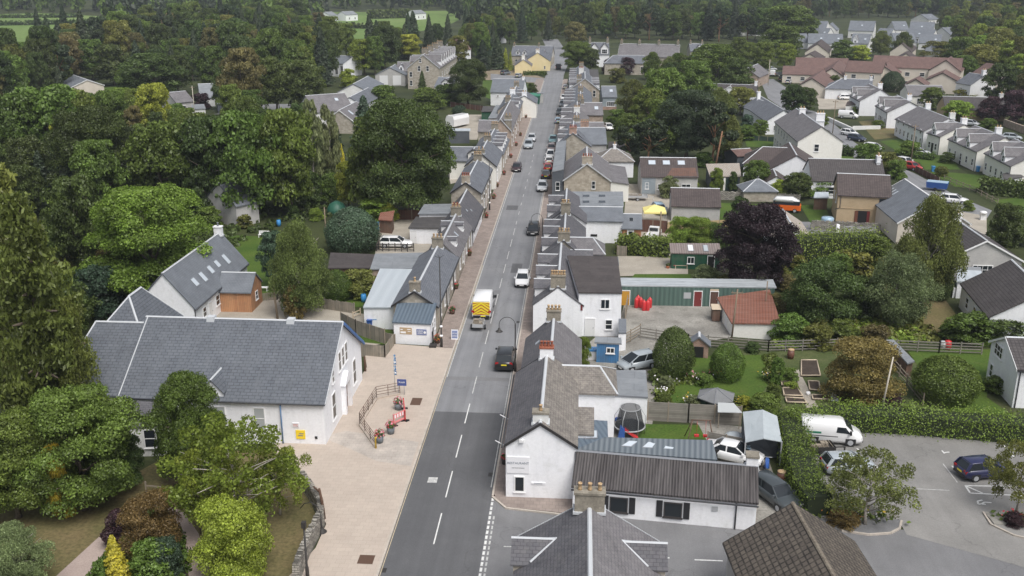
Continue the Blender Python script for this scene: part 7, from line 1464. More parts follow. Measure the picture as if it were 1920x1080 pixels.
# swing
p=PG(1312,828); o=empty('garden_swing',p,'dark A-frame garden swing with red seats on the small lawn','swing')
mb=MB()
for x in (-.9,.9):
    for y in (-.9,.9): mb.tube([(x*1.25,y,0),(x*.75,0,1.9)],.04,0,5)
mb.tube([(-.8,0,1.9),(.8,0,1.9)],.05,0,5); link('frame',mb.mesh('frame','shed_brown'),o)
for x in (-.3,.4): mb=MB(); mb.tube([(x,0,1.9),(x,-.1,.6)],.012,0,4); mb.box(x-.18,x+.18,-.2,.05,.5,.65); link('seat',mb.mesh('seat','red_plastic'),o)
p=PG(1376,826); mb=MB(); mb.lathe((0,0,0),[(.72,0),(.76,.3),(.7,.5),(.4,.58)],0,16); tag(link('hot_tub',mb.mesh('hot_tub','canvas_grey'),None,p),'round grey covered hot tub beside the carport','hot tub')
mb=MB(); mb.hexa([(-.5,-.4,0),(.5,-.4,0),(.5,.4,0),(-.5,.4,0)],[(-.55,-.45,.95),(.55,-.45,.95),(.55,.45,1.05),(-.55,.45,1.05)]); m2=MB(); m2.box(-.6,.6,-.48,.48,1.0,1.1); simple('storage_box',PG(1389,858),'bright blue storage tank beside the white car and carport','storage box',[('body',mb,'blue_plastic'),('lid',m2,'paint_lightblue')]); wheelie(1339,862,'black_plastic','black bin at the end of the metal-roofed wing')
p=PG(1365,800); o=empty('canopy',p,'folded glass-grey lean-to cover above the hot tub','canopy'); mb=MB(); mb.hexa([(-1.,-.5,1.5),(1.,-.5,1.5),(.4,.5,1.9),(-.9,.5,1.9)],[(-1.,-.5,1.54),(1.,-.5,1.54),(.4,.5,1.94),(-.9,.5,1.94)]); link('cover',mb.mesh('cover','glass_blind'),o); mb=MB(); mb.box(-.9,-.84,-.4,-.34,0,1.5); mb.box(.8,.86,-.4,-.34,0,1.5); link('post',mb.mesh('post','wood_grey'),o)
# carport
o=House('carport','open carport with a grey two-slope canopy next to the hedge','carport',(15,66)); 
a=P(1429,805,2.6);b=P(1415,770,2.6)
mnoise('canvas_plain',(.36,.4,.42),(.41,.45,.47),.6,8,None,grain=.06)
A=P(1398,829,2.0);B=P(1466,828,2.0);Cc=P(1457,780,2.2);D=P(1393,772,2.2); Rf=P(1432,822,2.5); Rb=P(1430,768,2.6)
mb=MB(); slab(mb,[A,Rf,Rb,D],.06); slab(mb,[Rf,B,Cc,Rb],.06); mb.build('roof',['canvas_plain'],o.o)
mb=MB(); mb.face([(A.x,A.y+1.2,0),(B.x,B.y+1.2,0),(B.x,B.y+1.2,1.9),(Rf.x,Rf.y+1.2,2.35),(A.x,A.y+1.2,1.9)]); 
for q1,q2 in ((A,D),(B,Cc)): mb.face([(q1.x,q1.y,0),(q2.x,q2.y,0),(q2.x,q2.y,1.9),(q1.x,q1.y,1.9)])
mb.build('wall',['dark_cladding'],o.o)
for q in (A,B): mb=MB(); mb.box(q.x-.05,q.x+.05,q.y-.05,q.y+.05,0,2.); mb.build('post',['steel'],o.o)
# motorcycle
p=PG(1437,885); o=empty('motorcycle',p,'blue motorcycle with yellow plate parked under the carport mouth','motorcycle',None,math.radians(80)); 
for x in (-.65,.65): mb=MB(); mb.tube([(x,-.07,.32),(x,.07,.32)],.32,0,12); link('wheel',mb.mesh('wheel','tyre'),o)
mb=MB(); mb.rings([[(x,-w,z0),(x,w,z0),(x,w*.7,z1),(x,-w*.7,z1)] for x,w,z0,z1 in ((-.85,.1,.6,.8),(-.3,.16,.5,.82),(.15,.2,.35,1.),(.6,.12,.6,.95))],0,True,False); link('body',mb.mesh('body','navy_plastic'),o); mb=MB(); mb.tube([(.45,-.35,1.05),(.5,0,1.),(.45,.35,1.05)],.025,0,5); link('handlebar',mb.mesh('handlebar','steel'),o); mb=MB(); mb.box(-.93,-.89,-.12,.12,.5,.72); link('number_plate',mb.mesh('number_plate','plate_yellow'),o)
for q,lb in (((1464,905),'brown water butt with pale lid beside the dark estate car'),((1482,672),'brown water butt with pale lid in the allotment garden')):
    mb=MB(); mb.lathe((0,0,0),[(.3,0),(.36,.4),(.3,.9)],0,12); m2=MB(); m2.lathe((0,0,.9),[(.32,0),(.32,.06),(.1,.1)],0,12); simple('water_butt',PG(*q),lb,'water butt',[('barrel',mb,'brown_plastic'),('lid',m2,'pot_clay')])
# long shed with lean side
h=fb('long_shed','long narrow brown shed with a grey roof between the gardens',[(1700,681),(1712,677),(1676,640),(1663,641)],[1.4,1.5,1.7,1.6],'shed_brown','felt_grey',cat='shed'); fence([(1655,645),(1672,690),(1730,760)],1.1,'wood_grey','stacked ladder-like railings beside the long narrow shed',rails=3)
for q,lb,m_,hh in (((1776,655),'red round garden roller bin by the long fence','red_plastic',.9),((1767,654),'steel bin left of the red one by the long fence','galv',.8)):
    mb=MB(); mb.lathe((0,0,0),[(.28,0),(.36,hh*.5),(.3,hh),(.1,hh+.05)],0,12); tag(link('garden_bin',mb.mesh('garden_bin',m_),None,PG(*q)),lb,'bin')
mb=MB(); mb.hexa([(-.35,-.3,0),(.3,-.3,0),(.4,.3,0),(-.3,.3,0)],[(-.2,-.15,.7),(.1,-.1,.5),(.1,.2,.4),(-.2,.2,.65)]); tag(link('fleece_cover',mb.mesh('fleece_cover','flag_white'),None,PG(1565,750)),'crumpled white fleece on the allotment beds','cover'); mb=MB(); mb.lathe((0,0,0),[(.15,0),(.18,.3)],0,10); tag(link('bucket',mb.mesh('bucket','white_plastic'),None,PG(1515,741)),'white bucket on the allotment path','bucket'); mb=MB(); mb.lathe((0,0,0),[(.25,0),(.3,.35),(.26,.4)],0,10); tag(link('tub',mb.mesh('tub','sign_yellow'),None,PG(1607,748)),'yellow tub under the reddish tree','tub')
mb=MB(); mb.lathe((0,0,0),[(.9,0),(.95,.7),(.8,.9),(.2,.95)],0,14); tag(link('water_tank',mb.mesh('water_tank','paint_lightblue'),None,PG(1551,418)),'round pale blue tank at the corner of the tan house','tank'); wheelie(1764,545,'grey_plastic','dark blue bin beside the bungalow fence'); fence([(1786,558),(1826,556)],1.2,'sign_white','white trellis in the bungalow garden',gap=.35); 
mb=MB(); mb.box(-.4,.4,-.3,.3,0,1.); m2=MB(); m2.lathe((0,0,1.),[(.6,0),(.5,.25),(.2,.35)],0,10); simple('boat_cover',PG(1842,412),'white tarpaulin-covered heap at the end of the lane','covered heap',[('heap',mb,'white_plastic'),('cover',m2,'white_plastic')])
for q,lb in (((1833,322),'pair-coloured blue bins beside the fifth terrace house'),((1749,322),'blue bin on the lawn by the lane corner')): wheelie(q[0],q[1],'blue_plastic',lb)
# car trailer by cream house
box_trailer(1195,375,0,'long flat twin-axle trailer in the yard by the cream wing',L=3.2,W=1.5)
# signs projecting from the corner house
for q,lb in (((945,783),'white projecting bracket pole high on the corner house'),((940,832),'second white projecting bracket pole nearer the gable')):
    p=P(q[0],q[1],3.6); d=Vector((-4.7,p.y,3.35)); mb=MB(); mb.tube([d,Vector((-5.6,p.y+.1,3.8))],.035,0,5); o=mb.build('bracket_pole',['sign_white']); tag(o,lb,'bracket')
# tv aerials
# ================================================================ TREES AND PLANTS
T_=[ # kind, leaf, cx, top, base, width px, label
('larch_hi','leaf_larch',102,345,835,290,'tall olive larch with drooping twigs standing left of the hall'),('larch_hi','leaf_birch',-20,235,740,270,'huge brownish larch cut by the left edge of the picture'),('larch_hi','leaf_larch',168,545,840,150,'thin lower larch against the hall roof end'),('larch','leaf_larch',40,300,560,170,'older larch behind the huge edge larch'),
('round_hi','leaf_mid',160,742,955,230,'broad maple with yellowing patch in front of the hall'),('round_hi','leaf_mid',35,780,970,190,'dark maple at the left edge above the dry lawn'),('bush_hi','leaf_bright',180,752,915,150,'sunlit maple crown above the dark maple'),('round_hi','leaf_dark',225,800,920,105,'dense dark broadleaf on the lawn edge near the lean-to'),('bush_hi','leaf_yellow',118,835,975,55,'yellow-leaved young maple inside the dark maples'),  # the sunlit crown has that light put into its brighter leaf colour
('round_hi','leaf_mid',367,708,905,150,'leafy sycamore in front of the hall windows'),('airy','leaf_bright',450,792,1000,270,'wide airy rowan spreading over the curved wall'),('airy','leaf_bright',525,835,965,130,'outer spray of rowan reaching over the square'),('airy','leaf_bright',400,835,1000,170,'second airy rowan behind the curved path'),
('bush_hi','leaf_lime',440,945,1085,150,'yellow-green small maple beside the stone wall at the bottom'),('bush_hi','leaf_orange',290,925,1035,115,'orange tinted rounded shrub between the two paths'),('bush','leaf_plum',232,958,1020,75,'dark plum shrub left of the orange shrub'),('cone_hi','leaf_yellow',222,1003,1100,75,'golden cone conifer at the bottom of the planting bed'),('bush','leaf_mid',290,1015,1090,90,'green mound shrub below the orange shrub'),('bush','leaf_blue',318,1010,1085,60,'blue-green juniper beside the right hand path'),('bush','leaf_mid',205,1048,1100,60,'low leafy shrub along the path at the bottom'),('birch_hi','leaf_grey',38,985,1110,140,'pale grey-green willow bush in the bottom left corner'),('bush','leaf_olive',248,1000,1050,55,'small olive shrub at the bend of the bed'),
('round_hi','leaf_bright',292,352,560,240,'big bright lime-topped ash behind the long white house'),('tall','leaf_dark',155,335,520,110,'dark slender tree between the larch and the bright ash'),('bush','leaf_blue',190,500,590,90,'blue-grey shrub at the hall roof peak'),('bush','leaf_dark',130,520,620,110,'dark shrub mass left of the hall roof peak'),('bush','leaf_mid',235,470,560,90,'mixed green shrub behind the hall roof'),('bush','leaf_brown',215,440,520,60,'russet shrub below the bright ash'),('bush','leaf_dark',275,505,575,90,'dark laurel against the long house gable'),
('birch_hi','leaf_birch',566,415,590,125,'soft green weeping birch beside the gravel lane'),('tall','leaf_blue',515,435,540,55,'blue-green conifer behind the weeping birch'),('dome','leaf_mid',632,505,562,60,'round laurel at the corner of the small lawn'),('bush','leaf_olive',672,505,555,75,'mixed hedge bush beside the brown shed'),('bush','leaf_orange',553,535,600,40,'small russet rowan at the lane fence'),('dome','leaf_blue',662,388,472,100,'rounded blue-green conifer left of the white parked car'),('bush','leaf_bright',700,372,415,90,'bright green shrubs behind the blue-green conifer'),('bush','leaf_lime',728,380,415,40,'lime shrub beside the wire fence'),
('round_hi','leaf_dark',762,192,405,185,'massive dark sycamore behind the cream house'),('round','leaf_mid',705,225,400,120,'sycamore left of the massive one'),('round','leaf_mid',800,240,395,105,'right shoulder sycamore beside the cream wing'),('tall','leaf_lime',655,305,392,52,'lime-green small tree before the sycamores'),('cone','leaf_yellow',643,270,345,28,'yellow-tinted conifer below the poplars'),('spruce','leaf_blue',685,180,275,70,'blue-green cedar beside the stone gable house'),
('poplar','leaf_grey',590,190,360,48,'pale feathery poplar left of the pair'),('poplar','leaf_grey',622,196,350,48,'pale feathery poplar right of the pair'),
('round','leaf_mid',548,210,405,125,'sycamore left of the poplars'),('round','leaf_mid',470,212,410,150,'wide sycamore with pale stems showing'),('round','leaf_dark',400,225,405,130,'dark sycamore between the wide ones'),('round','leaf_mid',310,235,405,140,'spreading sycamore with fine sunlit top'),('round_hi','leaf_dark',186,205,395,160,'large dome-shaped dark chestnut on the left'),('round','leaf_mid',100,165,330,150,'light green ash over the left gardens'),('round','leaf_mid',35,180,340,130,'light green ash at the left edge'),('tall','leaf_mid',160,170,300,80,'green ash above the dome-shaped chestnut'),('tall','leaf_mid',215,170,270,80,'green ash right of the dome-shaped chestnut'),('tall','leaf_lime',296,158,265,72,'yellowing tree beside the grey-roofed cottage'),('tall','leaf_brown',255,200,270,40,'copper-brown young tree in front of the yellowing tree'),('bush','leaf_mid',335,195,245,60,'bushy tree in front of the grey-roofed cottage'),('bush','leaf_plum',378,175,205,38,'plum bush below the dark-roofed cottage'),('tall','leaf_brown',458,93,225,82,'tall golden-brown beech above the left lane'),('round','leaf_dark',290,102,185,115,'dark rounded tree in front of the white gabled bungalow'),('bush','leaf_bright',235,165,205,50,'bright garden shrub left of the rounded tree'),('bush','leaf_lime',60,235,300,60,'lime shrub on the left slope'),
('tall','leaf_dark',520,110,215,80,'dark tree right of the golden-brown beech'),('tall','leaf_dark',575,115,215,80,'dark tree over the barn-like hall'),('spruce','leaf_pine',115,122,185,30,'narrow dark conifer beside the pale bungalow'),('round','leaf_olive',230,40,135,65,'tall olive oak on the left skyline'),('tall','leaf_brown',140,62,140,55,'russet tree in the left wood'),('spruce','leaf_spruce',78,18,100,32,'first dark spruce on the field edge'),('spruce','leaf_spruce',128,10,105,36,'second dark spruce on the field edge'),('spruce','leaf_spruce',222,0,110,40,'tall dark spruce above the olive oak'),('tall','leaf_lime',553,52,120,50,'lime-topped tree in the left wood'),('tall','leaf_bright',684,75,140,62,'bright sycamore beside the white window-wall house'),('tall','leaf_mid',650,45,110,44,'slim birch at the edge of the centre field'),('round','leaf_dark',722,50,130,60,'dark round tree left of the big stone hotel'),('spruce','leaf_pine',776,22,100,45,'dark spruce right of the centre field'),('spruce','leaf_pine',806,40,100,42,'shorter dark spruce before the field'),('tall','leaf_lime',765,65,112,50,'yellow-green tree in front of the dark spruces'),('tall','leaf_mid',745,52,105,45,'mid green tree at the field corner'),
('round_hi','leaf_dark',878,113,200,76,'solid dark sycamore left of the wide white house'),('cone','leaf_dark',792,133,170,24,'small green cone tree at the big hotel gable'),('spruce','leaf_spruce',905,75,132,44,'broad dark spruce behind the earth plot'),('spruce','leaf_pine',933,68,130,42,'dark spruce right of the broad one'),('cone','leaf_lime',948,90,130,18,'bright yellow-green conifer by the yellow cottage'),('cone','leaf_lime',957,97,132,14,'slimmer bright conifer by the yellow cottage'),('tall','leaf_olive',860,68,125,42,'olive tree over the big hotel dormers'),('bush','leaf_blue',862,198,232,34,'round blue-green bush behind the yard shelter'),('bush','leaf_mid',840,160,195,60,'garden bushes below the slate lodge'),('bush','leaf_mid',800,165,205,70,'green bush by the big hotel fire stairs'),('bush','leaf_dark',835,160,195,50,'dark hedge bush by the lodge'),('bush','leaf_dark',997,156,182,24,'dark bush on the corner plot by the white house'),('bush','leaf_mid',720,160,200,50,'bush in front of the white garage doors'),('bush','leaf_lime',655,130,165,36,'bright shrub on the left bank'),
('round_hi','leaf_mid',1083,78,133,62,'large rounded street tree with golden top at the bend'),('round','leaf_dark',1108,92,135,40,'dark half of the street tree at the bend'),('tall','leaf_brown',1078,42,92,45,'brownish tree behind the street tree'),('bush','leaf_plum',1175,108,140,30,'plum tree in front of the stone school'),('bush','leaf_plum',1137,112,138,18,'narrow plum bush behind the far shops'),('bush','leaf_olive',1157,128,155,38,'clipped olive bush beside the stone gable yard'),('birch','leaf_birch',1185,150,222,62,'weeping birch behind the grey house on brick'),('round','leaf_mid',1240,130,235,90,'leafy tree at the centre of the right gardens'),('birch','leaf_mid',1222,98,150,45,'young birch before the stone school'),('birch','leaf_mid',1268,100,160,50,'birch at the right end of the stone school'),('round','leaf_mid',1340,85,165,105,'wide pale green tree right of the turquoise store'),('tall','leaf_dark',1260,150,235,60,'dark tree beside the central garden tree'),('bush','leaf_blue',1400,135,160,50,'blue-green bushes below the stone gable end'),('tall','leaf_mid',1430,80,140,44,'tree at the estate road mouth'),('tall','leaf_bright',1470,82,130,40,'bright birch left of the maroon estate'),('round','leaf_mid',1478,12,80,110,'big green crown left of the new grey houses'),('round','leaf_mid',1462,50,108,84,'dark dense tree above the bright birch'),
('round_hi','leaf_spruce',1285,172,300,120,'great dark pine clump in the right gardens'),('pine','leaf_pine',1335,190,310,90,'open pine with leaning trunk beside the great clump'),('pine','leaf_pine',1215,225,312,85,'dark pine behind the house with rooflights'),('pine','leaf_pine',1180,235,310,60,'small pine left of the house with rooflights'),('birch','leaf_birch',1365,215,300,60,'thin birch right of the great pine clump'),('round','leaf_olive',1388,165,215,62,'olive round tree in front of the long white cottage'),('bush','leaf_blue',1400,215,245,30,'blue-green bush by the bungalow lawn'),('round','leaf_mid',1418,302,360,56,'round tree between the old shed and the bungalow'),('bush_hi','leaf_bright',1343,315,358,26,'bright upright bush at the open-fronted shed'),('bush','leaf_grey',1255,330,370,40,'grey-green bush before the house with rooflights'),('bush','leaf_bright',1295,338,360,34,'bright bush under the right rooflight house wall'),('bush','leaf_dark',1373,322,358,18,'slim dark bush in front of the green bay'),('bush','leaf_lime',1465,338,370,40,'lime bush before the small white garage'),('round','leaf_dark',1495,325,375,58,'dark tree left of the tan house'),('bush','leaf_mid',1530,335,368,60,'bushes in front of the dark-tiled house'),('bush','leaf_dark',1385,370,420,44,'dark bush left of the copper beech'),
('round','leaf_dark',1485,160,215,50,'dark garden tree left of the cream house'),('round','leaf_dark',1508,165,212,50,'second dark garden tree behind the cream house'),('bush','leaf_dark',1563,141,170,22,'small dark bush by the maroon gable'),('dome','leaf_spruce',1672,133,172,42,'large rounded dark evergreen in the maroon estate'),('bush','leaf_dark',1485,88,110,28,'dark bush under the maroon roofs'),('bush','leaf_mid',1543,213,235,22,'round bush at the cream house chimney'),('bush','leaf_olive',1655,285,325,60,'olive hedge trees at the lane corner'),('bush','leaf_mid',1625,270,312,60,'leafy bushes at the lane edge'),('bush','leaf_mid',1680,300,335,40,'green bushes beside the lane wall'),('bush','leaf_mid',1705,265,292,50,'garden shrubs of the third terrace house'),('bush','leaf_brown',1610,200,212,20,'reddish hydrangea by the first terrace house'),('bush','leaf_dark',1595,190,206,18,'garden shrub left of the first terrace house'),('bush','leaf_mid',1645,225,240,24,'shrub in the second terrace garden'),('bush','leaf_dark',1775,285,305,30,'dark shrub by the fourth terrace house'),('bush','leaf_olive',1765,312,330,26,'olive shrub by the fifth terrace garden'),('round','leaf_mid',1745,165,205,48,'round tree behind the third terrace house'),('round','leaf_bright',1795,190,228,58,'bright rounded tree on the upper road green'),('bush','leaf_lime',1780,193,225,24,'lime bush at the left of the rounded tree'),('round','leaf_plum',1853,182,230,46,'plum-leaved tree on the upper green'),('round','leaf_plum',1905,170,232,70,'large dark plum tree at the right edge'),('bush','leaf_olive',1812,165,185,46,'olive bush below the white chimney house'),('bush','leaf_mid',1852,222,240,34,'low green bush on the upper green'),('birch','leaf_birch',1650,58,105,44,'pale birch pair on the upper estate'),('bush','leaf_mid',1580,76,112,50,'bright tree in front of the grey slate roof'),('bush','leaf_lime',1608,85,112,44,'yellow-green bushes behind the maroon range'),('bush','leaf_olive',1755,78,108,60,'olive bushes at the hillside foot'),
('round_hi','leaf_purple',1413,385,542,150,'great copper beech with near-black purple leaves'),('bush_hi','leaf_bright',1275,405,460,54,'young bright cypress before the tan fence'),('bush_hi','leaf_bright',1310,408,462,56,'second young cypress before the tan fence'),('bush_hi','leaf_mid',1343,418,462,48,'shorter cypress beside the copper beech'),('bush','leaf_lime',1360,425,455,30,'yellow-green bush under the copper beech'),('bush','leaf_grey',1322,497,532,55,'grey-green bush below the green hut'),('bush','leaf_olive',1365,515,540,50,'olive bush left of the copper beech foot'),
('dome','leaf_dark',1261,612,708,76,'egg-shaped dark evergreen in the lawn garden'),('dome','leaf_mid',1362,642,712,64,'round clipped evergreen on the lawn'),('bush_hi','leaf_dark',1535,490,610,135,'dark hawthorn mass beside the green store end'),('birch_hi','leaf_grey',1675,474,610,135,'silvery green willow in the overgrown plot'),('birch_hi','leaf_birch',1733,365,560,140,'dark weeping birch at the slate gable house'),('bush','leaf_dark',1610,520,600,80,'dark bush between the hawthorn and the willow'),('bush_hi','leaf_dark',1755,480,560,60,'dark evergreen behind the weeping birch'),('bush','leaf_mid',1480,590,640,70,'overgrown shrub beside the rusty shed'),('bush','leaf_olive',1530,610,650,70,'olive scrub in the overgrown plot'),('bush','leaf_mid',1580,600,640,70,'bright scrub in the overgrown plot'),('bush','leaf_brown',1640,610,650,60,'brown bramble scrub in the overgrown plot'),('bush_hi','leaf_orange',1608,638,748,140,'broad rusty-leaved apple tree over the allotment'),('bush','leaf_plum',1668,732,765,52,'plum bush under the concrete lamp column'),('dome','leaf_mid',1770,668,748,120,'rounded mid-green bush on the right lawn'),('bush','leaf_mid',1815,590,640,110,'bamboo-like hedge bush below the brown bungalow'),('bush','leaf_dark',1880,595,640,90,'dark mixed shrub at the right fence'),('bush','leaf_orange',1880,548,590,30,'orange shrub beside the white bungalow wall'),('bush','leaf_yellow',1873,472,505,38,'golden bush at the bungalow gable corner'),('round','leaf_dark',1880,385,475,70,'dark evergreen group at the lane end'),('bush','leaf_grey',1905,400,460,60,'silvery bush at the right edge'),('bush','leaf_mid',1815,375,395,24,'small garden tree beside the white SUV'),
('airy','leaf_birch',1622,850,985,185,'airy birch on the gravel island of the car park'),('airy','leaf_olive',1905,830,960,140,'olive rowan over the dark blue car'),('bush','leaf_orange',1580,958,982,60,'orange and yellow flowering bed under the car park birch'),('bush','leaf_mid',1870,705,735,60,'pale bush beside the white upstairs house'),('bush','leaf_mid',1432,740,772,60,'dark leafy bush behind the carport'),('bush','leaf_lime',1395,742,765,30,'yellow flowering bush by the summerhouse'),('bush','leaf_dark',1230,690,715,34,'flower border shrub left of the egg-shaped evergreen'),('bush','leaf_mid',1320,700,722,40,'flower border shrub between the two evergreens'),('bush','leaf_grey',1248,705,728,30,'white flowering shrub at the lawn edge'),('bush','leaf_mid',1245,735,765,34,'leafy border clump beside the garage path'),('bush','leaf_grey',1300,742,765,36,'white rose clump left of the summerhouse'),('bush','leaf_mid',1455,670,720,26,'flower border at the right of the lawn'),('bush','leaf_mid',1448,720,755,30,'sunflower clump at the lawn corner'),('bush','leaf_bright',1483,715,728,30,'leafy crop on the allotment bed'),('bush','leaf_mid',1480,690,712,36,'green crop patch above the allotment beds'),('bush_hi','leaf_bright',1095,630,685,26,'bright climber beside the slate-roofed house'),('bush','leaf_dark',1410,640,660,30,'dark shrub at the rail fence'),('bush','leaf_plum',1903,962,985,40,'red flowering shrub on the gravel bed'),
('round', 'leaf_dark', 215, 85, 160, 75, 'dark round tree above the pale bungalow'),('tall', 'leaf_mid', 175, 75, 150, 65, 'mid green tree left of the round one above the pale bungalow'),('tall', 'leaf_dark', 335, 105, 175, 60, 'dark tree between the bungalow and the dark-roofed cottage'),('tall', 'leaf_mid', 400, 88, 168, 60, 'mid green tree left of the golden-brown beech'),('round', 'leaf_dark', 430, 125, 205, 62, 'dark tree under the golden-brown beech'),('round', 'leaf_mid', 255, 115, 180, 70, 'mid green tree below the pale bungalow'),('round', 'leaf_mid', 1800, 70, 130, 70, 'leafy tree at the foot of the hillside beyond the maroon range'),('round', 'leaf_olive', 1835, 85, 150, 75, 'olive tree at the hillside foot above the white chimney house'),('round', 'leaf_mid', 1805, 105, 160, 50, 'round tree right of the tall pale gable'),('round', 'leaf_dark', 1872, 120, 195, 70, 'dark tree right of the white chimney house'),('birch', 'leaf_birch', 1690, 60, 110, 42, 'second birch pair on the upper estate'),('round', 'leaf_mid', 1215, 170, 262, 80, 'green tree behind the flat blue-grey roof yard'),('tall', 'leaf_mid', 1175, 215, 280, 55, 'slim tree in the yard behind the terrace'),('round', 'leaf_mid', 1300, 115, 200, 80, 'leafy tree above the great dark pine clump'),('birch', 'leaf_birch', 1345, 165, 250, 64, 'birch behind the open pine'),('round', 'leaf_mid', 1240, 190, 300, 80, 'green tree left of the great dark pine clump'),('round', 'leaf_dark', 1380, 110, 180, 70, 'dark tree left of the estate road mouth'),('bush', 'leaf_mid', 1155, 205, 240, 44, 'leafy bush behind the stone and slate house'),('bush', 'leaf_bright', 1215, 205, 228, 30, 'bright small tree by the long garden store'),('bush', 'leaf_mid', 1400, 235, 262, 40, 'bush behind the green fence'),('tall', 'leaf_mid', 1425, 225, 258, 30, 'slim tree behind the red-brown fence'),('bush', 'leaf_dark', 1365, 255, 300, 50, 'dark bush at the foot of the thin birch'),('bush', 'leaf_mid', 1320, 285, 312, 40, 'bush behind the old open shed'),]
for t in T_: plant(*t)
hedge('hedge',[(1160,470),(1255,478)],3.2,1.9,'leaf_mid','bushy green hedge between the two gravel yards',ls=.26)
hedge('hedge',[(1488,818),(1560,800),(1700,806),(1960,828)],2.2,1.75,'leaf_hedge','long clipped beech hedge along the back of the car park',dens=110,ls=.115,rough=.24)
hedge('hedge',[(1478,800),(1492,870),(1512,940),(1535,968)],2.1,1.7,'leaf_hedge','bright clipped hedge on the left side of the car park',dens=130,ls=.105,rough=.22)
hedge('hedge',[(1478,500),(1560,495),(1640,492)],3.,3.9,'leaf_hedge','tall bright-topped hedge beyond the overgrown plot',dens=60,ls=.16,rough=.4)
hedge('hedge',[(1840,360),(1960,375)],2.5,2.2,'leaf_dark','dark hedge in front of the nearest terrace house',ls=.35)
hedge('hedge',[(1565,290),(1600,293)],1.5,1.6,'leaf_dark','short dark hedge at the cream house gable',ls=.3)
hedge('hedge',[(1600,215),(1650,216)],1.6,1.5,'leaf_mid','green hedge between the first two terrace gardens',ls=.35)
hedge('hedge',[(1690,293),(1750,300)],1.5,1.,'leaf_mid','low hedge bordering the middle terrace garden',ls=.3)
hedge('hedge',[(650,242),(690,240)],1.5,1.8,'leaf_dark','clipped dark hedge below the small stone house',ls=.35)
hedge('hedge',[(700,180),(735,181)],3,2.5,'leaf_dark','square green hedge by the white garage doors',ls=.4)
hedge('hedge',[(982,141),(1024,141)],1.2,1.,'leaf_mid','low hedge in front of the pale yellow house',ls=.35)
# flowers in the borders
def flowerbed(px,py,w,cols,label):
    p=PG(px,py); rs=np.random.RandomState(int(px)); o=empty('flower_clump',p,label,'flowers'); n=60
    c=rs.normal(0,1,(n,3))*np.array([w,w*.6,.12])+np.array([0,0,.5]); d=unit(rs,n); d[:,2]=abs(d[:,2])
    link('leaves',quadmesh('leaves',leafquads(c-np.array([0,0,.2]),d,.3,rs),['leaf_mid']),o)
    for col in cols: c=rs.normal(0,1,(24,3))*np.array([w,w*.6,.12])+np.array([0,0,.62]); link('blossom',quadmesh('blossom',leafquads(c,unit(rs,24),.16,rs),[col]),o)
flowerbed(1248,722,.5,['flower_white'],'white flowers at the curve of the lawn'); flowerbed(1308,716,.6,['flower_white','flower_pink'],'white and pink flowers between the evergreens'); flowerbed(1342,708,.4,['flower_orange'],'orange flowers left of the round evergreen'); flowerbed(1391,758,.5,['flower_yellow'],'yellow flowers beside the summerhouse'); flowerbed(1237,742,.4,['flower_white'],'white flowers beside the garage path'); flowerbed(1295,758,.5,['flower_white','flower_yellow'],'white and yellow flowers below the lawn'); flowerbed(1440,712,.4,['flower_yellow','flower_white'],'yellow flowers at the right lawn border'); flowerbed(1590,968,1.1,['flower_orange','flower_yellow'],'orange flowers under the car park birch'); flowerbed(1640,973,.7,['flower_white'],'white flowers at the corner of the gravel island'); flowerbed(1905,975,.6,['flower_red'],'red flowers on the right gravel bed')
# woods: one thing per tree, one label and group per wood
def wood(label,group,poly,n,kinds,hr,wr,seed,mind=10):
    def fn(x,y,rr):
        k,lf,hs=rr.choice(kinds); p=PG(x,y); h=rr.uniform(*hr)*hs; w=rr.uniform(*wr)*h
        if k in('spruce','cone'): w*=.78
        plant_at(p-Vector((0,0,.1)),w,h,k,lf,label,'tree',group)
    scatter(poly,n,fn,mind,seed)
mix_dark=[('round','leaf_mid',1),('tall','leaf_mid',1.05),('round','leaf_dark',1),('round','leaf_dark',1),('tall','leaf_dark',1.05),('spruce','leaf_spruce',1.2),('pine','leaf_pine',1.1),('tall','leaf_mid',1),('round','leaf_olive',.9),('spruce','leaf_pine',1.15),('tall','leaf_brown',.9)]
mix_hill=[('round','leaf_mid',1),('round','leaf_olive',1),('birch','leaf_birch',1),('tall','leaf_bright',.9),('round','leaf_bright',.9),('tall','leaf_brown',.9),('round','leaf_dark',1)]
wood('dark mixed tree of the wood across the upper left','trees of the upper left wood',[(-60,190),(60,165),(90,120),(200,85),(420,60),(600,66),(630,110),(615,165),(560,180),(480,150),(400,150),(340,130),(240,140),(170,125),(120,180),(-60,215)],185,mix_dark,(11,18),(.5,.75),11,12)
wood('dark tree of the wood behind the big stone hotel','trees around the big stone hotel',[(690,100),(745,112),(770,92),(850,92),(880,66),(960,60),(1060,55),(1060,76),(960,82),(900,118),(830,80),(740,118),(700,150),(680,112)],50,mix_dark,(10,15),(.5,.7),12,14)
wood('dark tall tree of the wood beyond the right villas','trees beyond the villas and the school',[(1060,50),(1200,46),(1400,40),(1470,34),(1500,55),(1440,78),(1380,80),(1300,75),(1220,76),(1130,72),(1070,72)],90,mix_dark,(11,17),(.5,.75),13,13)
wood('leafy tree on the wooded hillside at the upper right','trees of the right hillside',[(1770,60),(1800,20),(1960,10),(2020,120),(2020,235),(1930,215),(1890,150),(1850,112),(1805,95)],110,mix_hill,(9,14),(.65,.9),14,16)
wood('garden tree among the houses right of the street','garden trees right of the street',[(1195,200),(1240,165),(1300,145),(1400,108),(1440,110),(1400,125),(1330,150),(1300,165),(1260,200),(1215,215)],34,[('round','leaf_mid',1),('birch','leaf_birch',1),('tall','leaf_dark',1),('bush','leaf_mid',.6)],(6,9.5),(.65,.95),15,18)
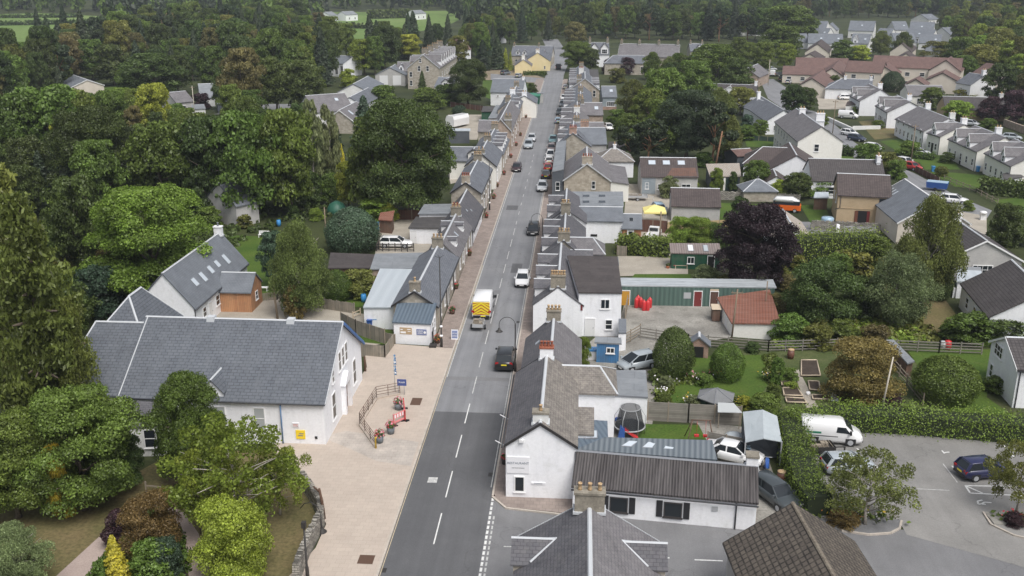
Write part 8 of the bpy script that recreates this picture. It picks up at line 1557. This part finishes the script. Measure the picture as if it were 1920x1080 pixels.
wood('broadleaf tree in the belt behind the long white house','trees in the belt behind the long white house',[(-40,420),(120,440),(230,420),(330,400),(430,402),(540,395),(620,385),(640,330),(540,330),(420,330),(300,335),(160,330),(-40,350)],40,[('round','leaf_dark',1),('round','leaf_mid',.95),('tall','leaf_dark',1),('bush','leaf_mid',.5),('bush','leaf_dark',.5),('spruce','leaf_spruce',1.1)],(8,13),(.6,.8),16,30)
wood('leafy tree of the gardens across the left middle','trees of the left middle gardens',[(-40,240),(80,225),(230,225),(340,255),(420,250),(480,245),(560,240),(640,300),(540,310),(300,300),(-40,320)],34,[('round','leaf_mid',1),('tall','leaf_mid',1),('round','leaf_dark',1),('bush','leaf_bright',.5),('bush','leaf_mid',.5),('tall','leaf_lime',.8)],(7,11),(.6,.85),17,30)
wood('tree filling the gaps between the hillside and the upper estate','trees at the foot of the hillside',[(1780,40),(1860,60),(1890,130),(1840,115),(1790,75),(1760,50)],26,mix_hill,(8,12),(.65,.9),24,14)
wood('tree between the small houses of the far left','trees round the far left bungalow',[(-40,130),(60,125),(200,120),(330,130),(400,150),(330,160),(200,140),(110,150),(-40,175)],34,mix_dark,(8,12),(.6,.85),25,16)
wood('dark tree of the wood behind the upper estate','trees behind the upper estate',[(1490,34),(1560,28),(1680,28),(1720,22),(1800,18),(1800,26),(1700,34),(1600,34),(1500,37)],56,mix_dark,(11,17),(.55,.8),19,11)
wood('small bush among the gardens in the middle right','garden bushes in the middle right',[(1440,470),(1640,480),(1700,520),(1720,600),(1640,625),(1500,630),(1450,600)],26,[('bush','leaf_mid',1),('bush','leaf_dark',1.2),('shrub','leaf_olive',.8),('bush','leaf_brown',.7)],(2.2,4.),(1.0,1.5),20,22)
wood('low shrub on the slope under the left trees','undergrowth shrubs of the left slope',[(-30,560),(120,640),(180,560),(240,500),(400,440),(520,420),(620,420),(610,395),(500,390),(330,410),(200,440),(-30,450)],46,[('bush','leaf_dark',1),('bush','leaf_mid',1),('shrub','leaf_olive',.8),('bush','leaf_bright',.8)],(1.6,3.6),(1.1,1.6),21,24)
# far woods and hills read as one mass
def far_mass(name,polys,seed,hr=(11,17),cat='far wood'):
    rs=np.random.RandomState(seed); cs={k:crown_v(k,5+i,170,.2) for i,k in enumerate(('round','spruce','tall'))}
    V={}
    for poly,n in polys:
        def fn(x,y,rr):
            p=PG(x,y); k=rr.choice(('round','spruce','tall','tall')); h=rr.uniform(*hr); w=h*rr.uniform(.55,.85)*(.65 if k=='spruce' else 1)
            a=rr.uniform(0,6.28); v=cs[k]; c,s=math.cos(a),math.sin(a)
            q=np.stack([(v[:,0]*c-v[:,1]*s)*w+p.x,(v[:,0]*s+v[:,1]*c)*w+p.y,v[:,2]*h+p.z-.3],1)
            V.setdefault(rr.choice(('leaf_dark','leaf_pine','leaf_mid')),[]).append(q)
        scatter(poly,n,fn,7,seed)
    root=empty(name,(0,900,0),'dark far woodland fading into haze along the top of the view',cat); root['kind']='stuff'
    for lf,v in V.items(): o=link('foliage',quadmesh('foliage',np.concatenate(v)-np.array([0,900,0]),[lf]),root)
far_mass('far_wood',[([(-60,24),(-60,-60),(2000,-60),(2000,8),(1500,30),(1300,40),(1100,40),(1060,52),(960,55),(870,56),(840,20),(620,19),(600,40),(560,60),(330,50),(210,60),(195,26)],1500)],31)
cover('undergrowth',[[(1450,600),(1700,605),(1740,640),(1450,652)]],'leaf_bright',520,.55,.3,41,'tangle of bright weeds in the overgrown plot behind the long fence')
cover('undergrowth',[[(1480,575),(1720,590),(1760,640),(1460,640)]],'leaf_olive',300,.7,.32,42,'dry olive scrub in the overgrown plot behind the long fence')
cover('undergrowth',[[(-40,560),(110,600),(280,500),(420,470),(520,430),(640,400),(640,380),(420,395),(150,430),(-40,450)]],'leaf_dark',700,.8,.4,43,'dark undergrowth beneath the trees left of the long house')
cover('undergrowth',[[(160,1090),(215,1032),(255,975),(300,952),(328,985),(346,1030),(354,1090)]],'leaf_mid',260,.5,.2,44,'low leafy planting in the bed between the two paths')
cover('undergrowth',[[(1232,712),(1250,700),(1300,705),(1330,712),(1330,722),(1262,722),(1246,765),(1232,765)],[(1390,775),(1300,768),(1300,755),(1390,745)],[(1436,668),(1452,668),(1460,720),(1440,720)]],'leaf_mid',90,.45,.2,45,'leafy border planting round the garden lawn')
cover('undergrowth',[[(-40,190),(130,175),(190,165),(250,200),(480,240),(640,290),(640,330),(300,320),(-40,330)]],'leaf_mid',500,1.2,.5,46,'bushy growth between the left middle gardens')

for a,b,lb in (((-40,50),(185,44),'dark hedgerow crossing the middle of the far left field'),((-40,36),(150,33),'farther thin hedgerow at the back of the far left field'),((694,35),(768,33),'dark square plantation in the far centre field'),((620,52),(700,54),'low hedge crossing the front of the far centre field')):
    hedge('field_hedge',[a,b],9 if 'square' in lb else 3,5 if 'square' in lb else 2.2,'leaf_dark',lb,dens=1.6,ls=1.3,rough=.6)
# ================================================================ CAMERA, AIR, LIGHT
cd=bpy.data.cameras.new('camera'); cam=bpy.data.objects.new('camera',cd); COL.objects.link(cam)
cam.location=(0,0,HC); cam.rotation_euler=(PI/2-PT,0,PSI); cd.sensor_width=36; cd.lens=F*36/1920; cd.clip_start=.5; cd.clip_end=6000; sc.camera=cam
hz=MB(); hz.box(-1500,1700,-120,2300,-2.5,170); m=bpy.data.materials.new('haze'); m.use_nodes=True; nt=m.node_tree
nt.nodes.remove(nt.nodes['Principled BSDF']); pv=nt.nodes.new('ShaderNodeVolumePrincipled'); pv.inputs['Color'].default_value=(.8,.87,.95,1); pv.inputs['Density'].default_value=HAZE; pv.inputs['Anisotropy'].default_value=.2
nt.links.new(pv.outputs[0],nt.nodes['Material Output'].inputs['Volume']); MATS['haze']=m
if HAZE>0: tag(hz.build('haze',['haze']),kind='stuff')
w=bpy.data.worlds.new('World'); sc.world=w; w.use_nodes=True; nt=w.node_tree; bg=nt.nodes['Background']
sk=nt.nodes.new('ShaderNodeTexSky'); sk.sky_type='NISHITA'; sk.sun_disc=False; EL,AZ=math.radians(58),math.radians(145)
sk.sun_elevation=EL; sk.sun_rotation=AZ; sk.dust_density=4.; sk.ozone_density=.6; sk.air_density=1.
hs=nt.nodes.new('ShaderNodeHueSaturation'); hs.inputs['Saturation'].default_value=.42; nt.links.new(sk.outputs[0],hs.inputs['Color']); nt.links.new(hs.outputs[0],bg.inputs[0]); bg.inputs[1].default_value=.1
sl=bpy.data.lights.new('sun','SUN'); so=bpy.data.objects.new('sun',sl); COL.objects.link(so); sl.energy=1.6; sl.angle=math.radians(32); sl.color=(1,.98,.955)
d=Vector((math.sin(AZ)*math.cos(EL),math.cos(AZ)*math.cos(EL),math.sin(EL))); so.rotation_euler=d.to_track_quat('Z','Y').to_euler(); so.location=(0,0,200)
sc.view_settings.view_transform='Standard'; sc.view_settings.look='None'; sc.view_settings.gamma=1; sc.view_settings.exposure=EXPO
sc.cycles.max_bounces=5; sc.cycles.diffuse_bounces=3; sc.cycles.glossy_bounces=2; sc.cycles.transparent_max_bounces=6; sc.cycles.volume_bounces=0; sc.cycles.caustics_reflective=False; sc.cycles.caustics_refractive=False; sc.cycles.use_denoising=True
